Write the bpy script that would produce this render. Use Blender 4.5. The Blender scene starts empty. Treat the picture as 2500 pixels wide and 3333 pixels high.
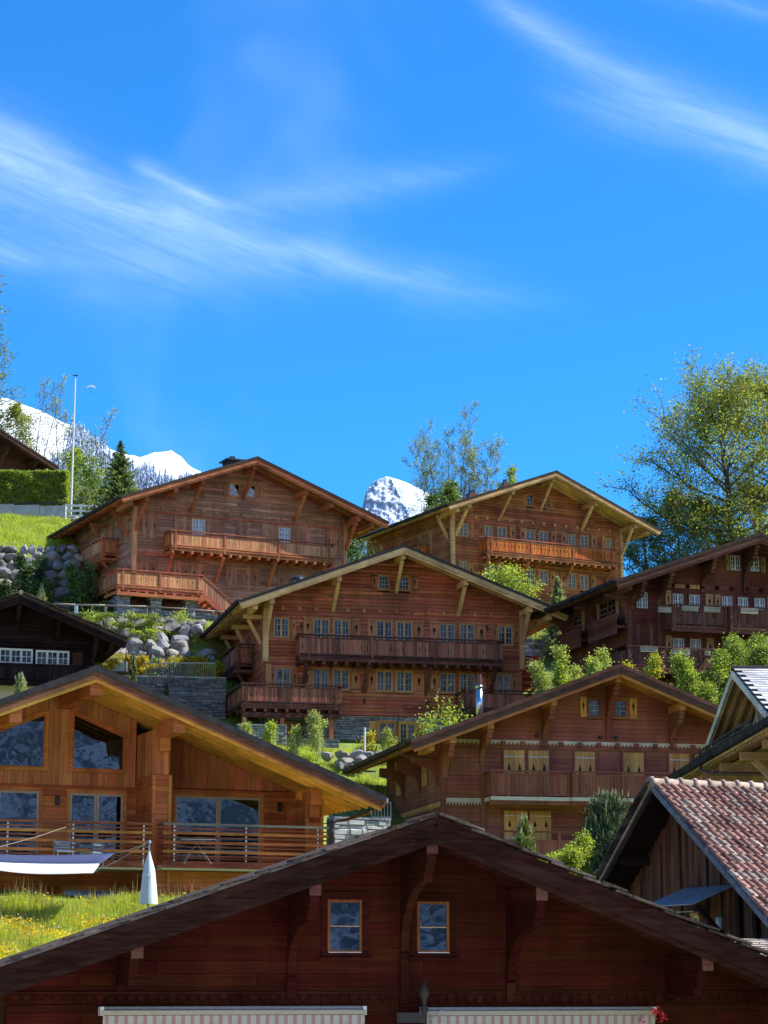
import bpy, math, random
import numpy as np
from mathutils import Vector, Matrix

R = math.radians
scn = bpy.context.scene
col = scn.collection
rnd = random.Random(7)

# ------------------------------------------------------------------ camera
F, CX, CY, HOR = 7417.0, 1250.0, 1666.5, 3200.0      # calibrated lens, principal point and horizon row
PITCH = math.atan((HOR - CY) / F)
cam = bpy.data.cameras.new('camera')
cam.sensor_fit = 'VERTICAL'; cam.sensor_height = 34.6; cam.lens = 34.6 * F / 3333.0
cam.clip_start = 0.5; cam.clip_end = 20000
camo = bpy.data.objects.new('camera', cam); col.objects.link(camo)
camo.rotation_euler = (math.pi / 2 + PITCH, 0, 0)
scn.camera = camo
scn.render.resolution_x, scn.render.resolution_y = 768, 1024

# ------------------------------------------------------------------ light
SUN_AZ, SUN_EL = R(6), R(50)                          # azimuth from +x towards +y
sdir = Vector((math.cos(SUN_EL) * math.cos(SUN_AZ), math.cos(SUN_EL) * math.sin(SUN_AZ), math.sin(SUN_EL)))
sl = bpy.data.lights.new('sun', 'SUN'); sl.energy = 4.8; sl.angle = R(0.53); sl.color = (1.0, 0.95, 0.86)
slo = bpy.data.objects.new('sun', sl); col.objects.link(slo)
slo.rotation_euler = sdir.to_track_quat('Z', 'Y').to_euler()
scn.view_settings.view_transform = 'Standard'; scn.view_settings.look = 'None'
scn.view_settings.exposure = 0.92; scn.view_settings.gamma = 1.0
scn.view_settings.use_curve_mapping = False

# node helpers
def nn(nt, t, **k):
    n = nt.nodes.new(t)
    for a, b in k.items(): setattr(n, a, b)
    return n
def put(nt, n, sock, v):
    if v is None: return
    if isinstance(v, bpy.types.NodeSocket): nt.links.new(v, n.inputs[sock])
    else: n.inputs[sock].default_value = v
def mth(nt, op, a, b=None, c=None, clamp=False):
    n = nn(nt, 'ShaderNodeMath', operation=op); n.use_clamp = clamp
    put(nt, n, 0, a); put(nt, n, 1, b); put(nt, n, 2, c); return n.outputs[0]
def vmul(nt, v, s):
    n = nn(nt, 'ShaderNodeVectorMath', operation='MULTIPLY'); put(nt, n, 0, v); put(nt, n, 1, s); return n.outputs[0]
def noise(nt, vec, scale, detail=4.0, rough=0.55, dist=0.0):
    n = nn(nt, 'ShaderNodeTexNoise'); put(nt, n, 'Vector', vec); put(nt, n, 'Scale', scale)
    put(nt, n, 'Detail', detail); put(nt, n, 'Roughness', rough); put(nt, n, 'Distortion', dist); return n.outputs['Fac']
def rng_(nt, v, a, b, c, d, smooth=False):
    n = nn(nt, 'ShaderNodeMapRange'); n.clamp = True
    if smooth: n.interpolation_type = 'SMOOTHSTEP'
    for i, x in enumerate((v, a, b, c, d)): put(nt, n, i, x)
    return n.outputs[0]
def mixc(nt, fac, a, b, mode='MIX'):
    n = nn(nt, 'ShaderNodeMix', data_type='RGBA', blend_type=mode)
    put(nt, n, 0, fac); put(nt, n, 6, a); put(nt, n, 7, b); return n.outputs[2]

# sky: Nishita daylight, deepened as the thin mountain air does, with cirrus
w = bpy.data.worlds.new('World'); scn.world = w; w.use_nodes = True
nt = w.node_tree; nt.nodes.clear()
sky = nn(nt, 'ShaderNodeTexSky', sky_type='NISHITA'); sky.sun_disc = False
sky.sun_elevation = SUN_EL; sky.sun_rotation = math.pi / 2 - SUN_AZ
sky.altitude = 1500; sky.air_density = 1.0; sky.dust_density = 0.15; sky.ozone_density = 3.0
tc = nn(nt, 'ShaderNodeTexCoord')
sep = nn(nt, 'ShaderNodeSeparateXYZ'); nt.links.new(tc.outputs['Generated'], sep.inputs[0])
dx, dy, dz = sep.outputs
zc = mth(nt, 'MAXIMUM', dz, 0.02)
hyp = mth(nt, 'SQRT', mth(nt, 'ADD', mth(nt, 'MULTIPLY', dx, dx), mth(nt, 'MULTIPLY', dy, dy)))
az = mth(nt, 'ARCTAN2', dx, dy)                       # 0 ahead, + to the right
el = mth(nt, 'ARCTAN2', dz, hyp)
fv = nn(nt, 'ShaderNodeCombineXYZ'); put(nt, fv, 0, mth(nt, 'MULTIPLY', az, 10.0)); put(nt, fv, 1, mth(nt, 'MULTIPLY', mth(nt, 'MULTIPLY_ADD', az, 0.34, el), 80.0))
fib = rng_(nt, noise(nt, fv.outputs[0], 1.5, 6, 0.68, 1.1), 0.25, 0.75, 0.3, 1.0)
dv = nn(nt, 'ShaderNodeCombineXYZ'); put(nt, dv, 0, mth(nt, 'MULTIPLY', az, 9.0)); put(nt, dv, 1, mth(nt, 'MULTIPLY', el, 20.0))
dis = mth(nt, 'SUBTRACT', noise(nt, dv.outputs[0], 1.4, 3, 0.55, 0.3), 0.5)
def streak(a0, e0, a1, e1, bow, wid, amp, taper):
    """one wind-drawn cirrus band between two bearings: bowed centre line, fibrous noise"""
    t = mth(nt, 'DIVIDE', mth(nt, 'SUBTRACT', az, a0), a1 - a0)
    line = mth(nt, 'ADD', mth(nt, 'MULTIPLY_ADD', t, e1 - e0, e0), mth(nt, 'MULTIPLY', mth(nt, 'MULTIPLY', t, mth(nt, 'SUBTRACT', 1.0, t)), bow))
    d = mth(nt, 'MULTIPLY_ADD', dis, wid * 1.7, mth(nt, 'SUBTRACT', el, line))
    ww = mth(nt, 'MULTIPLY_ADD', t, -wid * taper, wid)
    g = mth(nt, 'EXPONENT', mth(nt, 'MULTIPLY', mth(nt, 'POWER', mth(nt, 'ABSOLUTE', mth(nt, 'DIVIDE', d, ww)), 1.35), -1.0))
    ends = mth(nt, 'MULTIPLY', rng_(nt, t, -0.25, 0.15, 0, 1, True), rng_(nt, t, 0.6, 1.1, 1, 0, True))
    return mth(nt, 'MULTIPLY', mth(nt, 'MULTIPLY', g, ends), mth(nt, 'MULTIPLY', fib, amp))
front = rng_(nt, dy, 0.2, 0.6, 0, 1)
tot = None
for a in ((-0.24, 0.376, 0.075, 0.297, -0.045, 0.0120, 0.46, 0.45), (-0.24, 0.352, -0.02, 0.303, -0.02, 0.024, 0.22, 0.4), (-0.24, 0.392, -0.10, 0.342, -0.02, 0.010, 0.26, 0.5),
          (0.05, 0.428, 0.225, 0.343, -0.035, 0.0075, 0.42, -0.5), (0.09, 0.380, 0.23, 0.338, 0.0, 0.010, 0.2, 0.2), (0.12, 0.43, 0.23, 0.40, 0.0, 0.006, 0.18, 0.2),
          (-0.112, 0.353, -0.072, 0.336, 0.0, 0.0042, 0.40, 0.5), (-0.10, 0.334, 0.06, 0.356, 0.0, 0.009, 0.2, 0.4), (-0.24, 0.318, -0.06, 0.303, 0.0, 0.010, 0.2, 0.4)):
    s = streak(*a); tot = s if tot is None else mth(nt, 'ADD', tot, s)
pl = nn(nt, 'ShaderNodeCombineXYZ')                    # thin veil over the whole dome, on a cloud plane
put(nt, pl, 0, mth(nt, 'DIVIDE', dx, mth(nt, 'ADD', zc, 0.12))); put(nt, pl, 1, mth(nt, 'DIVIDE', dy, mth(nt, 'ADD', zc, 0.12)))
veil = rng_(nt, noise(nt, vmul(nt, pl.outputs[0], (1.0, 0.35, 1.0)), 1.7, 4, 0.6, 1.2), 0.5, 0.85, 0.0, 0.28, True)
cl = mth(nt, 'ADD', mth(nt, 'MULTIPLY', tot, front), veil, clamp=True)
deep = mixc(nt, 1.0, sky.outputs[0], (0.17, 0.73, 1.22, 1), 'MULTIPLY')
skyc = mixc(nt, mth(nt, 'MULTIPLY', cl, 0.8), deep, (4.6, 6.0, 7.6, 1))
bg = nn(nt, 'ShaderNodeBackground'); nt.links.new(skyc, bg.inputs[0]); bg.inputs[1].default_value = 0.115
ow = nn(nt, 'ShaderNodeOutputWorld'); nt.links.new(bg.outputs[0], ow.inputs[0])

# ------------------------------------------------------------------ geometry of the survey: picture ray -> place
FW = Vector((0, math.cos(PITCH), math.sin(PITCH))); UP = Vector((0, -math.sin(PITCH), math.cos(PITCH)))
def ray(px, py): return Vector((1, 0, 0)) * ((px - CX) / F) + UP * ((CY - py) / F) + FW
def at(px, py, Y):
    r = ray(px, py); return r * (Y / r.y)

# ------------------------------------------------------------------ materials
M = {}
def newmat(name):
    m = bpy.data.materials.new(name); m.use_nodes = True; t = m.node_tree; t.nodes.clear()
    o = nn(t, 'ShaderNodeOutputMaterial'); M[name] = m; return m, t, o
def princ(t, o, colr, rough=0.6, bump=None, bstr=0.3, bdist=0.02, spec=0.4, metal=0.0):
    p = nn(t, 'ShaderNodeBsdfPrincipled'); put(t, p, 'Base Color', colr); put(t, p, 'Roughness', rough)
    put(t, p, 'Specular IOR Level', spec); put(t, p, 'Metallic', metal)
    if bump is not None:
        b = nn(t, 'ShaderNodeBump'); put(t, b, 'Height', bump); put(t, b, 'Strength', bstr); put(t, b, 'Distance', bdist)
        t.links.new(b.outputs[0], p.inputs['Normal'])
    t.links.new(p.outputs[0], o.inputs[0]); return p
def c4(c): return (c[0], c[1], c[2], 1.0)
def wood(name, c, grain='h', var=0.3, rough=0.72, contrast=0.55, grey=0.0, knots=0.0, spec=0.08):
    m, t, o = newmat(name)
    g = nn(t, 'ShaderNodeNewGeometry'); oi = nn(t, 'ShaderNodeObjectInfo'); r = oi.outputs['Random']
    off = nn(t, 'ShaderNodeCombineXYZ'); put(t, off, 0, mth(t, 'MULTIPLY', r, 37.0)); put(t, off, 1, mth(t, 'MULTIPLY', r, 91.0)); put(t, off, 2, mth(t, 'MULTIPLY', r, 53.0))
    add = nn(t, 'ShaderNodeVectorMath', operation='ADD'); put(t, add, 0, g.outputs['Position']); put(t, add, 1, off.outputs[0])
    sc = (0.55, 0.55, 11.0) if grain == 'h' else (9.0, 9.0, 0.5)
    v = vmul(t, add.outputs[0], sc)
    n1 = noise(t, v, 1.6, 4, 0.65, 0.5); n2 = noise(t, vmul(t, g.outputs['Position'], (1.0, 1.0, 0.28)), 0.8, 3, 0.65)
    f = mth(t, 'MULTIPLY', rng_(t, n1, 0.25, 0.75, 1 - contrast, 1 + contrast * 0.7), rng_(t, r, 0, 1, 1 - var, 1 + var))
    f = mth(t, 'MULTIPLY', f, rng_(t, n2, 0.3, 0.7, 0.62, 1.25))
    hs = nn(t, 'ShaderNodeHueSaturation'); put(t, hs, 'Color', c4(c)); put(t, hs, 'Value', f)
    put(t, hs, 'Hue', rng_(t, mth(t, 'FRACT', mth(t, 'MULTIPLY', r, 7.3)), 0, 1, 0.488, 0.512))
    cc = hs.outputs[0]
    if grey: cc = mixc(t, rng_(t, noise(t, v, 0.7, 5, 0.7), 0.42, 0.75, 0, grey), cc, (0.16, 0.13, 0.11, 1))
    if knots:
        vo = nn(t, 'ShaderNodeTexVoronoi'); put(t, vo, 'Vector', vmul(t, add.outputs[0], (1.1, 1.1, 3.2) if grain == 'h' else (3.2, 3.2, 1.1))); put(t, vo, 'Scale', 1.5)
        cc = mixc(t, rng_(t, vo.outputs['Distance'], 0.07, 0.14, knots, 0), cc, c4([x * 0.3 for x in c]))
    princ(t, o, cc, rng_(t, n1, 0.3, 0.7, rough + 0.1, rough - 0.08), n1, 0.35, 0.012, spec)
    return m
def plain(name, c, rough=0.6, nscale=6.0, amp=0.25, bstr=0.2, bdist=0.01, spec=0.4, metal=0.0, var=0.0):
    m, t, o = newmat(name); g = nn(t, 'ShaderNodeNewGeometry')
    n1 = noise(t, g.outputs['Position'], nscale, 6, 0.6)
    f = rng_(t, n1, 0.3, 0.7, 1 - amp, 1 + amp)
    if var:
        oi = nn(t, 'ShaderNodeObjectInfo'); f = mth(t, 'MULTIPLY', f, rng_(t, oi.outputs['Random'], 0, 1, 1 - var, 1 + var))
    hs = nn(t, 'ShaderNodeHueSaturation'); put(t, hs, 'Color', c4(c)); put(t, hs, 'Value', f)
    princ(t, o, hs.outputs[0], rough, n1, bstr, bdist, spec, metal); return m
def stone(name, c, var=0.35, nscale=5.0, crack=True):
    m, t, o = newmat(name); g = nn(t, 'ShaderNodeNewGeometry'); oi = nn(t, 'ShaderNodeObjectInfo'); r = oi.outputs['Random']
    n1 = noise(t, g.outputs['Position'], nscale, 8, 0.68, 0.4); n2 = noise(t, g.outputs['Position'], nscale * 0.25, 4, 0.6)
    f = mth(t, 'MULTIPLY', rng_(t, n1, 0.28, 0.72, 0.5, 1.35), rng_(t, r, 0, 1, 1 - var, 1 + var))
    f = mth(t, 'MULTIPLY', f, rng_(t, n2, 0.3, 0.7, 0.75, 1.2))
    cc = mixc(t, rng_(t, mth(t, 'FRACT', mth(t, 'MULTIPLY', r, 5.7)), 0, 1, 0, 1), c4(c), c4((c[0] * 1.12, c[1] * 1.0, c[2] * 0.82)))
    hs = nn(t, 'ShaderNodeHueSaturation'); put(t, hs, 'Color', cc); put(t, hs, 'Value', f)
    princ(t, o, hs.outputs[0], 0.8, n1, 0.6, 0.05 / nscale * 5, 0.3); return m
def leafmat(name, c, trans=0.45, var=0.45, warm=0.0):
    m, t, o = newmat(name); g = nn(t, 'ShaderNodeNewGeometry')
    ri = g.outputs['Random Per Island']
    f = mth(t, 'MULTIPLY', rng_(t, ri, 0, 1, 1 - var, 1 + var), rng_(t, noise(t, g.outputs['Position'], 1.3, 3, 0.5), 0.3, 0.7, 0.75, 1.2))
    hs = nn(t, 'ShaderNodeHueSaturation'); put(t, hs, 'Color', c4(c)); put(t, hs, 'Value', f)
    put(t, hs, 'Hue', rng_(t, mth(t, 'FRACT', mth(t, 'MULTIPLY', ri, 13.1)), 0, 1, 0.48 - warm, 0.515))
    d = nn(t, 'ShaderNodeBsdfPrincipled'); put(t, d, 'Base Color', hs.outputs[0]); put(t, d, 'Roughness', 0.5); put(t, d, 'Specular IOR Level', 0.35)
    tr = nn(t, 'ShaderNodeBsdfTranslucent'); put(t, tr, 'Color', mixc(t, 1.0, hs.outputs[0], (1.5, 1.45, 0.7, 1), 'MULTIPLY'))
    mx = nn(t, 'ShaderNodeMixShader'); put(t, mx, 0, trans); t.links.new(d.outputs[0], mx.inputs[1]); t.links.new(tr.outputs[0], mx.inputs[2])
    t.links.new(mx.outputs[0], o.inputs[0]); return m
def glass(name, tint=(0.55, 0.62, 0.68), ior=1.75, refl=(0.7, 0.85, 1.0)):
    m, t, o = newmat(name); fr = nn(t, 'ShaderNodeFresnel'); put(t, fr, 'IOR', ior)
    g = nn(t, 'ShaderNodeNewGeometry')
    bp = nn(t, 'ShaderNodeBump'); put(t, bp, 'Height', noise(t, g.outputs['Position'], 1.2, 2, 0.5)); put(t, bp, 'Strength', 0.12); put(t, bp, 'Distance', 0.05)
    gl = nn(t, 'ShaderNodeBsdfGlossy'); put(t, gl, 'Roughness', 0.015); put(t, gl, 'Color', c4(refl)); t.links.new(bp.outputs[0], gl.inputs['Normal'])
    tr = nn(t, 'ShaderNodeBsdfTransparent'); put(t, tr, 'Color', c4(tint))
    mx = nn(t, 'ShaderNodeMixShader'); t.links.new(fr.outputs[0], mx.inputs[0]); t.links.new(tr.outputs[0], mx.inputs[1]); t.links.new(gl.outputs[0], mx.inputs[2])
    t.links.new(mx.outputs[0], o.inputs[0]); return m

# ------------------------------------------------------------------ mesh helpers
def mesh(verts, faces, mat, smooth=False, name='m'):
    me = bpy.data.meshes.new(name)
    me.from_pydata([tuple(v) for v in verts], [], faces); me.materials.append(M[mat])
    if smooth: me.polygons.foreach_set('use_smooth', [True] * len(me.polygons))
    me.update(); return me
def link(name, data, parent=None, mx=None):
    o = bpy.data.objects.new(name, data); col.objects.link(o)
    if parent is not None: o.parent = parent
    if mx is not None: o.matrix_basis = mx
    return o
def tag(o, label=None, cat=None, group=None, kind=None):
    for k, v in (('label', label), ('category', cat), ('group', group), ('kind', kind)):
        if v: o[k] = v
    return o
def thing(name, label, cat, loc=(0, 0, 0), rz=0.0, group=None):
    o = link(name, None); o.location = loc; o.rotation_euler = (0, 0, rz); return tag(o, label, cat, group)
CUBE_V = [(0, 0, 0), (1, 0, 0), (1, 1, 0), (0, 1, 0), (0, 0, 1), (1, 0, 1), (1, 1, 1), (0, 1, 1)]
CUBE_F = [(3, 2, 1, 0), (4, 5, 6, 7), (0, 1, 5, 4), (1, 2, 6, 5), (2, 3, 7, 6), (3, 0, 4, 7)]
cache = {}
def cube(mat):
    k = ('cube', mat)
    if k not in cache: cache[k] = mesh(CUBE_V, CUBE_F, mat)
    return cache[k]
class MB:
    """collects boxes, prisms and tubes into one mesh"""
    def __init__(s): s.v, s.f = [], []
    def add(s, vs, fs):
        b = len(s.v); s.v += [tuple(x) for x in vs]; s.f += [tuple(b + i for i in f) for f in fs]; return s
    def box(s, x0, x1, y0, y1, z0, z1):
        return s.add([(x0 + (x1 - x0) * a, y0 + (y1 - y0) * b, z0 + (z1 - z0) * c) for a, b, c in CUBE_V], CUBE_F)
    def tube(s, pts, rads, n=6, cap=True):
        pts = [Vector(p) for p in pts]; rings = []
        for i, p in enumerate(pts):
            d = (pts[min(i + 1, len(pts) - 1)] - pts[max(i - 1, 0)])
            d = d.normalized() if d.length > 1e-9 else Vector((0, 0, 1))
            a = d.cross(Vector((0, 0, 1)) if abs(d.z) < 0.95 else Vector((1, 0, 0))).normalized(); b = d.cross(a)
            rr = rads[i] if hasattr(rads, '__len__') else rads
            rings.append([p + (a * math.cos(2 * math.pi * k / n) + b * math.sin(2 * math.pi * k / n)) * rr for k in range(n)])
        vs = [v for r in rings for v in r]; fs = []
        for i in range(len(rings) - 1):
            for k in range(n): fs.append((i * n + k, i * n + (k + 1) % n, (i + 1) * n + (k + 1) % n, (i + 1) * n + k))
        if cap: fs += [tuple(range(n))[::-1], tuple((len(rings) - 1) * n + k for k in range(n))]
        return s.add(vs, fs)
    def prism(s, poly, f, d0, d1):
        """poly 2-D outline; f(a,b,d) -> 3-D"""
        n = len(poly); vs = [f(a, b, d0) for a, b in poly] + [f(a, b, d1) for a, b in poly]
        return s.add(vs, [tuple(range(n))[::-1], tuple(range(n, 2 * n))] + [(i, (i + 1) % n, n + (i + 1) % n, n + i) for i in range(n)])
    def done(s, name, mat, parent=None, mx=None, smooth=False): return link(name, mesh(s.v, s.f, mat, smooth), parent, mx)
    def data(s, mat, smooth=False): return mesh(s.v, s.f, mat, smooth)
def box(parent, name, mat, x0, x1, y0, y1, z0, z1):
    return link(name, cube(mat), parent, Matrix(((x1 - x0, 0, 0, x0), (0, y1 - y0, 0, y0), (0, 0, z1 - z0, z0), (0, 0, 0, 1))))
def beam(parent, name, mat, p, q, wd, ht, up=(0, 0, 1)):
    """square timber from p to q, centred on the line"""
    p, q = Vector(p), Vector(q); d = q - p; L = d.length; d.normalize(); u = Vector(up)
    s = d.cross(u)
    if s.length < 1e-6: s = d.cross(Vector((0, 1, 0)))
    s.normalize(); u = s.cross(d)
    o = p - s * wd / 2 - u * ht / 2
    return link(name, cube(mat), parent, Matrix(((d.x * L, s.x * wd, u.x * ht, o.x), (d.y * L, s.y * wd, u.y * ht, o.y), (d.z * L, s.z * wd, u.z * ht, o.z), (0, 0, 0, 1))))
class Wall:
    """a vertical plane: u along it, d out of it, z up"""
    def __init__(s, o, u, n): s.o, s.u, s.n = Vector(o), Vector(u), Vector(n)
    def p(s, u, d, z):
        v = s.o + s.u * u + s.n * d; return Vector((v.x, v.y, z))
    def mx(s, u, d, z, su, sd, sz):
        o = s.p(u, d, z); a = s.u * su; b = s.n * sd
        return Matrix(((a.x, b.x, 0, o.x), (a.y, b.y, 0, o.y), (0, 0, sz, o.z), (0, 0, 0, 1)))
    def box(s, parent, name, mat, u0, u1, d0, d1, z0, z1):
        return link(name, cube(mat), parent, s.mx(u0, d0, z0, u1 - u0, d1 - d0, z1 - z0))
PROF = {'flat': [(0, .55), (.07, 1), (.93, 1), (1, .55)], 'log': [(0, .35), (.1, .72), (.3, .95), (.5, 1), (.7, .95), (.9, .72), (1, .35)],
        'board': [(0, .8), (.03, 1), (.97, 1), (1, .8)]}
def plank_geo(ub0, ub1, ut0, ut1, z0, z1, t, style, f):
    vs, fs = [], []; pr = PROF[style]; n = len(pr)
    for zf, d in pr:
        z = z0 + (z1 - z0) * zf; a = ub0 + (ut0 - ub0) * zf; b = ub1 + (ut1 - ub1) * zf
        vs += [f(a, d * t, z), f(b, d * t, z), f(a, 0, z), f(b, 0, z)]
    for i in range(n - 1):
        k = i * 4; fs += [(k, k + 1, k + 5, k + 4), (k, k + 4, k + 6, k + 2), (k + 1, k + 3, k + 7, k + 5)]
    fs += [(0, 2, 3, 1), ((n - 1) * 4, (n - 1) * 4 + 1, (n - 1) * 4 + 3, (n - 1) * 4 + 2)]
    return vs, fs
def uplank(mat, style):
    k = ('pl', mat, style)
    if k not in cache: cache[k] = mesh(*plank_geo(0, 1, 0, 1, 0, 1, 1, style, lambda a, d, z: (a, d, z)), mat, style == 'log')
    return cache[k]
def courses(parent, mat, W, z0, z1, ch, lim, opens=(), style='flat', t=0.06, split=4.5, rr=rnd, name='plank'):
    """horizontal planks up a wall; lim(z) -> (u0,u1); opens = (u0,u1,z0,z1) cut out"""
    n = max(1, round((z1 - z0) / ch)); ch = (z1 - z0) / n
    for k in range(n):
        za, zb = z0 + k * ch, z0 + (k + 1) * ch
        a0, a1 = lim(za); b0, b1 = lim(zb)
        if b1 - b0 < 0.08: b0 = b1 = (b0 + b1) / 2
        if a1 - a0 < 0.1: continue
        cuts = sorted((o[0], o[1]) for o in opens if min(zb, o[3]) - max(za, o[2]) > ch * 0.4)
        segs = []; s = None
        for c0, c1 in cuts:
            segs.append((s, c0)); s = c1
        segs.append((s, None))
        for s0, s1 in segs:
            x0, x1 = (a0 if s0 is None else s0), (a1 if s1 is None else s1)
            pts = [s0]
            if x1 - x0 > split:
                p = x0 + rr.uniform(0.3, 1.0) * split
                while p < x1 - 0.6: pts.append(p); p += rr.uniform(0.7, 1.3) * split
            pts.append(s1)
            for q0, q1 in zip(pts[:-1], pts[1:]):
                ub0, ut0 = (a0, b0) if q0 is None else (q0 + .004, q0 + .004)
                ub1, ut1 = (a1, b1) if q1 is None else (q1 - .004, q1 - .004)
                if ub1 - ub0 < 0.04: continue
                if abs(ub0 - ut0) < 1e-4 and abs(ub1 - ut1) < 1e-4:
                    link(name, uplank(mat, style), parent, W.mx(ub0, 0, za, ub1 - ub0, t, ch))
                else:
                    link(name, mesh(*plank_geo(ub0, ub1, ut0, max(ut0 + .001, ut1), za, zb, t, style, W.p), mat), parent)
def vboards(parent, mat, W, u0, u1, zb, ztop, bw, t=0.03, opens=(), rr=rnd, name='board', jit=0.25):
    """vertical boards; zb, ztop functions of u"""
    u = u0
    while u < u1 - 0.03:
        e = min(u1, u + bw * rr.uniform(1 - jit, 1 + jit))
        m = (u + e) / 2; lo, hi = zb(m), max(ztop(u), ztop(e)) + .02
        cuts = sorted((o[2], o[3](m) if callable(o[3]) else o[3]) for o in opens if o[0] < m < o[1]); s = lo; spans = []
        for c0, c1 in cuts: spans.append((s, min(c0, hi))); s = c1
        spans.append((s, hi))
        for a, b in spans:
            if b - a > 0.05: W.box(parent, name, mat, u + .004, e - .004, 0, t * rr.uniform(0.75, 1.2), a, b)
        u = e

# ------------------------------------------------------------------ palette
wood('h1_wall', (0.47, 0.23, 0.15), 'h', 0.34, grey=0.6); wood('h1_board', (0.47, 0.215, 0.12), 'v', 0.3, grey=0.4); wood('h1_trim', (0.45, 0.155, 0.072), 'h', 0.22); wood('h1_pale', (0.58, 0.27, 0.125), 'v', 0.22)
wood('h2_wall', (0.4, 0.13, 0.06), 'h', 0.32, grey=0.4); wood('h2_trim', (0.62, 0.37, 0.18), 'h', 0.2); wood('h2_board', (0.5, 0.14, 0.035), 'v', 0.3); wood('h2_pale', (0.46, 0.21, 0.095), 'v', 0.22)
wood('h3_wall', (0.46, 0.135, 0.075), 'h', 0.3, grey=0.28); wood('h3_trim', (0.7, 0.43, 0.22), 'h', 0.16, contrast=0.35, knots=0.6); wood('h3_board', (0.36, 0.135, 0.085), 'v', 0.4, grey=0.35); wood('h3_pale', (0.5, 0.215, 0.1), 'v', 0.2)
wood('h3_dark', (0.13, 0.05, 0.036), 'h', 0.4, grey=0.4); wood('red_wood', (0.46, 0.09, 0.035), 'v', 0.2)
wood('h4_wall', (0.33, 0.112, 0.07), 'h', 0.08, contrast=0.2); wood('h4_trim', (0.3, 0.1, 0.062), 'h', 0.15, contrast=0.25); wood('h4_board', (0.31, 0.105, 0.067), 'v', 0.15, contrast=0.3); wood('h4_soffit', (0.62, 0.27, 0.09), 'h', 0.15, contrast=0.3)
wood('h4_verge', (0.15, 0.07, 0.05), 'h', 0.2, grey=0.2); wood('e_verge', (0.26, 0.10, 0.05), 'h', 0.2, grey=0.3); wood('honey', (0.68, 0.35, 0.115), 'v', 0.14, contrast=0.3, knots=0.4)
wood('e_wall', (0.56, 0.18, 0.065), 'h', 0.24, contrast=0.35); wood('e_vert', (0.6, 0.225, 0.095), 'v', 0.24, contrast=0.35, knots=0.4); wood('e_soffit', (0.95, 0.455, 0.10), 'h', 0.1, contrast=0.2, knots=0.7); wood('e_trim', (0.62, 0.22, 0.07), 'h', 0.15, contrast=0.4, knots=0.5); wood('e_slat', (0.36, 0.105, 0.055), 'h', 0.25)
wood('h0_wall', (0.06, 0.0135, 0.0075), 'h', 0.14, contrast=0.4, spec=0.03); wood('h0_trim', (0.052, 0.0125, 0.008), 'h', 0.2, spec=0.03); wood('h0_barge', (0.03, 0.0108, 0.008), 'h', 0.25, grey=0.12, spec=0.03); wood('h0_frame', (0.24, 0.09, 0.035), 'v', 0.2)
wood('hr_wall', (0.15, 0.05, 0.036), 'h', 0.16, contrast=0.3); wood('hr_board', (0.155, 0.062, 0.05), 'v', 0.25, grey=0.25); wood('hr_trim', (0.15, 0.058, 0.042), 'h', 0.2, grey=0.3); wood('hr_pale', (0.40, 0.25, 0.12), 'v', 0.15); wood('hr_box', (0.42, 0.35, 0.29), 'h', 0.2)
wood('h7_wall', (0.026, 0.014, 0.018), 'h', 0.3, spec=0.03); wood('h7_board', (0.022, 0.013, 0.018), 'v', 0.3, spec=0.03); wood('h7_red', (0.10, 0.035, 0.028), 'v', 0.1)
wood('h6_wall', (0.075, 0.035, 0.026), 'h', 0.2); wood('h5_wood', (0.64, 0.43, 0.22), 'h', 0.15, contrast=0.3); wood('h5_pale', (0.68, 0.58, 0.44), 'h', 0.12, contrast=0.25)
wood('barn_board', (0.13, 0.048, 0.024), 'v', 0.5, contrast=0.8, grey=0.45); wood('barn_beam', (0.03, 0.015, 0.012), 'h', 0.3); wood('fence_wood', (0.30, 0.26, 0.22), 'h', 0.2, grey=0.4)
plain('slate', (0.03, 0.029, 0.031), 0.8, 3.0, 0.35, 0.5, 0.02, spec=0.12, var=0.3); plain('slate_pale', (0.46, 0.46, 0.45), 0.5, 3.0, 0.25, 0.3, 0.02, var=0.2)
plain('roof_brown', (0.05, 0.034, 0.027), 0.85, 4.0, 0.4, 0.5, 0.02, spec=0.1, var=0.35); plain('roof_lichen', (0.085, 0.066, 0.054), 0.9, 9.0, 0.6, 0.6, 0.02, spec=0.1, var=0.6); plain('lead_dark', (0.13, 0.14, 0.155), 0.6, 5.0, 0.4, spec=0.3)
plain('dark_room', (0.012, 0.011, 0.012), 0.9); plain('dark_metal', (0.05, 0.05, 0.055), 0.4, metal=0.6); plain('copper', (0.16, 0.075, 0.055), 0.45, metal=0.5); plain('steel', (0.62, 0.6, 0.58), 0.22, metal=1.0, amp=0.08)  # dark_room: near-black, paints unlit rooms and the shade in holes
plain('tin', (0.30, 0.34, 0.38), 0.45, 4.0, 0.25, metal=0.4); plain('white_paint', (0.72, 0.72, 0.70), 0.5, amp=0.08); plain('cream', (0.62, 0.54, 0.40), 0.7, amp=0.1); plain('curtain', (0.62, 0.63, 0.66), 0.9, 14.0, 0.25)
plain('sash', (0.46, 0.30, 0.14), 0.5, amp=0.15); plain('lead', (0.42, 0.42, 0.44), 0.5); plain('concrete', (0.36, 0.38, 0.40), 0.8, 2.5, 0.2); plain('mortar', (0.10, 0.10, 0.105), 0.9)
plain('navy_cloth', (0.035, 0.05, 0.12), 0.85, amp=0.1); plain('white_cloth', (0.70, 0.69, 0.66), 0.9, amp=0.06); plain('tan_cloth', (0.46, 0.39, 0.30), 0.9, amp=0.06); plain('parasol_cloth', (0.62, 0.74, 0.76), 0.9, amp=0.07)
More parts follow.
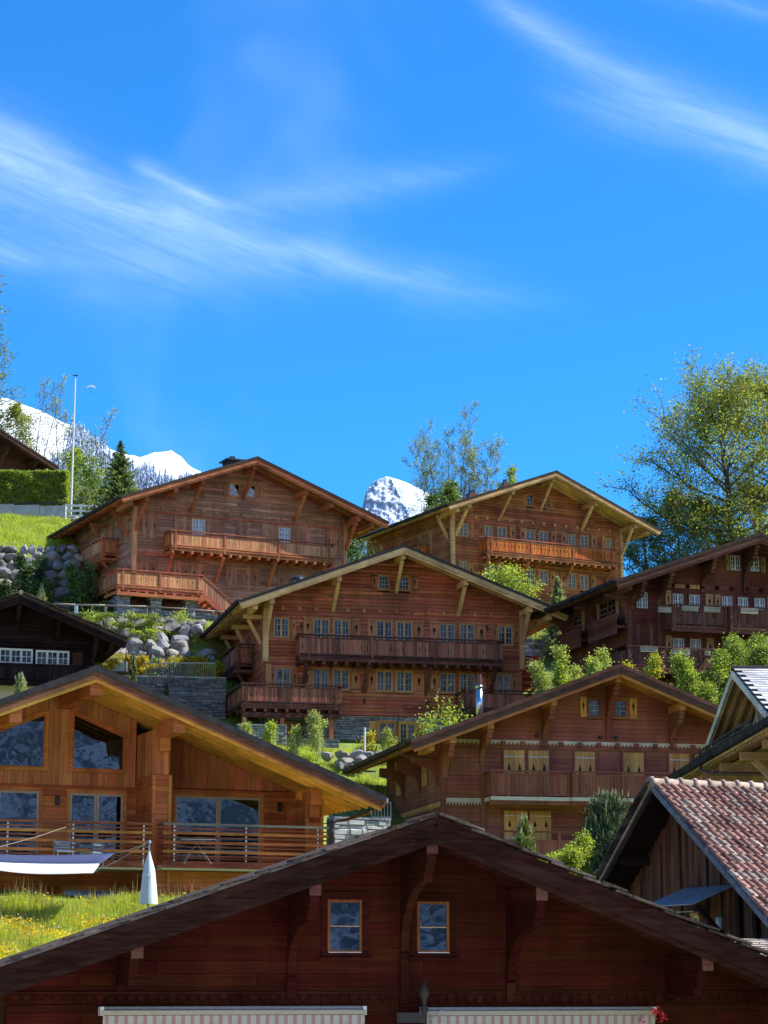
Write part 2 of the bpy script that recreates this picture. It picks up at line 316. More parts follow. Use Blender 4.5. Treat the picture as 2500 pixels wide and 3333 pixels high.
plain('stripe_pink', (0.42, 0.25, 0.21), 0.9, amp=0.1); plain('stripe_cream', (0.50, 0.46, 0.40), 0.9, amp=0.1); plain('red_petal', (0.75, 0.03, 0.05), 0.6); plain('pink_petal', (0.75, 0.28, 0.36), 0.6); plain('iron', (0.03, 0.026, 0.024), 0.6)
plain('red_tile', (0.25, 0.135, 0.105), 0.8, 7.0, 0.55, 0.5, 0.02, spec=0.2, var=0.45); plain('tile_pale', (0.34, 0.26, 0.21), 0.85, 9.0, 0.5, 0.5, 0.02, spec=0.2, var=0.3)
stone('boulder', (0.225, 0.228, 0.235), 0.35, 4.0); stone('ashlar', (0.30, 0.315, 0.34), 0.4, 6.0); stone('ashlar_dark', (0.17, 0.18, 0.21), 0.4, 6.0); stone('rock', (0.34, 0.34, 0.34), 0.3, 3.0)
leafmat('leaf_spring', (0.30, 0.39, 0.06), 0.5, 0.4, 0.01); leafmat('leaf_green', (0.16, 0.24, 0.045), 0.45, 0.45); leafmat('leaf_olive', (0.25, 0.26, 0.06), 0.45, 0.5, 0.02); leafmat('leaf_dark', (0.05, 0.095, 0.03), 0.35, 0.5); leafmat('leaf_teal', (0.08, 0.15, 0.075), 0.4, 0.4)
leafmat('needle', (0.04, 0.085, 0.035), 0.25, 0.5); leafmat('needle_blue', (0.11, 0.165, 0.115), 0.25, 0.5); leafmat('needle_fresh', (0.17, 0.23, 0.05), 0.35, 0.4); leafmat('candle', (0.38, 0.38, 0.24), 0.3, 0.25); leafmat('leaf_yellow', (0.46, 0.38, 0.03), 0.45, 0.35); leafmat('leaf_bronze', (0.20, 0.16, 0.06), 0.4, 0.5, 0.03)
leafmat('leaf_sage', (0.32, 0.37, 0.16), 0.4, 0.4); leafmat('grass', (0.37, 0.47, 0.07), 0.5, 0.4, 0.02); leafmat('grass_tip', (0.40, 0.33, 0.17), 0.4, 0.3); leafmat('buttercup', (0.72, 0.52, 0.01), 0.4, 0.2); leafmat('daisy', (0.75, 0.74, 0.66), 0.3, 0.1)
plain('valley_meadow', (0.34, 0.33, 0.20), 0.9, 0.02, 0.3, 0.0); plain('bounce_paving', (0.58, 0.55, 0.49), 0.85, 1.2, 0.2); plain('bark', (0.085, 0.065, 0.05), 0.9, 8.0, 0.4, 0.6, 0.03); plain('bark_red', (0.15, 0.085, 0.06), 0.9, 8.0, 0.35, 0.5, 0.03); plain('bark_pale', (0.50, 0.46, 0.38), 0.8, 9.0, 0.3, 0.4, 0.02)
glass('glass'); glass('glass_big', (0.3, 0.36, 0.45), 2.2, (0.42, 0.66, 1.0))

# ------------------------------------------------------------------ chalet kit
class House:
    """local x along the front, y into the depth, z up from the base; y = 0 is the front wall"""
    def __init__(s, name, label, cat, apex, Y, a, fo, zbase):
        A = at(apex[0], apex[1], Y); c, n = math.cos(R(a)), math.sin(R(a))
        s.d, s.n, s.fo = Vector((c, n, 0)), Vector((-n, c, 0)), fo
        s.O = Vector((A.x, A.y, 0)) + s.n * fo; s.O.z = zbase; s.za = A.z - zbase
        s.root = thing(name, label, cat, s.O, R(a)); s.walls = {}
    def loc(s, v): v = v - s.O; return Vector((v.dot(s.d), v.dot(s.n), v.z))
    def fac(s, px, py, y=0.0):
        r = ray(px, py); t = (s.O.dot(s.n) + y) / r.dot(s.n); p = s.loc(r * t); return p.x, p.z
    def side(s, px, py, x):
        r = ray(px, py); t = (s.O.dot(s.d) + x) / r.dot(s.d); p = s.loc(r * t); return p.y, p.z
    def front(s, y=0.0): return Wall((0, y, 0), (1, 0, 0), (0, -1, 0))
    def left(s, x): return Wall((x, 0, 0), (0, 1, 0), (-1, 0, 0))
    def right(s, x): return Wall((x, 0, 0), (0, 1, 0), (1, 0, 0))
    def world(s, x, y, z): return s.O + s.d * x + s.n * y + Vector((0, 0, z))

def tongue(mat):
    """one eave tile, rounded lower end, unit width along x, falls along -z"""
    k = ('tongue', mat)
    if k not in cache:
        o = [(-.5, 0), (-.5, -.62), (-.4, -.85), (-.2, -.97), (0, -1), (.2, -.97), (.4, -.85), (.5, -.62), (.5, 0)]
        cache[k] = MB().prism(o, lambda a, b, d: (a, d, b), 0, 1).data(mat)
    return cache[k]

def roof(h, XL, XR, s_l, s_r, L, mats, bo=1.0, wl=None, wr=None, purl=(), rsp=0.75, tiles=True, verge_tiles=False, raft=True, cov=0.10, barge=0.27, two=True, pw=0.24, plen=None, eave_r=True):
    """two roof slopes with barge boards, soffit, rafters, purlin ends and eave tiles"""
    cm, bm, sm, rm = mats[:4]; vm = mats[4] if len(mats) > 4 else 'roof_brown'; bm2 = mats[5] if len(mats) > 5 else bm   # covering, barge, soffit, rafter/purlin, verge, inner barge
    fo, za, y1 = h.fo, h.za, L + bo
    z = lambda x, dz=0.0: za - (s_l * -x if x < 0 else s_r * x) + dz
    ins = lambda X, s: X
    m = MB(); prof = [(-XL, z(-XL)), (0, za), (XR, z(XR)), (XR, z(XR, -cov)), (0, za - cov), (-XL, z(-XL, -cov))]
    f = lambda a, b, d: (a, d, b)
    for pr in (prof[:2] + prof[4:], [prof[1], prof[2], prof[3], prof[4]]): m.prism(pr, f, -fo - .05, y1)
    rf = m.done('roof', cm, h.root)
    for sg, X, s in ((-1, XL, s_l), (1, XR, s_r)):
        up = (s, 0, 1) if sg > 0 else (-s, 0, 1)
        def along(y, dz, wd, ht, x0, x1, nm, mt):
            return beam(rf, nm, mt, (sg * x0, y, z(sg * x0) + dz), (sg * x1, y, z(sg * x1) + dz), wd, ht, (up[0], 0, 1))
        MB().prism([(sg * 0.0, za - cov - .03), (sg * X * 0.995, z(sg * X) - cov - .03 + .0), (sg * X * 0.995, z(sg * X) - cov - .06), (0, za - cov - .06)], f, -fo + .06, y1 - .1).done('soffit', sm, rf)
        along(-fo, -cov - barge / 2 - .005, .05, barge, 0.0, X, 'barge_board', bm)
        if two:
            along(-fo - .03, -cov * 0.62 - .02, .05, cov * 0.9 + .06, 0.0, X + .02, 'verge_board', vm)
            along(-fo + .075, -cov - barge - .02, .06, barge * 0.75, 0.0, X * .99, 'barge_board', bm2)
        if raft:
            y = -fo + rsp * 0.75
            while y < -0.1:
                along(y, -cov - .16, .13, .17, 0.05, X * .985, 'rafter', rm); y += rsp
            wx = (wl if sg < 0 else wr)
            if wx:
                y = 0.15
                while y < L + bo * .8 and (sg < 0 or eave_r):
                    along(y, -cov - .14, .12, .15, wx - .15, X * .985, 'rafter', rm); y += rsp * .62
        # eave boards
        along_y = beam(rf, 'eave_board', bm, (sg * (X - .03), -fo + .05, z(sg * X) - cov - .075), (sg * (X - .03), y1 - .05, z(sg * X) - cov - .075), .04, .10)
        if tiles and sg < 0:
            y = -fo + .2
            while y < y1:
                a = s
                link('eave_tile', tongue(cm), rf, Matrix(((0, -.16, 0, -X - .02), (.30, 0, 0, y), (0, -.05, .20, z(-X) + .03), (0, 0, 0, 1)))); y += .34
        if verge_tiles:
            x = .15; k = 0
            while x < X:
                e = min(X + .05, x + .46); dz = .04 + rnd.uniform(-.025, .035)
                beam(rf, 'verge_tile', cm, (sg * (x - .1), -fo + rnd.uniform(-.14, -.02) + .11, z(sg * (x - .1)) + dz), (sg * e, -fo + rnd.uniform(-.12, .0) + .11, z(sg * e) + dz + .045), rnd.uniform(.32, .4), .045, (up[0], 0, 1))
                x += .33; k += 1
    for x in purl:
        pl = plen or .3
        zt = z(x, -cov - (.33 if raft else .12))
        beam(rf, 'purlin', rm, (x, -fo + pl, zt - .15), (x, 0.4, zt - .15), pw, pw * 1.25)
    h.z = z; h.cov = cov; h.rf = rf; h.ptop = lambda x: z(x, -cov - (.33 if raft else .12))
    return rf

def brace(h, x, zlow, mat, pl=0.55, wd=.17, y0=0.0, out=None, pw=.24):
    """straight strut from a purlin down to the wall"""
    zt = h.ptop(x) - pw * 1.25
    beam(h.rf, 'brace', mat, (x, -h.fo + pl, zt - .02), (x, y0 - .04, zlow), wd, wd * 1.15, (0, 1, 0.3))
def bracket(h, x, drop, mat, wd=.2, pl=.45, y0=0.0, pw=.24, post=0.0, reach=None):
    """carved bracket: stepped nose, sweeping curve back to the wall"""
    zt = h.ptop(x) - pw * 1.2; o = (reach or (h.fo - pl)) ; pts = [(-o, zt + .02), (-o, zt - .16), (-o + .10, zt - .20), (-o + .10, zt - .34), (-o + .24, zt - .38), (-o + .24, zt - .52)]
    ya, za_ = -o + .24, zt - .52; yb, zb = -.14, zt - drop
    for k in range(1, 9):
        t = k / 8; pts.append((ya + (yb - ya) * math.sin(t * math.pi / 2) ** 0.9, za_ + (zb - za_) * (1 - math.cos(t * math.pi / 2)) ** 0.9))
    pts += [(-.14, zb - .1), (-.02, zb - .16), (-.02, zt + .02)]
    MB().prism(pts, lambda a, b, d: (x + d, y0 + a, b), -wd / 2, wd / 2).done('bracket', mat, h.rf)
    if post: box(h.rf, 'bracket_post', mat, x - wd * .55, x + wd * .55, y0 - .13, y0 - .005, zb - post, zb - .16)

def window(h, W, u0, u1, z0, z1, leaves=2, cols=2, rows=3, frame='h3_pale', sash='sash', muntin='lead', cas=.09, depth=.09, pane='glass', curtain=None, d=0.0, sw=.055, sill=True, bar=.018, rr=rnd):
    """window part: casing; sub-parts: sashes, glazing bars, panes, curtains"""
    m = MB(); fn = lambda a, b, dd: W.p(a, dd, b)
    D = d + depth
    for poly in ([(u0 - cas, z1), (u1 + cas, z1), (u1 + cas, z1 + cas * 1.2), (u0 - cas, z1 + cas * 1.2)], [(u0 - cas, z0 - cas), (u1 + cas, z0 - cas), (u1 + cas, z0), (u0 - cas, z0)]):
        m.prism(poly, fn, d - .05, D + (.03 if sill else 0))
    for a, b in ((u0 - cas, u0), (u1, u1 + cas)): m.prism([(a, z0), (b, z0), (b, z1), (a, z1)], fn, d - .05, D)
    wd = m.done('window', frame, h.root)
    lw = (u1 - u0) / leaves
    for k in range(leaves):
        a, b = u0 + k * lw + .006, u0 + (k + 1) * lw - .006
        s = MB()
        for q in ([(a, z0), (b, z0), (b, z0 + sw), (a, z0 + sw)], [(a, z1 - sw), (b, z1 - sw), (b, z1), (a, z1)], [(a, z0 + sw), (a + sw, z0 + sw), (a + sw, z1 - sw), (a, z1 - sw)], [(b - sw, z0 + sw), (b, z0 + sw), (b, z1 - sw), (b - sw, z1 - sw)]):
            s.prism(q, fn, D - .065, D - .02)
        s.done('sash', sash, wd)
        ia, ib, ja, jb = a + sw, b - sw, z0 + sw, z1 - sw; pw_, ph = (ib - ia) / cols, (jb - ja) / rows
        for i in range(1, cols): W.box(wd, 'glazing_bar', muntin, ia + i * pw_ - bar / 2, ia + i * pw_ + bar / 2, D - .055, D - .030, ja, jb)
        for j in range(1, rows): W.box(wd, 'glazing_bar', muntin, ia, ib, D - .053, D - .032, ja + j * ph - bar / 2, ja + j * ph + bar / 2)
        for i in range(cols):
            for j in range(rows):
                W.box(wd, 'pane', pane, ia + i * pw_, ia + (i + 1) * pw_, D - .047, D - .041, ja + j * ph, ja + (j + 1) * ph)
        if curtain:
            cw = (ib - ia) * rr.uniform(.35, .95); a0 = ia if k == 0 else ib - cw
            n = 7; cv, cf = [], []
            for i in range(n + 1):
                u = a0 + cw * i / n; dd = D - .075 + (.012 if i % 2 else -.012)
                cv += [W.p(u, dd, ja), W.p(u, dd, jb)]
            for i in range(n): cf.append((2 * i, 2 * i + 2, 2 * i + 3, 2 * i + 1))
            link('curtain', mesh(cv, cf, curtain), wd)
    return wd

def notch_board(mat, w, ht, t, sd, kind):
    """balcony board, optionally with half of a fretwork hole on its left/right edge"""
    k = ('nb', mat, round(w, 3), round(ht, 3), sd, kind)
    if k not in cache:
        hw, c = w / 2, ht * .52
        cut = {'drop': [(-.26, 0), (-.17, .24), (-.06, .2), (0, .10), (.12, .0), (.16, .15), (.22, .15), (.26, 0)], 'heart': [(-.17, 0), (-.10, .18), (.02, .30), (.09, .18), (.11, 0)], 'dots': [(-.09, 0), (-.085, .13), (-.035, .13), (-.03, .05), (.01, .05), (.02, .2), (.07, .2), (.085, 0)], 'key': [(-.16, 0), (-.16, .13), (-.02, .13), (.0, .26), (.1, .3), (.16, .2), (.17, 0)]}[kind]
        right = [(hw, 0)] + ([(hw - n * w, c + z * ht) for z, n in cut] if sd & 1 else []) + [(hw, ht)]
        left = [(-hw, ht)] + ([(-hw + n * w, c + z * ht) for z, n in reversed(cut)] if sd & 2 else []) + [(-hw, 0)]
        cache[k] = MB().prism(right + left, lambda a, b, d: (a, d, b), -t / 2, t / 2).data(mat)
    return cache[k]
def railing(par, P0, P1, zf, ht, mb, mp, bw=.15, posts=3, kind='drop', every=4, gap=.10, ph=.11, top=.0, ends=True, lowrail=.12, pm=None, drop=.25, hole=lambda k, n: True):
    """boarded balustrade from P0 to P1 (x,y) standing on zf"""
    P0, P1 = Vector((P0[0], P0[1], 0)), Vector((P1[0], P1[1], 0)); d = (P1 - P0); L = d.length; d.normalize(); s = Vector((-d.y, d.x, 0))
    pt = lambda u, o, z: P0 + d * u + s * o + Vector((0, 0, z))
    beam(par, 'handrail', mp, pt(-.06, 0, zf + ht - .035), pt(L + .06, 0, zf + ht - .035), .15, .07)
    beam(par, 'rail', mp, pt(0, 0, zf + ht - .07 - gap - .03), pt(L, 0, zf + ht - .07 - gap - .03), .07, .06)
    beam(par, 'rail', mp, pt(0, 0, zf + lowrail - .03), pt(L, 0, zf + lowrail - .03), .08, .07)
    bh = ht - .07 - gap - .05 - lowrail + .02
    n = max(2, round(L / bw)); ww = L / n
    for k in range(n):
        ph_ = k % every; hs = hole(k, n); sd = (1 if ph_ == every // 2 - 1 else 2 if ph_ == every // 2 else 0) if (hs and kind) else 0
        if k == n - 1 and sd == 1: sd = 0
        if k == 0 and sd == 2: sd = 0
        me = notch_board(mb, ww - .008, bh, .03, sd, kind or 'drop')
        c = pt((k + .5) * ww, rnd.uniform(-.004, .004), zf + lowrail)
        link('board', me, par, Matrix(((d.x, s.x, 0, c.x), (d.y, s.y, 0, c.y), (0, 0, 1, c.z), (0, 0, 0, 1))))
    us = posts if hasattr(posts, '__len__') else [(.08 + (L - .16) * i / (posts - 1)) for i in range(posts)]
    for u in us: beam(par, 'post', pm or mp, pt(u, 0, zf - drop), pt(u, 0, zf + ht - .07), ph, ph, (d.x, d.y, 0))
def balcony(h, W, u0, u1, out, zf, ht, mb, mp, bw=.15, posts=4, kind='drop', every=4, sides='LR', joist=.75, fl=.16, under=None, braces=(), bdrop=1.5, fascia=True, pm=None, hole=lambda k, n: True, label=None, gap=.10):
    """balcony part: deck; sub-parts: boards, posts, rails, joists, braces"""
    ba = MB().prism([(u0, 0), (u1, 0), (u1, out), (u0, out)], lambda a, b, d: W.p(a, b, d), zf - fl * .5, zf).done('balcony', under or mp, h.root)
    if label: ba['label'] = label
    P = lambda u, d: (lambda v: (v.x, v.y))(W.p(u, d, 0))
    railing(ba, P(u0, out - .06), P(u1, out - .06), zf, ht, mb, mp, bw, posts, kind, every, gap, pm=pm, hole=hole)
    if 'L' in sides: railing(ba, P(u0 + .05, .05), P(u0 + .05, out - .13), zf, ht, mb, mp, bw, 2 if out > 1 else 1 and [out * .5], kind, every, gap, pm=pm, hole=hole)
    if 'R' in sides: railing(ba, P(u1 - .05, .05), P(u1 - .05, out - .13), zf, ht, mb, mp, bw, 2 if out > 1 else 1 and [out * .5], kind, every, gap, pm=pm, hole=hole)
    if fascia: W.box(ba, 'edge_beam', mp, u0 - .02, u1 + .02, out - .22, out - .04, zf - fl * .5 - .17, zf - fl * .5 - .003)
    if joist:
        n = max(2, round((u1 - u0) / joist))
        for k in range(n + 1):
            u = u0 + .1 + (u1 - u0 - .2) * k / n
            W.box(ba, 'joist', mp, u - .07, u + .07, 0.01, out + .05, zf - fl * .5 - .345, zf - fl * .5 - .175)
    for u in braces:
        beam(ba, 'brace', mp, W.p(u, out * .9, zf - .42), W.p(u, .06, zf - bdrop), .16, .18, W.u)
    return ba
def shutter(h, W, u0, u1, z0, z1, mat, n=2, kind='key', d=.06, t=.035, batten=None, name='shutter', hole=True, bats=(.12, .88), bh=.09):
    """shutter part: thin near-black sheet painting the shade in its holes; sub-parts: its boards and battens"""
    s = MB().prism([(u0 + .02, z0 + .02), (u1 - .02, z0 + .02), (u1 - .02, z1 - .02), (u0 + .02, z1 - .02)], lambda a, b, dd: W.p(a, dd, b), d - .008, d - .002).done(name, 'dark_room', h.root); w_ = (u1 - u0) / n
    for f in bats:
        zc = z0 + (z1 - z0) * f; W.box(s, 'batten', batten or mat, u0 + .01, u1 - .01, d + t + .0015, d + t + .032, zc - bh / 2, zc + bh / 2)
    for k in range(n):
        sd = (1 if k % 2 == 0 else 2) if hole and n > 1 else 0
        if n % 2 and k == n - 1: sd = 0
        me = notch_board(mat, w_ - .008, z1 - z0, t, sd, kind)
        c = W.p(u0 + (k + .5) * w_, d + t / 2, z0)
        link('board', me, s, Matrix(((W.u.x, W.n.x, 0, c.x), (W.u.y, W.n.y, 0, c.y), (0, 0, 1, c.z), (0, 0, 0, 1))))
    return s
def beam_ends(h, W, u0, u1, n, z, mat, sz=.17, skip=(), out=.16, par=None):
    for k in range(n):
        if k in skip: continue
        u = u0 + (u1 - u0) * k / (n - 1)
        W.box(par or h.root, 'beam_end', mat, u - sz / 2, u + sz / 2, 0.0, out, z - sz * .55, z + sz * .55)
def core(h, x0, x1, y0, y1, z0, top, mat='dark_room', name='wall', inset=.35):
    """wall part behind the planks: inner shell, near-black to paint unlit rooms"""
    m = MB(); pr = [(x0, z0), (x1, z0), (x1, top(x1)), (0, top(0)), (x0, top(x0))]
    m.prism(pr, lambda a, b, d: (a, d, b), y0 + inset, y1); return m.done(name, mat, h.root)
def corner_post(h, x, y, mat, z0, z1, sz=.2): box(h.root, 'corner_post', mat, x - sz / 2, x + sz / 2, y - sz / 2, y + sz / 2, z0, z1)
def shell(h, xw, xe, L, wallmat, trim, zb, ch, opens=(), opensL=(), opensR=(), style='flat', sides='LR', t=.06, zs=None):
    """log or plank walls: front gable and both sides"""
    ztop = lambda x: h.z(x, -h.cov - .10)
    wp = core(h, -xw + .3, xe - .3, 0, L, zb, lambda x: ztop(x) - .05)
    def lim(z):
        a = max(-xw, -(h.za - h.cov - .10 - z) / h.s_l); b = min(xe, (h.za - h.cov - .10 - z) / h.s_r); return (a, b)
    courses(wp, wallmat, h.front(), zs if zs is not None else zb, ztop(0) - .05, ch, lim, opens, style, t)
    for sd, x in (('L', -xw), ('R', xe)):
        if sd in sides:
            W = h.left(x) if sd == 'L' else h.right(x)
            courses(wp, wallmat, W, zs if zs is not None else zb, ztop(x) - .05, ch, lambda z: (0.0, L), opensL if sd == 'L' else opensR, style, t)
    h.ztop = ztop
    return wp
def rect(h, p, y=0.0):
    """picture rectangle (x0,x1,y0,y1) on the plane y -> (u0,u1,z0,z1)"""
    a = h.fac(p[0], (p[2] + p[3]) / 2, y); b = h.fac(p[1], (p[2] + p[3]) / 2, y); m = (p[0] + p[1]) / 2
    return a[0], b[0], h.fac(m, p[3], y)[1], h.fac(m, p[2], y)[1]

# ------------------------------------------------------------------ upper left chalet: closed shutters, long balcony, stone-pillared terrace
def house_upper_left():
    h = House('chalet', 'weathered brown chalet with closed plank shutters and a terrace on stone pillars', 'chalet', (838, 1485), 133, 25.5, 2.2, 21.0)
    h.s_l, h.s_r = 0.375, 0.370
    roof(h, 8.44, 8.70, h.s_l, h.s_r, 12.0, ('roof_brown', 'h1_trim', 'h1_trim', 'h1_trim'), bo=1.4, wl=6.87, wr=6.75, purl=(0, -3.3, -5.0, -6.8, -7.8, 3.35, 5.05, 6.85, 7.8))
    for x, z in ((0, 7.7), (-3.35, 6.6), (-6.82, 5.15), (3.36, 6.56), (6.8, 5.05)): brace(h, x, z, 'h1_trim')
    W, WL = h.front(), h.left(-6.87)
    win = [(-.92, -.28, 7.84, 8.58), (.12, .76, 7.84, 8.58), (-3.27, -2.47, 5.25, 6.18), (2.34, 3.08, 5.25, 6.16)]
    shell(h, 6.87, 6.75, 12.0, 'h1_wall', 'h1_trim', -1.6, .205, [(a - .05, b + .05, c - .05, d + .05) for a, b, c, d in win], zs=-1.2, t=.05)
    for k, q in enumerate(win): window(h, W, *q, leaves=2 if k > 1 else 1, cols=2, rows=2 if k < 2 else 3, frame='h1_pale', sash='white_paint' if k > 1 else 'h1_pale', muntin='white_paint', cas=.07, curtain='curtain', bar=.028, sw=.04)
    for q in ((-1.30, -.98, 7.8, 8.62), (.84, 1.22, 7.8, 8.62)): shutter(h, W, *q, 'h1_board', 2, 'dots')
    for a, b, n in ((-6.45, -5.42, 4), (-4.42, -3.36, 4), (-2.38, -1.27, 4), (-.5, .48, 4), (1.24, 2.27, 4), (3.16, 4.41, 4), (5.44, 6.5, 4)): shutter(h, W, a, b, 4.75 if a < -5 or a > 5 else 4.3, 6.27, 'h1_board', n, 'dots', d=.07)
    for a, b, n in ((-6.55, -5.37, 4), (-4.44, -2.31, 8), (-1.11, 1.07, 8), (2.29, 4.35, 8)): shutter(h, W, a, b, 2.15, 3.58, 'h1_board', n, 'dots', d=.07)
    beam_ends(h, W, -5.2, 4.25, 12, 6.67, 'h1_pale', skip=(2,))
    for z0, z1 in ((3.75, 3.95), (6.33, 6.46)): W.box(h.root, 'string_course', 'h1_trim', -6.9, 6.78, .05, .10, z0, z1)
    for x in (-6.87, 6.75):
        corner_post(h, x, -.02, 'h1_pale', -1.2, h.z(x, -.5), .26)
    ba = balcony(h, W, -5.05, 5.5, 1.35, 4.2, .97, 'h1_pale', 'h1_trim', .16, [.3, 3.4, 6.9, 10.2], 'dots', 2, joist=.62, braces=(-4.9, -1.7, 1.65, 4.9), bdrop=1.75, hole=lambda k, n: (k // 9) % 2 == 0)
    WLb = h.left(-6.87)
    balcony(h, WLb, 2.7, 8.5, 1.15, 4.2, .97, 'h1_pale', 'h1_trim', .16, 4, 'dots', 2, joist=.7, braces=(3.0, 5.6, 8.2), bdrop=1.5, hole=lambda k, n: (k // 6) % 2 == 0)
    shutter(h, WL, 1.0, 2.2, 4.6, 6.2, 'h1_board', 4, 'dots'); shutter(h, WL, 3.6, 5.0, 4.3, 6.2, 'h1_board', 4, 'dots'); shutter(h, WL, .9, 1.9, 2.2, 3.5, 'h1_board', 3, 'dots')
    for y in (.9, 5.0): beam(h.rf, 'brace', 'h1_trim', (-7.85, y, h.z(-7.85) - .75), (-6.9, y, 4.95), .15, .17); beam(h.rf, 'outrigger', 'h1_trim', (-8.0, y, h.z(-7.85) - .62), (-6.6, y, h.z(-7.85) - .62), .18, .2)
    # terrace in front on stone pillars, stair down to the right
    T = Wall((0, 0, 0), (1, 0, 0), (0, -1, 0))
    te = balcony(h, T, -8.7, -3.45, 2.5, 1.38, 1.0, 'h1_pale', 'h1_trim', .16, [.35, 2.6, 4.95], 'dots', 2, sides='R', joist=.6, hole=lambda k, n: (k // 6) % 2 == 1 or k % 9 < 6)
    railing(te, (-8.65, 3.2), (-8.65, -2.35), 1.38, 1.0, 'h1_board', 'h1_trim', .16, 4, 'dots', 2)
    box(te, 'deck', 'h1_trim', -8.7, -6.6, 0.003, 3.3, 1.28, 1.375); W.box(te, 'edge_beam', 'h1_trim', -8.75, -3.4, 2.35, 2.6, .82, 1.02)
    st = MB()
    for k in range(8): st.box(-3.4 + k * .27, -3.1 + k * .27, -2.3, -1.1, 1.28 - (k + 1) * .2, 1.33 - (k + 1) * .2)
    sr = st.done('stair', 'h1_trim', h.root)
    for y in (-2.36, -1.05): beam(sr, 'stringer', 'h1_trim', (-3.5, y, 1.28), (-1.2, y, -.42), .07, .3)
    beam(sr, 'handrail', 'h1_trim', (-3.45, -2.36, 2.33), (-1.2, -2.36, .63), .1, .07)
    for k in range(12): beam(sr, 'board', 'h1_board', (-3.35 + k * .18, -2.36, 1.3 - k * .133), (-3.35 + k * .18, -2.36, 2.2 - k * .133), .03, .15, (1, 0, 0))
    for k, (a, b) in enumerate(((-8.55, -7.82), (-6.57, -5.89), (-4.46, -3.82))):
        pm = MB().box(a + .05, b - .05, -2.2, -1.6, -1.6, .80).done('pillar', 'mortar', h.root)
        stone_face(pm, h, Wall((0, -2.2, 0), (1, 0, 0), (0, -1, 0)), a, b, -1.5, .78, 'ashlar', .13, .32); box(pm, 'cap_stone', 'ashlar', a - .04, b + .04, -2.34, -1.5, .78, .84)
        if k == 0: stone_face(pm, h, Wall((a + .05, 0, 0), (0, 1, 0), (-1, 0, 0)), -2.2, 2.6, -1.5, .78, 'ashlar', .14, .42)
    bm = MB().box(-8.4, -2.0, -1.95, -1.7, -1.6, .22).done('plinth', 'mortar', h.root)
    stone_face(bm, h, Wall((0, -1.95, 0), (1, 0, 0), (0, -1, 0)), -8.4, -2.2, -1.3, .22, 'ashlar', .13, .4)
    # chimney
    x0, z0 = .32, 9.2
    c = MB().box(.45, 1.65, 3.7, 4.7, 9.0, 10.95).done('chimney', 'slate', h.rf)
    for k in range(6): box(c, 'cladding_board', 'slate', .42 + k * .21, .61 + k * .21, 3.66, 3.7, 9.1, 10.9)
    box(c, 'chimney_cap', 'dark_metal', .3, 1.8, 3.5, 4.9, 10.95, 11.05); box(c, 'chimney_pot', 'dark_metal', .75, 1.05, 4.0, 4.4, 11.05, 11.3)
    return h

def stone_meshes(mat):
    k = ('st', mat)
    if k not in cache:
        out = []; rr = random.Random(3)
        for i in range(7):
            j = lambda a: a + rr.uniform(-.06, .06)
            b = [(0, 0), (1, 0), (1, 1), (0, 1)]; o = [(j(x), j(z)) for x, z in b]; c = (.5, .5)
            inn = [(c[0] + (x - c[0]) * rr.uniform(.78, .92), c[1] + (z - c[1]) * rr.uniform(.68, .85)) for x, z in o]
            vs = [(x, 0, z) for x, z in o] + [(x, .55, z) for x, z in o] + [(x, rr.uniform(.8, 1.1), z) for x, z in inn]
            fs = [(0, 1, 5, 4), (1, 2, 6, 5), (2, 3, 7, 6), (3, 0, 4, 7), (4, 5, 9, 8), (5, 6, 10, 9), (6, 7, 11, 10), (7, 4, 8, 11), (8, 9, 10, 11)]
            out.append(mesh(vs, fs, mat))
        cache[k] = out
    return cache[k]
def stone_face(par, h, W, u0, u1, z0, z1, mat, ch=.13, ln=.38, t=.07, opens=(), rr=rnd):
    """random-coursed rubble facing, every stone its own piece"""
    ms = stone_meshes(mat); z = z0
    while z < z1 - .03:
        c = min(z1 - z, ch * rr.choice((.6, .8, 1, 1, 1.35))); u = u0
        if z1 - z - c < .05: c = z1 - z
        while u < u1 - .02:
            l = min(u1 - u, ln * rr.uniform(.45, 1.6))
            if u1 - u - l < .1: l = u1 - u
            if not any(o[0] < u + l * .5 < o[1] and o[2] < z + c * .5 < o[3] for o in opens):
                link('stone', rr.choice(ms), par, W.mx(u + .006, 0, z + .006, l - .014, t * rr.uniform(.6, 1.35), c - .012))
            u += l
        z += c

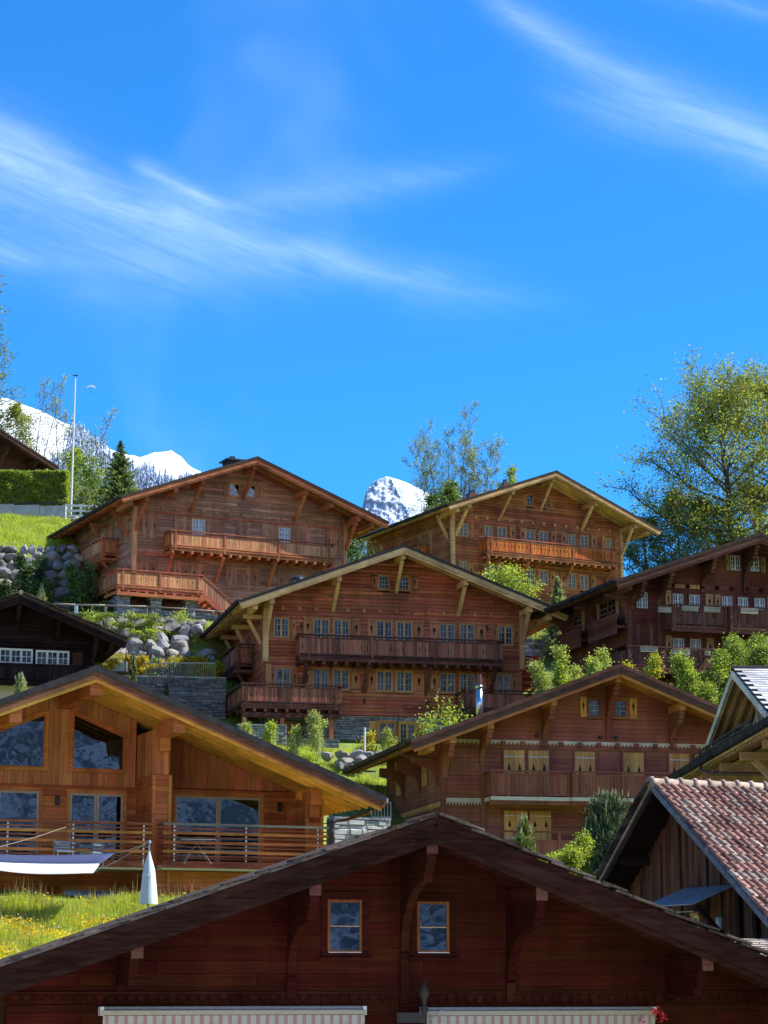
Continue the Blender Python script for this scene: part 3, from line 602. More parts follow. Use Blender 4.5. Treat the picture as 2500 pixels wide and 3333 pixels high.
def house_upper_right():
    h = House('chalet', 'brown chalet with sunlit orange balcony boards and open shutters high on the right', 'chalet', (1811, 1531), 155, 27, 2.2, 26.9)
    h.s_l, h.s_r = 0.372, 0.400
    roof(h, 8.55, 8.55, h.s_l, h.s_r, 13.0, ('slate', 'h2_trim', 'h2_trim', 'h2_trim', 'roof_brown'), bo=1.4, wl=7.08, wr=6.6, purl=(0, -3.3, -6.75, -7.7, 3.45, 6.75, 7.7))
    for x, z in ((-.05, 5.7), (-3.4, 4.7), (-6.85, 3.26), (3.3, 4.5), (6.6, 2.9)): brace(h, x, z, 'h2_trim')
    W = h.front(); up = [(-6.63, -5.92, 3.25), (-4.54, -3.94, 3.3), (-3.53, -2.87, 3.3), (-1.24, -.58, 3.3), (-.19, .5, 3.3), (2.15, 2.77, 3.25), (3.19, 3.85, 3.25), (5.37, 5.87, 3.2)]
    wins = [(a, b, z, 4.15) for a, b, z in up] + [(-6.57, -5.99, .55, 1.5), (-4.57, -3.85, .3, 1.45), (-3.5, -2.8, .3, 1.45), (-1.31, -.58, .3, 1.4), (-.2, .46, .3, 1.4), (2.09, 2.75, .27, 1.32), (3.14, 3.76, .25, 1.3)]
    att = [(-1.15, -.66, 5.9, 6.7), (.02, .42, 5.9, 6.68)]
    shell(h, 7.08, 6.6, 13.0, 'h2_wall', 'h2_trim', -2.0, .21, [(a - .05, b + .05, c - .05, d + .05) for a, b, c, d in wins + att], zs=-1.6, style='log', t=.08)
    for q in wins: window(h, W, *q, frame='h2_pale', curtain='curtain', cas=.07, bar=.022, cols=2, rows=3 if q[3] - q[2] > .9 else 2)
    for q in att: window(h, W, *q, leaves=1, cols=2, rows=3, frame='h2_pale', cas=.06, sash='h2_pale')
    for a, b in ((-1.48, -1.2), (.72, 1.0)): shutter(h, W, a, b, 5.85, 6.72, 'h2_pale')
    for a, b in ((-5.72, -5.5), (-5.07, -4.63), (-2.58, -2.1), (-1.76, -1.3), (.72, 1.2), (1.61, 2.06), (4.05, 4.56), (5.0, 5.28), (6.08, 6.42)): shutter(h, W, a, b, 3.2, 4.27, 'h2_pale', d=.085)
    for a, b in ((-5.9, -5.5), (-2.7, -2.2), (.62, 1.1), (1.5, 2.0), (3.95, 4.4)): shutter(h, W, a, b, .3, 1.4, 'h2_pale', d=.085)
    beam_ends(h, W, -5.3, 5.65, 13, 4.68, 'h2_trim', .16)
    for x in (-7.08, 6.6): corner_post(h, x, -.02, 'h2_trim', -1.6, h.z(x, -.5), .26)
    balcony(h, W, -5.05, 5.45, 1.3, 2.1, 1.05, 'h2_board', 'h2_wall', .15, [.35, 3.5, 6.9, 10.1], 'key', 2, joist=.6, braces=(-4.85, -1.7, 1.85, 5.1), bdrop=1.35)
    WL = h.left(-7.08)
    balcony(h, WL, 3.2, 6.4, 1.0, 2.1, 1.05, 'h2_board', 'h2_wall', .15, 2, 'key', 2, joist=.7)
    window(h, WL, 3.4, 4.3, 2.6, 4.1, frame='h2_pale', cas=.07); shutter(h, WL, 4.45, 4.9, 2.5, 4.15, 'h2_pale'); shutter(h, WL, 2.85, 3.3, 2.5, 4.15, 'h2_pale')
    beam(h.rf, 'brace', 'h2_trim', (-7.85, .6, h.z(-7.85) - .75), (-7.1, .6, 3.1), .16, .18); beam(h.rf, 'outrigger', 'h2_trim', (-8.0, .6, h.z(-7.85) - .62), (-6.8, .6, h.z(-7.85) - .62), .18, .2)
    for x, y, s in ((-3.9, 3.2, .6), (-1.2, 3.0, .35)):
        c = MB().box(x, x + s, y, y + s, h.z(x) - .4, h.z(x) + .55).done('chimney', 'copper', h.rf); box(c, 'chimney_cap', 'copper', x - .2, x + s + .2, y - .2, y + s + .2, h.z(x) + .12, h.z(x) + .18); box(c, 'chimney_pot', 'dark_metal', x + s * .2, x + s * .8, y + .1, y + s * .8, h.z(x) + .55, h.z(x) + .75)
    return h

def house_center():
    h = House('chalet', 'large reddish chalet in the middle with pale timber eaves and dark weathered balconies', 'chalet', (1317, 1771), 117, 13, 2.0, 12.2)
    h.s_l, h.s_r = 0.378, 0.371
    roof(h, 8.66, 8.89, h.s_l, h.s_r, 13.0, ('slate', 'h3_trim', 'h3_trim', 'h3_trim', 'slate'), bo=1.5, wl=6.96, wr=6.88, purl=(0, -3.4, -6.93, -7.8, 3.4, 6.9, 7.95), rsp=.7)
    for x, z in ((0, 8.05), (-3.4, 6.93), (-6.93, 5.5), (3.4, 6.95), (6.88, 5.45)): brace(h, x, z, 'h3_trim')
    W = h.front()
    up = [(-6.56, -5.75), (-4.45, -3.61), (-3.36, -2.52), (-1.07, -.22), (.02, .86), (2.35, 3.2), (3.46, 4.29), (5.58, 6.37)]
    wins = [(a, b, 5.43 if k in (0, 7) else 4.55, 6.47) for k, (a, b) in enumerate(up)] + [(a, b, 2.78, 3.83) for a, b in ((-6.45, -5.64), (-4.47, -3.62), (-3.38, -2.53), (-1.06, -.22), (.01, .86), (2.34, 3.18), (3.44, 4.26), (5.47, 6.21))]
    att = [(-.96, -.4, 8.18, 8.9), (.15, .71, 8.18, 8.9)]; low = [(-.92, -.06, -.2, 1.14), (.18, 1.0, -.05, 1.12)]
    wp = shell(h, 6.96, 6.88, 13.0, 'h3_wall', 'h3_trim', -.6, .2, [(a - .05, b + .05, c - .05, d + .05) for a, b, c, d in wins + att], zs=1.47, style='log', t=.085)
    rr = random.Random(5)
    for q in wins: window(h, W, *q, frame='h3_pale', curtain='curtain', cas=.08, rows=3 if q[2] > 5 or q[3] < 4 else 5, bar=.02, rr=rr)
    for q in att: window(h, W, *q, leaves=1, cols=3, rows=3, frame='h3_pale', cas=.07, sash='h3_pale')
    for a, b, z0, z1 in ((-1.36, -1.02, 8.1, 9.0), (.84, 1.18, 8.1, 9.0)): shutter(h, W, a, b, z0, z1, 'h3_board', d=.09, batten='h3_dark')
    for a, b in ((-6.84, -6.65), (-5.62, -5.38), (-4.98, -4.52), (-2.40, -1.92), (-1.56, -1.12), (.95, 1.5), (1.82, 2.30), (4.38, 4.90), (5.30, 5.52), (6.46, 6.72)): shutter(h, W, a, b, 5.4, 6.58, 'h3_pale', d=.09, batten='h3_board')
    for a, b in ((-6.7, -6.5), (-5.55, -5.28), (-4.98, -4.55), (-2.42, -1.92), (-1.56, -1.1), (.96, 1.5), (1.82, 2.30), (4.36, 4.88), (5.15, 5.42), (6.3, 6.6)): shutter(h, W, a, b, 2.66, 3.9, 'h3_pale', d=.09, batten='h3_board')
    beam_ends(h, W, -6.06, 6.03, 15, 6.98, 'h3_pale', .17, skip=(3, 11))
    for z0, z1 in ((6.62, 6.76), (4.0, 4.14), (1.48, 1.62)): W.box(h.root, 'string_course', 'h3_wall', -7.0, 6.92, .06, .125, z0, z1)
    for x in (-6.96, 6.88): corner_post(h, x, -.02, 'h3_trim', 4.15, h.z(x, -.5), .27); corner_post(h, x + (.15 if x < 0 else -.15), -.02, 'h3_pale', 1.5, 4.0, .27)
    for u, z in ((-5.1, 6.1), (-6.2, 3.5), (4.96, 6.3), (-1.72, 2.2), (1.65, 2.2)): W.box(h.root, 'wall_lamp', 'iron', u - .05, u + .05, .08, .2, z - .14, z + .14)
    hol = lambda k, n: (k // 5) % 2 == 0
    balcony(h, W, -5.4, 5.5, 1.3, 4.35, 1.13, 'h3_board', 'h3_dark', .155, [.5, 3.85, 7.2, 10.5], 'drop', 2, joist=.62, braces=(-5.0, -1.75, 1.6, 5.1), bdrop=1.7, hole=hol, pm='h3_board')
    WL = h.left(-6.96)
    balcony(h, WL, 2.9, 9.8, 1.1, 4.35, 1.13, 'h3_board', 'h3_dark', .155, 4, 'drop', 3, joist=.7, braces=(3.2, 6.2, 9.4), bdrop=1.6, hole=hol)
    for y, a in ((3.4, 4.4), (6.0, 7.0)): window(h, WL, y, a, 4.5, 6.3, frame='h3_pale', cas=.07)
    for y in (.9, 4.6, 8.4): beam(h.rf, 'brace', 'h3_trim', (-7.75, y, h.z(-7.8) - .85), (-7.05, y, 5.2), .15, .17); beam(h.rf, 'outrigger', 'h3_trim', (-8.0, y, h.z(-7.8) - .72), (-6.6, y, h.z(-7.8) - .72), .2, .22)
    for y in (.9, 4.6): beam(h.rf, 'brace', 'h3_trim', (7.75, y, h.z(7.8) - .85), (6.95, y, 5.5), .15, .17); beam(h.rf, 'outrigger', 'h3_trim', (8.1, y, h.z(7.8) - .72), (6.6, y, h.z(7.8) - .72), .2, .22)
    WR = h.right(6.88)
    balcony(h, WR, .35, 4.2, 1.15, 3.85, 1.1, 'red_wood', 'red_wood', .155, 3, 'drop', 4, joist=.7, braces=(.6, 3.8), bdrop=1.5, label='sunlit red boarded side balcony')
    # terraces at the lower floor
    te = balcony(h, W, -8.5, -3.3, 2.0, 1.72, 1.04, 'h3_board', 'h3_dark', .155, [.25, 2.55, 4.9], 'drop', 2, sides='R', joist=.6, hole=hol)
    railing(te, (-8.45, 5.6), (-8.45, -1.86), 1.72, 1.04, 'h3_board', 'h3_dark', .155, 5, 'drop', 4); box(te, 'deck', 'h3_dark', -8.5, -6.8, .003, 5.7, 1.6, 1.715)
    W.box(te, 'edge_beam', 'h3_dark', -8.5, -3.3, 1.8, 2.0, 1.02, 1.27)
    for x in (-8.35, -6.4, -3.85): beam(te, 'post', 'h3_wall', (x, -1.85, -.4), (x, -1.85, 1.05), .2, .2, (1, 0, 0))
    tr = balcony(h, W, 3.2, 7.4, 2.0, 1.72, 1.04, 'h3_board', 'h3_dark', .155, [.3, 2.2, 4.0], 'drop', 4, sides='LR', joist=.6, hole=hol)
    # stone ground floor
    sb = MB().box(-6.9, 6.8, .06, .3, -.6, 1.46).done('plinth', 'mortar', h.root)
    op = [(-.98, 1.06, -.6, 1.2)]
    stone_face(sb, h, Wall((0, .06, 0), (1, 0, 0), (0, -1, 0)), -6.9, 4.0, -.35, 1.46, 'ashlar', .14, .42, opens=op + [(-6.3, -5.0, -.6, 1.1)])
    for k, q in enumerate(low): window(h, W, q[0], q[1], -.25, q[3], frame='honey', sash='honey', cas=.09, rows=5, curtain='curtain', rr=rr)
    for a, b in ((-1.46, -1.02), (1.12, 1.55)): shutter(h, W, a, b, -.2, 1.18, 'honey', d=.08)
    W.box(sb, 'cellar_door', 'h1_board', -6.25, -5.05, -.02, .04, -.5, 1.05)
    WLs = Wall((-6.9, 0, 0), (0, 1, 0), (-1, 0, 0)); stone_face(sb, h, WLs, 0, 5, -.3, 1.46, 'ashlar_dark', .14, .5)
    tube = MB().tube([(-8.68, 1.0, h.z(-8.66) - .02), (-8.72, 1.0, h.z(-8.66) - .3), (-8.4, 1.0, h.z(-8.66) - .5), (-7.1, 1.0, h.z(-8.66) - .75)], .05, 8).done('downpipe', 'copper', h.rf)
    c = MB().tube([(-4.3, 5, h.z(-4.3) - .2), (-4.3, 5, h.z(-4.3) + .7)], .28, 12).done('chimney', 'tin', h.rf); MB().tube([(-4.3, 5, h.z(-4.3) + .72), (-4.3, 5, h.z(-4.3) + .85), (-4.3, 5, h.z(-4.3) + 1.05)], [.42, .38, .05], 12).done('chimney_cap', 'dark_metal', c)
    return h

def zigzag(par, W, u0, u1, z0, z1, mat, n, d=.02):
    pts = [(u0, z1)]
    for k in range(n):
        a = u0 + (u1 - u0) * k / n; b = (u1 - u0) / n; pts += [(a, z0 + (z1 - z0) * .55), (a + b * .5, z0)]
    pts += [(u1, z0 + (z1 - z0) * .55), (u1, z1)]
    MB().prism(pts[::-1], lambda a, b, dd: W.p(a, dd, b), 0.061, .061 + d).done('frieze', mat, par)

def house_yellow_shutters():
    h = House('chalet', 'dark brown chalet with closed honey-yellow shutters behind the big pine', 'chalet', (2020, 2159), 94, 12, 1.9, 4.5)
    h.s_l, h.s_r = 0.378, 0.395
    roof(h, 8.9, 8.9, h.s_l, h.s_r, 11.0, ('roof_brown', 'h4_verge', 'h4_soffit', 'h4_soffit', 'h4_verge', 'h4_soffit'), bo=1.0, wl=7.15, wr=7.1, purl=(0, -2.8, -5.5, -7.1, -8.0, 2.8, 5.5, 7.1), rsp=.65, barge=.3)
    for x, d in ((0, 2.2), (-2.8, 1.5), (-5.5, 1.15), (-7.1, 1.2), (2.8, 1.3), (5.5, 1.1)): bracket(h, x, d, 'h4_trim', .22, post=.1 if x in (0, 2.8) else 0)
    W, WL = h.front(), h.left(-7.15); wp_open = [(-.88, -.33, 6.48, 7.22), (.26, .82, 6.48, 7.22)]
    shell(h, 7.15, 7.1, 11.0, 'h4_wall', 'h4_trim', -1.5, .19, [(a - .05, b + .05, c - .05, d + .05) for a, b, c, d in wp_open], zs=-1.2, t=.04)
    for q in wp_open: window(h, W, *q, leaves=1, cols=2, rows=3, frame='h4_trim', sash='h0_frame', cas=.08, curtain='curtain')
    for a, b in ((-1.23, -.92), (.95, 1.28)): shutter(h, W, a, b, 6.46, 7.33, 'honey', d=.05, hole=True)
    def closed(a, b, z0, z1, WW=W):
        m = MB(); fn = lambda u, z, d: WW.p(u, d, z)
        for q in ([(a - .08, z1), (b + .08, z1), (b + .08, z1 + .08), (a - .08, z1 + .08)], [(a - .08, z0), (a, z0), (a, z1), (a - .08, z1)], [(b, z0), (b + .08, z0), (b + .08, z1), (b, z1)]): m.prism(q, fn, .03, .09)
        m.done('window_frame', 'h4_trim', h.root); s = shutter(h, WW, a + .01, b - .01, z0, z1, 'honey', 4, 'drop', d=.045, bats=(), hole=False)
        for f, l in ((.86, 0), (.86, 1), (.2, 0), (.2, 1)):
            u = a + .03 if not l else b - .45
            if WW is W and (rnd.random() < .7): WW.box(s, 'hinge', 'white_paint', u, u + .42, .083, .10, z0 + (z1 - z0) * f - .018, z0 + (z1 - z0) * f + .018)
        for u in (a + (b - a) * .25, a + (b - a) * .75):
            zc = z0 + (z1 - z0) * .62; k = (z1 - z0) * .09
            MB().prism([(u - .012, zc + k), (u - .05, zc - k * .1), (u - .075, zc - k * .55), (u - .03, zc - k * .8), (u, zc - k * 1.3), (u + .03, zc - k * .8), (u + .075, zc - k * .55), (u + .05, zc - k * .1), (u + .012, zc + k)], fn, .0805, .0825).done('painted_cutout', 'dark_room', s)  # dark plates laid on the boards paint the shade inside holes
    for a, b in ((-4.58, -3.66), (-3.52, -2.6), (-1.51, -.6), (.61, 1.54), (2.63, 3.55), (3.69, 4.6)): closed(a, b, 3.1, 5.0)
    for a, b in ((-4.6, -3.6), (-3.5, -2.55), (-.98, -.1)): closed(a, b, 1.1, 2.48)
    for q in ((-6.82, -5.89, 3.95, 5.05), (-.44, .42, 3.2, 4.97)):
        m = MB(); m.prism([(q[0], q[2]), (q[1], q[2]), (q[1], q[3]), (q[0], q[3])], lambda u, z, d: W.p(u, d, z), .03, .075); s = m.done('roller_blind', 'h4_wall', h.root)
        n = 12
        for k in range(n): W.box(s, 'slat', 'h4_board', q[0] + .06, q[1] - .06, .075, .09, q[2] + (q[3] - q[2]) * k / n + .01, q[2] + (q[3] - q[2]) * (k + .85) / n)
    for y0, y1 in ((2.6, 5.0), (7.8, 9.6)): closed(y0, y0 + 1.0, 3.7, 4.75, WL)
    for u0, u1 in ((-6.9, -5.55), (-5.35, 6.9)): zigzag(h.root, W, u0, u1, 5.22, 5.42, 'h5_pale', int((u1 - u0) / .17)); W.box(h.root, 'frieze_board', 'h4_trim', u0, u1, .045, .06, 5.08, 5.46)
    zigzag(h.root, W, -7.1, -5.5, 2.68, 2.98, 'h5_pale', 12, .05); zigzag(h.root, WL, .1, 10.8, 2.62, 2.85, 'honey', 60, .05)
    beam_ends(h, W, -4.6, 3.7, 11, 5.28, 'h4_trim', .17, out=.2)
    for x in (-7.15, -5.48): corner_post(h, x, -.02, 'h4_trim', -1.2, h.z(x, -.5), .2)
    for u in (-3.1, -.35, .35, 2.9): W.box(h.root, 'spotlight', 'iron', u - .09, u + .03, .04, .2, 5.55, 5.68)
    balcony(h, W, -5.45, -2.05, 1.3, 2.98, 1.08, 'h4_board', 'h4_trim', .15, [.1, .75, 2.1, 3.3], None, 4, sides='L', joist=0, under='cream', fl=.3, gap=.06)
    b2 = balcony(h, W, -2.04, 6.9, 1.45, 2.98, 1.08, 'h4_board', 'h4_trim', .15, [.1, .4, 2.2, 4.2, 6.2, 8.4], 'drop', 8, sides='LR', joist=0, under='cream', fl=.3, gap=.06)
    balcony(h, W, -6.4, 6.9, 1.3, .55, 1.05, 'h4_board', 'h4_trim', .15, 8, None, 4, sides='L', joist=0, fl=.25, gap=.3)
    for y in (.7, 4.0, 7.3):                                       # side brackets under the eave
        pts = [(-8.3, h.z(-8.3) - .55), (-7.15, h.z(-8.3) - .55), (-7.15, 3.5), (-7.3, 3.55), (-7.36, 4.0), (-7.55, 4.25), (-7.9, 4.32), (-8.0, 4.4), (-8.3, 4.45)]
        MB().prism(pts, lambda a, b, d: (a, y + d, b), -.11, .11).done('bracket', 'h4_trim', h.rf)
    MB().tube([(-8.92, .6, h.z(-8.9) - .02), (-8.95, .6, h.z(-8.9) - .3), (-8.6, .6, h.z(-8.9) - .42), (-7.3, .6, h.z(-8.9) - .55)], .05, 8).done('downpipe', 'copper', h.rf)
    x = -4.55; y = 4.0                                             # steel flue
    c = MB().tube([(x, y, h.z(x) - .3), (x, y, h.z(x) + 1.35)], .15, 14).done('flue', 'steel', h.rf, smooth=True)
    MB().tube([(x, y, h.z(x) + 1.28), (x, y, h.z(x) + 1.36), (x, y, h.z(x) + 1.42)], [.16, .19, .16], 14).done('flue_collar', 'steel', c)
    MB().tube([(x, y, h.z(x) + 1.42), (x, y, h.z(x) + 1.68), (x, y, h.z(x) + 1.69), (x, y, h.z(x) + 1.9)], [.135, .135, .11, .11], 14).done('flue_cowl', 'copper', c)
    return h

def house_right():
    h = House('chalet', 'dark chalet at the right edge with flower boxes on two balconies', 'chalet', (2475, 1732), 112, 17, 2.0, 15.0)
    h.s_l, h.s_r = 0.358, 0.358
    roof(h, 7.84, 7.84, h.s_l, h.s_r, 9.0, ('slate', 'hr_trim', 'hr_wall', 'hr_trim', 'roof_brown'), bo=1.0, wl=6.35, wr=6.3, purl=(0, -2.35, -4.7, -6.2, -7.0, 2.35, 4.7), rsp=.65, barge=.3)
    for x, d in ((0, 2.0), (-2.35, 1.2), (-4.7, 1.0), (-6.2, .9), (2.35, 1.2)): bracket(h, x, d, 'hr_trim', .2, post=.2 if x == 0 else 0)
    W, WL = h.front(), h.left(-6.35)
    att = [(-.77, -.23, 5.48, 6.24), (.26, .83, 5.48, 6.24)]
    up = [(-5.96, -5.36, 3.3, 4.1)] + [(a, b, 3.1, 4.12) for a, b in ((-4.0, -3.42), (-3.1, -2.52), (-1.3, -.73), (-.41, .15), (.5, 1.09))]
    lo = [(a, b, .9, 1.86) for a, b in ((-4.04, -3.45), (-3.11, -2.53), (-.9, -.33), (.1, .7))]
    sd = [(1.6, 2.5, 3.1, 4.05), (2.7, 3.6, 3.1, 4.05), (6.2, 7.2, 3.1, 3.95)]
    ex = lambda L_: [(a - .05, b + .05, c - .05, d + .05) for a, b, c, d in L_]
    shell(h, 6.35, 6.3, 9.0, 'hr_wall', 'hr_trim', -1.5, .18, ex(att + up + lo), ex(sd), zs=-1.0, t=.04)
    for q in att + up + lo: window(h, W, *q, leaves=2, cols=2, rows=3, frame='hr_trim', sash='white_paint', muntin='white_paint', cas=.07, curtain='white_cloth' if q in att else 'curtain', sw=.035, bar=.022)
    for q in sd: window(h, WL, *q, leaves=2, cols=1, rows=3, frame='hr_trim', sash='hr_trim', cas=.06)
    for a, b, z0, z1 in ((-1.04, -.84, 5.45, 6.28), (.92, 1.18, 5.45, 6.28), (-4.4, -4.08, 3.3, 4.28), (-2.21, -1.78, 3.3, 4.2), (-1.7, -1.38, 3.3, 4.2), (1.2, 1.55, 3.3, 4.2), (-4.45, -4.1, .9, 1.98), (-2.23, -1.82, .9, 1.95), (-1.3, -.98, .9, 1.95)): shutter(h, W, a, b, z0, z1, 'hr_pale', 2, d=.06)
    for a, b in ((1.15, 1.5), (3.7, 4.1), (5.7, 6.05)): shutter(h, WL, a, b, 3.0, 4.1, 'hr_pale', 2, d=.05)
    beam_ends(h, W, -4.0, 1.7, 8, 4.53, 'h0_trim', .16, out=.2)
    for k, (a, b) in enumerate(((-3.9, -3.25), (-3.12, -2.5), (-2.3, -1.65), (-1.5, -.9))): W.box(h.root, 'frieze_board', 'hr_pale' if k < 2 else 'hr_trim', a, b, .045, .065, 4.43, 4.62)
    corner_post(h, -6.35, -.02, 'hr_trim', -1.0, h.z(-6.3, -.5), .2); corner_post(h, -4.78, -.03, 'hr_trim', -1.0, 4.4, .2)
    b1 = balcony(h, W, -4.6, -1.6, 1.3, 2.35, 1.05, 'hr_board', 'hr_trim', .15, [.1, .6, 1.7, 2.9], 'heart', 6, sides='L', joist=0, fl=.3, gap=.06)
    b2 = balcony(h, W, -1.58, 6.2, 1.5, 2.35, 1.05, 'hr_board', 'hr_trim', .15, [.1, .5, 2.0, 4.5, 7.6], 'heart', 6, sides='LR', joist=0, fl=.3, gap=.06)
    b3 = balcony(h, W, -7.1, 6.2, 1.5, .15, 1.05, 'hr_board', 'hr_trim', .15, 8, 'heart', 5, sides='L', joist=.9, fl=.25, gap=.06)
    railing(b3, (-7.05, 4.3), (-7.05, -1.4), .15, 1.05, 'hr_board', 'hr_trim', .15, 4, 'heart', 5, .06)
    box(b3, 'deck', 'hr_trim', -7.1, -6.36, .003, 4.4, .05, .145)
    # boxed-out side gallery with arched brackets
    for y0, y1 in ((.15, 3.9), (4.9, 8.3)):
        g = MB().box(-6.95, -6.36, y0, y1, 2.3, 2.42).done('gallery', 'hr_trim', h.root)
        courses(g, 'hr_wall', Wall((-6.95, 0, 0), (0, 1, 0), (-1, 0, 0)), 2.3, 3.05, .19, lambda z: (y0, y1), t=.04); box(g, 'frieze_board', 'hr_trim', -7.0, -6.955, y0, y1, 2.0, 2.3)
    for y in (.05, 4.1, 8.4):
        pts = [(-7.6, h.z(-7.6) - .45), (-6.36, h.z(-7.6) - .45), (-6.36, 2.4), (-6.52, 2.5), (-6.58, 3.1), (-6.75, 3.5), (-7.1, 3.75), (-7.6, 3.82)]
        MB().prism(pts, lambda a, b, d: (a, y + d, b), -.1, .1).done('bracket', 'hr_trim', h.rf)
    for x in (-6.3, -5.6): beam(h.root, 'post', 'hr_trim', (x, -.9 if x < -6 else -.9, 1.1), (x, -.9, 2.3), .14, .14, (1, 0, 0))
    def fbox(px0, px1, py0, py1, y, lab):
        a, z = h.fac(px0, py1, y); b, z2 = h.fac(px1, py0, y); p = h.world(a, y, z)
        t = thing('flower_box', lab, 'flower box', p, R(17), 'flower boxes on the dark balconies'); L, H = b - a, max(.16, min(.24, z2 - z))
        MB().box(0, L, -.02, .2, 0, H).done('trough', 'hr_box', t); box(t, 'ledge', 'hr_box', -.02, L + .02, -.05, .22, H, H + .03)
        pts = np.array([[rnd.uniform(.04, L - .04), rnd.uniform(.02, .16), H + .05 + rnd.uniform(0, .04)] for k in range(60)])
        link('seedlings', leaves(pts, .035, 'leaf_green', 3), t)
    for q, y, lab in (((2146, 2185, 1976, 1992), -1.36, 'pale flower box at the left corner of the upper dark balcony'), ((2220, 2272, 1975, 1988), -1.36, 'flower box second from left on the upper dark balcony'), ((2292, 2344, 1979, 1992), -1.36, 'flower box third from left on the upper dark balcony'), ((2412, 2467, 1983, 1996), -1.56, 'weathered flower box on the stepped-out right part of the upper balcony'),
                      ((2085, 2140, 2107, 2121), -1.56, 'grey flower box at the left on the lower dark balcony'), ((2190, 2245, 2116, 2129), -1.56, 'grey flower box in the middle of the lower dark balcony'), ((2294, 2312, 2122, 2133), -1.56, 'short flower box beside the shrub on the lower balcony')): fbox(*q, y, lab)
    c = MB().box(-1.6, -1.1, 3, 3.5, h.z(-1.6) - .3, h.z(-1.6) + .25).done('chimney', 'copper', h.rf)
    return h

def poly_window(h, W, poly, frame, cas=.09, d0=-.05, d1=.09, pane='glass_big', sash=None, sw=.05, name='window'):
    """fixed glazing of any convex outline: casing ring, sash ring, pane"""
    c = (sum(p[0] for p in poly) / len(poly), sum(p[1] for p in poly) / len(poly))
    def grow(k):
        n = len(poly); out = []
        for i in range(n):
            a, b, e = Vector(poly[i - 1]), Vector(poly[i]), Vector(poly[(i + 1) % n]); d1_, d2_ = (b - a).normalized(), (e - b).normalized()
            n1, n2 = Vector((d1_.y, -d1_.x)), Vector((d2_.y, -d2_.x)); m = (n1 + n2) / (1 + n1.dot(n2)); out.append((b.x + m.x * k, b.y + m.y * k))
        return out
    def ring(o, i, a, b, nm, mt, par):
        m = MB(); n = len(o)
        for k in range(n):
            j = (k + 1) % n; m.prism([o[k], o[j], i[j], i[k]], lambda u, z, dd: W.p(u, dd, z), a, b)
        return m.done(nm, mt, par)
    w = ring(grow(cas), poly, d0, d1, name, frame, h.root); inn = grow(-sw)
    ring(grow(-.004), inn, d0 + .05, d1 - .03, 'sash', sash or frame, w)
    MB().prism(inn, lambda u, z, dd: W.p(u, dd, z), d1 - .06, d1 - .055).done('pane', pane, w); return w

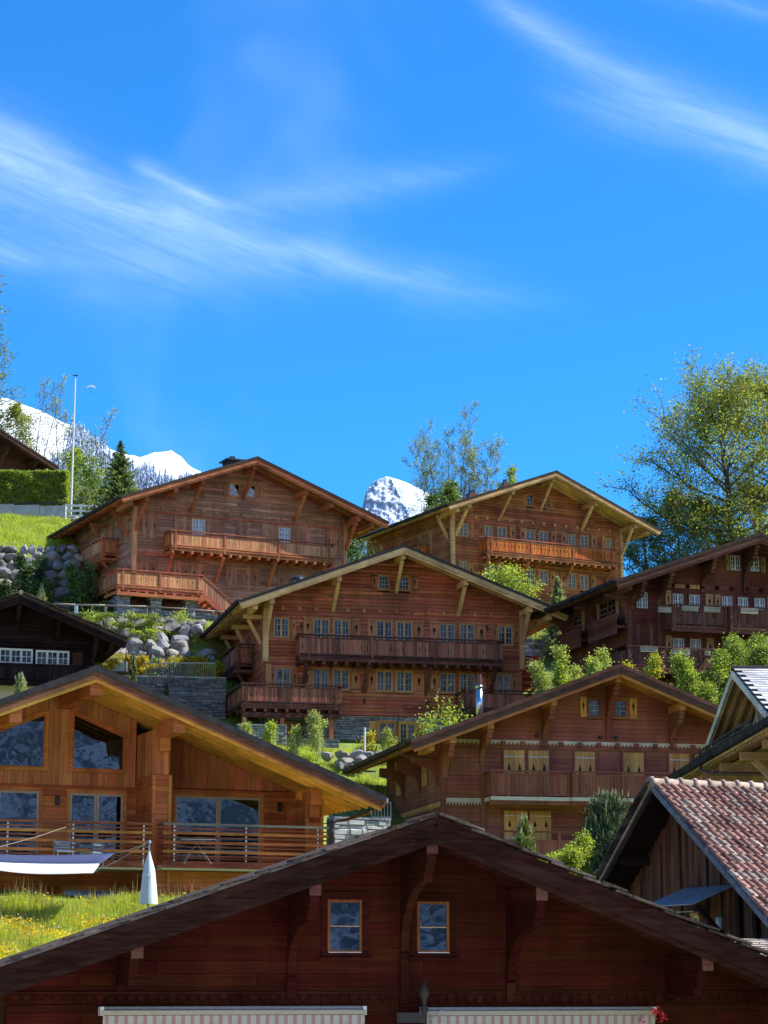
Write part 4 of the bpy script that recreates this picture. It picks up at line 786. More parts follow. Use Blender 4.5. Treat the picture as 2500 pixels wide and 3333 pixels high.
def house_modern():
    h = House('chalet', 'modern honey timber chalet with large windows and slatted balcony railings on the left', 'chalet', (317, 2164), 66, 22, 2.0, 1.2)
    h.s_l, h.s_r = 0.40, 0.39
    rf = roof(h, 9.1, 9.06, h.s_l, h.s_r, 12.0, ('slate', 'e_verge', 'e_soffit', 'e_soffit', 'slate', 'e_soffit'), bo=1.0, wr=7.7, purl=(), rsp=.62, tiles=False, barge=.25, cov=.13)
    for x in (.05, -2.3, 2.6, 7.4, -7.0):
        zt = h.z(x, -.13 - .3); ly = -1.75 if x < 7 else -.5
        beam(rf, 'purlin', 'e_trim', (x, ly, zt - .2), (x, 2.1 if abs(x) < 2.5 else .3, zt - .2), .36, .42)
        if x > 2: box(rf, 'corbel', 'e_trim', x - .16, x + .16, -.35, .05, zt - .8, zt - .41)
    for sg, s in ((-1, h.s_l), (1, h.s_r)):                          # soffit boards over the deep front overhang
        n = 22
        for k in range(n):
            y = -1.93 + k * .18
            if y > 1.9: break
            beam(rf, 'soffit_board', 'e_soffit', (sg * .05, y, h.z(0) - .21), (sg * 8.95, y, h.z(sg * 8.95) - .21), .168, .02, (sg * s, 0, 1))
    core(h, -8.6, 7.6, 2.0, 12.0, -1.0, lambda x: h.z(x, -.3), inset=.5, name='inner_wall'); B = h.front(2.0); zt = lambda u: h.z(u, -.27)
    bw = MB().box(-8.6, 7.7, 2.01, 2.05, -1.0, -.5).done('wall', 'e_wall', h.root)
    tl = [(-2.75, 5.2), (-.53, 5.2), (-.53, 6.87), (-2.75, 5.98)]; tr = [(.32, 5.2), (1.97, 5.2), (1.97, 6.26), (.32, 6.93)]
    vboards(bw, 'e_vert', B, -8.6, 2.35, lambda u: 4.72, zt, .19, .03, [(-2.8, -.48, 5.15, lambda u: 5.98 + (u + 2.75) * .40 + .02), (.27, 2.02, 5.15, lambda u: 6.93 - (u - .32) * .405 + .02)])
    # boards above the slanting heads are trimmed by the casing
    poly_window(h, B, tl, 'e_trim'); poly_window(h, B, tr, 'e_trim')
    lows = [(-3.2, -.66, 2.25, 4.5), (.28, 1.97, 2.25, 4.48), (3.63, 6.43, 2.25, 4.5)]
    courses(bw, 'e_wall', B, -.6, 4.72, .17, lambda z: (-8.6, 7.6), [(a - .06, b + .06, c, d + .06) for a, b, c, d in lows] + [(-2.6, -.6, -.6, 1.6), (.1, 2.1, -.6, 1.62)], style='flat', t=.04)
    for q in lows: window(h, B, *q, leaves=2, cols=1, rows=1, frame='e_trim', sash='tan_cloth', cas=.1, pane='glass_big', sill=False, sw=.07)
    window(h, B, -2.6, -.62, .1, 1.55, leaves=2, cols=1, rows=1, frame='e_trim', sash='tan_cloth', pane='glass_big', sill=False); window(h, B, .15, 2.05, .1, 1.58, leaves=2, cols=1, rows=1, frame='e_trim', sash='tan_cloth', pane='glass_big', sill=False)
    vboards(bw, 'e_vert', B, 2.9, 7.3, lambda u: 4.74, zt, .22, .03)
    # party walls that carry the purlins
    for a, b in ((2.36, 2.86), (7.26, 7.74)):
        p = MB().box(a + .05, b - .05, .02, 2.0, -1.0, h.z(b, -.5)).done('party_wall', 'e_wall', h.root)
        for Wf, u0, u1 in ((Wall((a + .05, 0, 0), (0, 1, 0), (-1, 0, 0)), .02, 2.0), (Wall((0, .02, 0), (1, 0, 0), (0, -1, 0)), a + .05, b - .05), (Wall((b - .05, 0, 0), (0, 1, 0), (1, 0, 0)), .02, 2.0)):
            if a < 5:
                courses(p, 'e_wall', Wf, -.8, 4.95, .17, lambda z: (u0, u1), t=.035); vboards(p, 'e_vert', Wf, u0, u1, lambda u: 4.96, lambda u: h.z(b, -.48), .14, .035)
            else: courses(p, 'e_wall', Wf, -.8, h.z(b, -.55), .17, lambda z: (u0, u1), t=.035)
        for x in (a, b): box(p, 'corner_trim', 'e_trim', x - .05, x + .05, -.07, .05, -.8, h.z(b, -.5) if a > 5 else 4.94)
    # right flank under the eave
    courses(bw, 'e_wall', h.right(7.7), 1.8, h.z(7.7, -.4), .17, lambda z: (2.0, 12.0), t=.04)
    # decks
    def deck(u0, u1, yf, nm, posts, left=False):
        d = MB().box(u0, u1, yf + .05, 1.98, 2.1, 2.24).done('balcony', 'cream', h.root); W = h.front(yf)
        W.box(d, 'fascia', 'e_slat', u0 - .02, u1 + .02, -.05, .0, 2.16, 2.36)
        for z, t in ((3.44, .07), (3.31, .045), (3.18, .085), (3.05, .045), (2.90, .085), (2.77, .045), (2.63, .085), (2.50, .05), (2.43, .04)):
            W.box(d, 'handrail' if z > 3.4 else 'slat', 'fence_wood' if z > 3.4 and not left else 'e_slat' if t < .08 else 'e_trim', u0, u1, 0.003, .06 if z < 3.4 else .12, z - t / 2, z + t / 2)
            if not left: box(d, 'slat', 'e_slat', u0 - .0, u0 + .05, yf + .003, yf + .58, z - t / 2, z + t / 2)
        for u in posts: W.box(d, 'baluster', 'steel', u - .025, u + .025, -.05, -.0, 2.2, 3.42)
        return d
    deck(-8.5, 2.25, -.3, 'l', (-6, -4, -2.1, -.15, 2.0), True); deck(2.5, 7.72, -.62, 'r', (2.85, 5.1, 7.4))
    LW = h.front(.0)
    lw = MB().box(2.87, 7.25, .06, .2, -1.0, 2.09).done('lower_wall', 'e_wall', h.root)
    courses(lw, 'e_wall', h.front(.05), -.6, 2.09, .17, lambda z: (2.87, 7.25), [(4.0, 6.2, -.6, 1.6)], t=.04); window(h, h.front(.05), 4.05, 6.15, .1, 1.55, leaves=2, cols=1, rows=1, frame='e_trim', sash='tan_cloth', pane='glass_big', sill=False)
    for u, z, y in ((-.1, 4.25, 2.0), (7.05, 4.25, 2.0), (3.45, 1.35, .05), (-.2, 1.2, 2.0)): h.front(y).box(h.root, 'wall_lamp', 'iron', u - .06, u + .06, .04, .14, z - .15, z + .15)
    MB().tube([(9.1, -2.0, h.z(9.06) - .12), (9.1, 10, h.z(9.06) - .12)], .075, 8).done('gutter', 'tin', rf); MB().tube([(9.08, -1.0, h.z(9.06) - .15), (9.0, -1.0, h.z(9.06) - .42), (8.6, .1, h.z(9.06) - .6), (7.8, .3, h.z(9.06) - .75), (7.8, .3, 1)], .05, 8).done('downpipe', 'copper', rf)
    return h

def house_front():
    h = House('chalet', 'dark red-brown chalet gable filling the foreground with two small windows', 'chalet', (1419, 2655), 45, 15, 2.4, -3.4)
    h.s_l, h.s_r = 0.350, 0.390
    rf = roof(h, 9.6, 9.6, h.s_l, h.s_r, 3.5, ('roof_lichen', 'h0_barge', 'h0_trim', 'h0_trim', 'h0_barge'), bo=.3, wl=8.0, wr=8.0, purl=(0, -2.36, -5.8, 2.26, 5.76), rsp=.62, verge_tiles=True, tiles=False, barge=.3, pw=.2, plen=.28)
    for x, d, p in ((0, 1.75, 1.15), (-2.36, 1.4, .6), (-5.8, .5, 0), (2.26, 1.45, .55), (5.76, .45, .2)): bracket(h, x, d, 'h0_trim', .17, pl=.32 + (.25 if d < 1 else 0), post=p)
    for x in (0, -2.36, -5.8, 2.26, 5.76): box(rf, 'purlin_cap', 'hr_trim', x - .115, x + .115, -2.155, -2.115, h.ptop(x) - .30, h.ptop(x) + .02)
    W = h.front(); wins = [(-1.61, -.88, 4.0, 5.06), (.27, .97, 4.0, 5.04)]
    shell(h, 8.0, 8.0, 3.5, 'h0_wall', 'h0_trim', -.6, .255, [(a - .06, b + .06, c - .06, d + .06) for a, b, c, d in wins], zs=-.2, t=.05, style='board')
    for a, b, c, d in wins:
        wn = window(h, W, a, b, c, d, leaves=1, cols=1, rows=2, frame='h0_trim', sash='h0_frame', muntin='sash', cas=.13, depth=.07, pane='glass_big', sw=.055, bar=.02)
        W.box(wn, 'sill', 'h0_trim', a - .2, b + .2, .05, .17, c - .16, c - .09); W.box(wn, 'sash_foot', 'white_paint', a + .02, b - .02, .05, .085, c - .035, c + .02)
        W.box(wn, 'blind', 'tan_cloth', a + .05, b - .05, -.10, -.09, c + .05, d - .4)
    W.box(h.root, 'string_course', 'h0_trim', -8.0, 8.0, .052, .10, 3.19, 3.235); W.box(h.root, 'string_course', 'h0_trim', -8.0, 8.0, .052, .09, 2.94, 2.975)
    u = -7.9
    while u < 7.9:
        MB().prism([(u, 3.18), (u + .13, 3.18), (u + .13, 3.08), (u + .10, 3.02), (u + .065, 2.99), (u + .03, 3.02), (u, 3.08)], lambda a, b, d: W.p(a, d, b), .055, .085).done('dentil', 'h0_trim', h.root); u += .205
    # striped awnings, rolled in, with scalloped valances
    def awning(u0, u1, zt, lab):
        p = h.world(u0, -.05, zt); a = thing('awning', lab, 'awning', p, R(15), 'striped awnings under the front gable'); L = u1 - u0
        MB().tube([(0, -.16, -.06), (L, -.16, -.06)], .085, 12).done('roll', 'stripe_cream', a); box(a, 'front_bar', 'tan_cloth', -.03, L + .03, -.36, -.30, -.14, -.06)
        for x in (-.05, L - .02): MB().box(x, x + .07, -.33, 0, -.15, .02).done('arm_bracket', 'white_paint', a)
        n = int(L / .36); w_ = L / n
        for k in range(n):
            x0 = k * w_; m = [(x0 + .002, 0)] + [(x0 + w_ * t, -.19 - .045 * math.sin(math.pi * t)) for t in (0.02, .2, .4, .6, .8, .98)] + [(x0 + w_ - .002, 0)]
            nb = 10
            for j in range(nb):
                a0, a1 = x0 + w_ * j / nb, x0 + w_ * (j + 1) / nb; zz = lambda x: -.17 - .05 * math.sin(math.pi * (x - x0) / w_)
                MB().prism([(a0, 0), (a1, 0), (a1, zz(a1)), ((a0 + a1) / 2, zz((a0 + a1) / 2)), (a0, zz(a0))], lambda q, b, d: (q, -.345 + d - .01 * math.sin(k), -.15 + b), -.004, .004).done('valance_strip', 'stripe_pink' if j in (1, 2, 6, 7) else 'stripe_cream', a)
        MB().prism([(0, 0), (L, 0), (L, .2), (0, .2)], lambda q, b, d: (q, -.15 - b, -.005 - b * .25 + d), -.004, .004).done('cover', 'stripe_cream', a)
    awning(-6.17, -.92, 2.93, 'striped awning with scalloped valance at the left under the front gable'); awning(.37, 5.29, 2.90, 'striped awning with scalloped valance at the right beside red flowers')
    # turned iron finial on the balcony post
    p = h.world(.28, -.55, 2.2); t = thing('finial', 'dark turned finial rising before the front gable', 'finial', p)
    prof = [(.05, 0), (.05, .3), (.10, .34), (.05, .4), (.05, .62), (.09, .68), (.045, .76), (.05, .86), (.105, .96), (.11, 1.04), (.06, 1.14), (.02, 1.22), (0.002, 1.26)]
    MB().tube([(0, 0, z) for r, z in prof], [r for r, z in prof], 12).done('shaft', 'iron', t, smooth=True)
    MB().box(-.55, .0, -.06, .06, .42, .62).done('arm', 'iron', t); MB().tube([(.08, 0, .5), (.2, 0, .55), (.32, 0, .66), (.42, 0, .66), (.36, 0, .58)], .014, 6).done('hook', 'tin', t)
    g = thing('geranium', 'red and pink geranium blooms at the bottom right edge', 'flower', h.world(5.05, -.75, 2.25))
    pts = []; rg = random.Random(2)
    for cx, cz, n_, m_ in ((.12, .58, 70, 'red_petal'), (-.18, .40, 40, 'pink_petal'), (.25, .48, 40, 'red_petal')):
        q = np.array([[cx + rg.gauss(0, .045), rg.gauss(0, .05), cz + rg.gauss(0, .04)] for k in range(n_)]); link('bloom', leaves(q, .035, m_, 5), g)
        MB().tube([(0.05, 0, 0), (cx * .7, 0, cz * .5), (cx, 0, cz)], .006, 5).done('stem', 'leaf_green', g)
    return h

def house_black():
    h = House('chalet', 'nearly black old chalet with white window frames at the left edge', 'chalet', (68, 1930), 112, 16, 1.6, 14.3)
    h.s_l, h.s_r = 0.37, 0.392
    rf = roof(h, 6, 5.37, h.s_l, h.s_r, 8.0, ('roof_lichen', 'h7_wall', 'h7_wall', 'h7_wall'), bo=.6, wl=4.2, wr=3.9, purl=(0, 2.0, 3.9, 4.7, -2.0), rsp=.6, verge_tiles=True, tiles=False, barge=.28)
    for x, d in ((0, .8), (2.0, .7), (3.9, 1.2)): bracket(h, x, d, 'h7_wall', .2)
    W = h.front(); wins = [(-.76, .84, 1.43, 2.11), (1.07, 2.68, 1.4, 2.08), (-2.7, -1.1, 1.43, 2.11)]
    shell(h, 4.2, 3.9, 8.0, 'h7_wall', 'h7_wall', -1.2, .2, [(a - .04, b + .04, c - .04, d + .04) for a, b, c, d in wins], zs=-1.0, t=.05)
    for q in wins: window(h, W, *q, leaves=3, cols=2, rows=2, frame='white_paint', sash='white_paint', muntin='white_paint', cas=.04, sw=.045, bar=.025, sill=False)
    shutter(h, W, 2.85, 3.38, 1.38, 2.08, 'h7_red', 2, 'heart', hole=False)
    W.box(h.root, 'string_course', 'h7_wall', -4.2, 3.9, .05, .14, 2.28, 2.4); balcony(h, W, -4.4, 3.75, .9, .42, .9, 'h7_board', 'h7_wall', .2, 5, None, 4, sides='LR', joist=0, fl=.1, gap=.03)
    box(h.root, 'plaster_base', 'cream', -4.1, 3.7, -.15, 0.04, -1.2, .3)
    k = MB().tube([(0, -1.7, h.za + .02), (0, -1.3, h.za + .04)], .12, 8).done('ridge_tile', 'tile_pale', rf)
    return h

def house_far_left():
    h = House('chalet', 'dark gable end of a chalet behind the clipped hedge at top left', 'chalet', (-88, 1339), 165, 40, 1.6, 28.0)
    h.s_l = h.s_r = 0.41
    X = 7.5
    roof(h, 7.5, X, h.s_l, .41, 8.0, ('slate', 'h6_wall', 'h6_wall', 'h6_wall'), bo=.6, wr=5.8, purl=(0, 3.4, 5.8, 6.6), rsp=.7, tiles=False, barge=.3)
    bracket(h, 5.8, 1.3, 'h6_wall', .22); bracket(h, 3.4, 1.3, 'h6_wall', .22)
    shell(h, 5.8, 5.8, 8.0, 'h6_wall', 'h6_wall', 0, .22, zs=2, t=.05, sides='R')
    return h

def house_new_right():
    h = House('chalet', 'new pale timber house at the right edge with slate-roofed cross gable', 'house', (3565, 1895), 60, 1.5, 2.0, 1.0)
    h.s_l, h.s_r = 0.415, 0.38
    rf = roof(h, 8.7, 8.7, h.s_l, h.s_r, 17.0, ('slate', 'h5_wood', 'h5_wood', 'h5_wood'), bo=.8, wl=6.6, wr=6.6, purl=(0, -3, -6.6, -7.7), tiles=True, rsp=.8, eave_r=False)
    wp = core(h, -6.6, 6.6, 0, 17, -2, lambda x: h.z(x, -.3), inset=.1)
    courses(wp, 'h5_wood', h.left(-6.62), -1.5, h.z(-6.6, -.4), .2, lambda z: (0, 17), t=.05)
    for y in (2, 5.5, 9, 12.5): beam(rf, 'outrigger', 'h5_wood', (-8.3, y, h.z(-8.0) - .62), (-6.3, y, h.z(-8.0) - .62), .2, .24); beam(rf, 'brace', 'h5_wood', (-7.9, y, h.z(-8) - .75), (-6.65, y, h.z(-8) - 2.0), .16, .18)
    for z_, y_ in ((.2, 0),):
        MB().tube([(-8.75, 9.8, h.z(-8.7) - .05), (-8.78, 9.8, h.z(-8.7) - .35), (-8.5, 9.3, h.z(-8.7) - .5), (-6.9, 6.5, h.z(-8.7) - .75)], .06, 8).done('downpipe', 'copper', rf)
    # snow guard on the lower slope
    for k in range(3): MB().tube([(-8.2, 4.0, h.z(-8.2) + .12 + k * .14), (-8.2, 15.0, h.z(-8.2) + .12 + k * .14)], .03, 6).done('snow_guard', 'iron', rf)
    for k in range(9): box(rf, 'snow_guard_post', 'iron', -8.23, -8.17, 4.2 + k * 1.3, 4.26 + k * 1.3, h.z(-8.2), h.z(-8.2) + .45)
    # cross gable
    d = House('cross_gable', '', '', (2386, 2177), 72, -87.0, .9, 1.0)
    for k in ('label', 'category'):
        if k in d.root: del d.root[k]
    d.root.parent = h.root; rel = (Matrix.Translation(h.O) @ Matrix.Rotation(R(1.5), 4, 'Z')).inverted() @ (Matrix.Translation(d.O) @ Matrix.Rotation(R(-87.0), 4, 'Z')); d.root.matrix_basis = rel
    P = d.root; s = .40; z = lambda x, dz=0: d.za - s * abs(x) + dz; X = 4.6
    for sg in (-1, 1):
        MB().prism([(0, d.za), (sg * X, z(X)), (sg * X, z(X, -.08)), (0, d.za - .08)], lambda a, b, dd: (a, dd, b), -.9, 7.0).done('covering', 'slate', P)
        up = (sg * s, 0, 1)
        for k in range(4): beam(P, 'barge_board', 'h5_pale', (0, -.9 + k * .07 - .02, z(0, -.17 - k * .02)), (sg * X, -.9 + k * .07 - .02, z(X, -.17 - k * .02)), .05, .22 - k * .03, up) if k < 2 else None
        for k in range(3): beam(P, 'rafter', 'h5_wood', (0, -.55 + k * .35, z(0, -.17)), (sg * X * .98, -.55 + k * .35, z(X * .98, -.17)), .1, .16, up)
        MB().prism([(0, d.za - .085), (sg * X, z(X, -.085)), (sg * X, z(X, -.11)), (0, d.za - .11)], lambda a, b, dd: (a, dd, b), -.85, 6.9).done('soffit', 'h5_wood', P)
    # slate courses on the visible slope
    ns, L = 17, X / 17 * 1.0
    for k in range(ns):
        y = -.9 + (k % 2) * .2
        while y < 6.5:
            e = y + .62; x0, x1 = k * L, (k + 1) * L + .06
            beam(P, 'slate', 'slate_pale', (x0, (y + e) / 2, z(x0, .015)), (x1, (y + e) / 2, z(x1, .04)), .61, .02, (s, 0, 1)); y = e
    MB().tube([(0, -.95, d.za + .02), (0, 6.8, d.za + .02)], .09, 8).done('ridge_cap', 'slate', P)
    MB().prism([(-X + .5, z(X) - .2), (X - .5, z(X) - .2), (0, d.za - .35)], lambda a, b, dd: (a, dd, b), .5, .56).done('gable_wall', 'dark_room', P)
    for x in (-3.2, -1.6, 0, 1.6, 3.2): box(P, 'post', 'h5_pale', x - .12, x + .12, .15, .4, z(X) - .9, z(x, -.2))
    box(P, 'tie_beam', 'h5_pale', -X + .3, X - .3, .12, .42, z(X) - .35, z(X) - .1)
    for x, a in ((-3.2, -1.0), (3.2, 1.0), (-1.6, 0), (1.6, 0)): beam(P, 'strut', 'h5_wood', (x, .27, z(X) - .2), (a, .27, z(a, -.35)), .16, .16)
    return h

def barn():
    h = House('barn', 'old barn of weathered vertical boards with red tiled roof at right', 'barn', (2126, 2548), 57, -65, .9, -1.5)
    sl_, sr_ = .86, .71; za = h.za; z = lambda x, dz=0: za - (sl_ * -x if x < 0 else sr_ * x) + dz; XL, XR, L = 5.0, 6.2, 11.0
    m = MB(); f = lambda a, b, d: (a, d, b)
    m.prism([(-XL, z(-XL, -.05)), (0, za - .05), (0, za - .12), (-XL, z(-XL, -.12))], f, -.9, L); m.prism([(0, za - .05), (XR, z(XR, -.05)), (XR, z(XR, -.12)), (0, za - .12)], f, -.9, L)
    rf = m.done('roof', 'barn_beam', h.root)
    # pantiles: one mesh, placed one by one
    pts = []; nx = 7
    prof = [(0, .0), (.12, .05), (.25, .065), (.38, .05), (.5, .005), (.62, -.012), (.85, -.012), (1, .0)]
    vs, fs = [], []
    for (yy, zz) in prof:
        vs += [(0, yy, zz - .0), (1, yy, zz), (1, yy, zz - .035), (0, yy, zz - .02)]
    for i in range(len(prof) - 1):
        k = i * 4
        for a in range(4): fs.append((k + a, k + (a + 1) % 4, k + 4 + (a + 1) % 4, k + 4 + a))
    fs += [(0, 3, 2, 1), (len(vs) - 4, len(vs) - 3, len(vs) - 2, len(vs) - 1)]
    mats_ = ['red_tile', 'red_tile', 'red_tile', 'tile_pale']; tm = [mesh(vs, fs, k, False) for k in mats_]
    rows = 17; rl = XR / math.cos(math.atan(sr_)); d = Vector((1, 0, -sr_)).normalized(); n_ = Vector((sr_, 0, 1)).normalized(); st = .36; rest = MB(); cnt = 0
    rr = random.Random(9); nrow = int(XR * math.sqrt(1 + sr_ ** 2) / st) + 1
    for k in range(nrow):
        for j in range(26):
            y = -.95 + j * .235 + rr.uniform(-.008, .008); p = Vector((0, y, za)) + d * (k * st) + n_ * (.0 + rr.uniform(-.006, .008)); dd = (d * 1.0 + n_ * .12).normalized(); nn_ = dd.cross(Vector((0, 1, 0))); nn_ = -nn_ if nn_.z < 0 else nn_
            mx = Matrix(((dd.x * .43, 0, nn_.x, p.x), (0, .235, 0, p.y), (dd.z * .43, 0, nn_.z, p.z), (0, 0, 0, 1)))
            if j < 15 and cnt < 296 and k < 21: link('roof_tile', rr.choice(tm), rf, mx); cnt += 1
            else: rest.add([mx @ Vector(v) for v in vs], fs)
    r_ = rest.done('roof_tiles_beyond', 'red_tile', rf); r_['kind'] = 'stuff'
    for k in range(22):
        y = -1.0 + k * .42; mb = MB().tube([(0, y, za + .01), (0, y + .06, za + .01), (0, y + .10, za + .0), (0, y + .42, za - .01)], [.15, .155, .125, .12], 10); mb.done('ridge_tile', 'tile_pale', rf, smooth=True)
    for k in range(26):                                            # left slope: tile edges along the verge
        x = -.1 - k * .2; beam(rf, 'verge_tile', 'roof_lichen', (x + .1, -.95 + rr.uniform(-.05, .03), z(x + .1, .03)), (x - .26, -.95 + rr.uniform(-.05, .03), z(x - .26, .06)), .34, .04, (-sl_, 0, 1))
    beam(rf, 'verge_flashing', 'lead_dark', (0, -.96, za - .10), (XR, -.96, z(XR, -.10)), .06, .13, (sr_, 0, 1)); beam(rf, 'barge_board', 'barn_beam', (0, -.93, za - .2), (-XL, -.93, z(-XL, -.2)), .06, .18, (-sl_, 0, 1)); beam(rf, 'barge_board', 'fence_wood', (0, -.97, za - .09), (-XL, -.97, z(-XL, -.09)), .05, .07, (-sl_, 0, 1))
    for x in (-3.6, -1.8, 0, 1.9, 3.9): beam(rf, 'purlin', 'barn_beam', (x, -.8, z(x, -.28)), (x, .3, z(x, -.28)), .2, .22)
    wp = core(h, -4.4, 5.4, 0, L - .5, -3, lambda x: z(x, -.3), inset=.08)
    vboards(wp, 'barn_board', h.front(.05), -4.4, 5.4, lambda u: -1.5, lambda u: z(u, -.22), .17, .045, [(.32, .66, 2.4, 3.2)], jit=.45)
    W = h.front(0)
    for u in (-3.0, -2.2, -1.2, -.3, .9, 1.5): W.box(wp, 'cover_strip', 'barn_board', u, u + .06, .0, .04, .5, z(u, -.4))
    window(h, W, .36, .62, 2.45, 3.12, leaves=1, cols=1, rows=1, frame='honey', sash='white_paint', cas=.06)
    t = MB(); t.prism([(-.1, 3.42), (2.2, 3.42), (2.2, 3.44), (-.1, 3.44)], lambda a, b, dd: (a, -dd, b + (1.0 - dd) * .38), 0, 1.25); t.done('lean_to_roof', 'tin', h.root)
    W.box(h.root, 'window_hood', 'tin', .1, .9, .0, .4, 3.2, 3.23)
    for u in (.0, 2.1): beam(h.root, 'strut', 'barn_beam', (u, -1.05, 3.3), (u, -.02, 2.3), .09, .09)
    MB().tube([(1.75, -.2, 2.75), (1.75, -.2, 3.05), (1.75, -.2, 3.1)], [.1, .1, .04], 10).done('lamp', 'tin', h.root)
    for u in (2.3, 3.0, 4.0): W.box(h.root, 'post', 'barn_beam', u, u + .16, .0, .12, -1.5, z(u, -.4))
    return h

# ------------------------------------------------------------------ foliage kit
def quads(P, A, B, mat):
    """numpy leaf faces: centre P, half axes A and B (n,3)"""
    n = len(P); V = np.empty((n, 4, 3)); V[:, 0] = P - A; V[:, 1] = P - B; V[:, 2] = P + A; V[:, 3] = P + B
    me = bpy.data.meshes.new('leaves'); me.vertices.add(n * 4); me.vertices.foreach_set('co', V.reshape(-1).astype(np.float32))
    me.loops.add(n * 4); me.loops.foreach_set('vertex_index', np.arange(n * 4, dtype=np.int32)); me.polygons.add(n)
    me.polygons.foreach_set('loop_start', np.arange(0, n * 4, 4, dtype=np.int32)); me.polygons.foreach_set('loop_total', np.full(n, 4, dtype=np.int32))
    me.materials.append(M[mat]); me.update(); return me
def rdir(rg, n):
    v = rg.normal(size=(n, 3)); return v / np.linalg.norm(v, axis=1)[:, None]
def leaves(P, size, mat, seed=0, asp=.55, upb=.0):
    rg = np.random.default_rng(seed); P = np.asarray(P, float); n = len(P)
    A = rdir(rg, n); A[:, 2] += upb; A /= np.linalg.norm(A, axis=1)[:, None]; T = rdir(rg, n); B = np.cross(A, T); B /= np.linalg.norm(B, axis=1)[:, None] + 1e-9
    s = size * rg.uniform(.6, 1.3, n)[:, None]
    return quads(P, A * s, B * s * asp, mat)
def wander(rr, p, d, L, n, wob, lift):
    pts = [Vector(p)]; d = Vector(d).normalized()
    for k in range(n):
        d = (d + Vector((rr.uniform(-wob, wob), rr.uniform(-wob, wob), rr.uniform(-wob, wob) + lift))).normalized(); pts.append(pts[-1] + d * (L / n))
    return pts
def along(pts, f):
    i = min(int(f * (len(pts) - 1)), len(pts) - 2); t = f * (len(pts) - 1) - i; return pts[i].lerp(pts[i + 1], t), (pts[i + 1] - pts[i]).normalized()
def tree(name, label, cat, base, H, cr, seed, leaf=('leaf_green',), n1=16, n2=7, n3=5, nl=8, ls=.11, sp=2.0, f0=.25, trunks=1, bark='bark', r0=.2, group=None, lean=0.0, tsp=(.12, .34), fan=None, elo=.25, ehi=1.2, lift=.07, bare=0.0, shape=None):
    rr = random.Random(seed); t = thing(name, label, cat, base, 0, group); mb = MB(); LP = [[] for _ in leaf]
    shape = shape or (lambda f: math.sin(math.pi * min(1, .18 + f * .82)) ** .7)
    for k in range(trunks):
        a = 2 * math.pi * k / trunks + rr.random(); sp_ = 0 if trunks == 1 else rr.uniform(*tsp)
        h = H * (1 if k == 0 else rr.uniform(.72, 1.0)); tp = wander(rr, (0, 0, -.3), (math.cos(a) * sp_ + lean, math.sin(a) * sp_, 1) if not fan else (fan[k], rr.uniform(-.2, .2), 1), h, 9, .07, .05)
        mb.tube(tp, [r0 * (1 - .93 * i / 9) for i in range(10)], 7); N1 = max(3, n1 // (1 if trunks == 1 else 2))
        for i in range(N1):
            f = f0 + (1 - f0) * (i + rr.random() * .6) / N1; p, d = along(tp, min(.99, f)); az = i * 2.4 + rr.uniform(-.4, .4); e = elo + (ehi - elo) * (f - f0) / (1 - f0) + rr.uniform(-.12, .12)
            L1 = cr * max(.22, shape((f - f0) / (1 - f0))) * rr.uniform(.75, 1.15) / (1 if trunks == 1 else 1.7)
            b1 = wander(rr, p, (math.cos(az) * math.cos(e), math.sin(az) * math.cos(e), math.sin(e)), L1, 6, .16, lift); ra = r0 * (1 - .85 * f) * .5
            mb.tube(b1, [max(.008, ra * (1 - .85 * q / 6)) for q in range(7)], 5, False)
            for j in range(n2):
                g = .25 + .75 * (j + rr.random() * .7) / n2; p2, d2 = along(b1, min(.99, g)); s = Vector((rr.uniform(-1, 1), rr.uniform(-1, 1), rr.uniform(-.35, .8))).normalized()
                L2 = L1 * .42 * rr.uniform(.6, 1.2) * (1.15 - .5 * g); b2 = wander(rr, p2, d2 * .7 + s, L2, 4, .2, lift)
                mb.tube(b2, [max(.006, ra * .35 * (1 - .7 * q / 4)) for q in range(5)], 3, False)
                for m in range(n3):
                    q = .2 + .8 * (m + rr.random()) / n3; p3, d3 = along(b2, min(.99, q)); s = Vector((rr.uniform(-1, 1), rr.uniform(-1, 1), rr.uniform(-.4, .8))).normalized(); L3 = L2 * .5 * rr.uniform(.5, 1.2)
                    b3 = wander(rr, p3, d3 * .6 + s, L3, 2, .2, lift); mb.tube(b3, [.007, .006, .004], 3, False)
                    if rr.random() < bare: continue
                    c = rr.randrange(len(leaf)) if rr.random() < .8 else 0
                    for z in range(nl):
                        p4, _ = along(b3, rr.uniform(.15, .99)); LP[c].append(p4 + Vector((rr.gauss(0, 1), rr.gauss(0, 1), rr.gauss(0, 1))) * ls * sp)
    mb.done('trunk', bark, t)
    for c, m in enumerate(leaf):
        if LP[c]: link('crown', leaves(np.array([tuple(v) for v in LP[c]]), ls, m, seed + c), t)
    return t
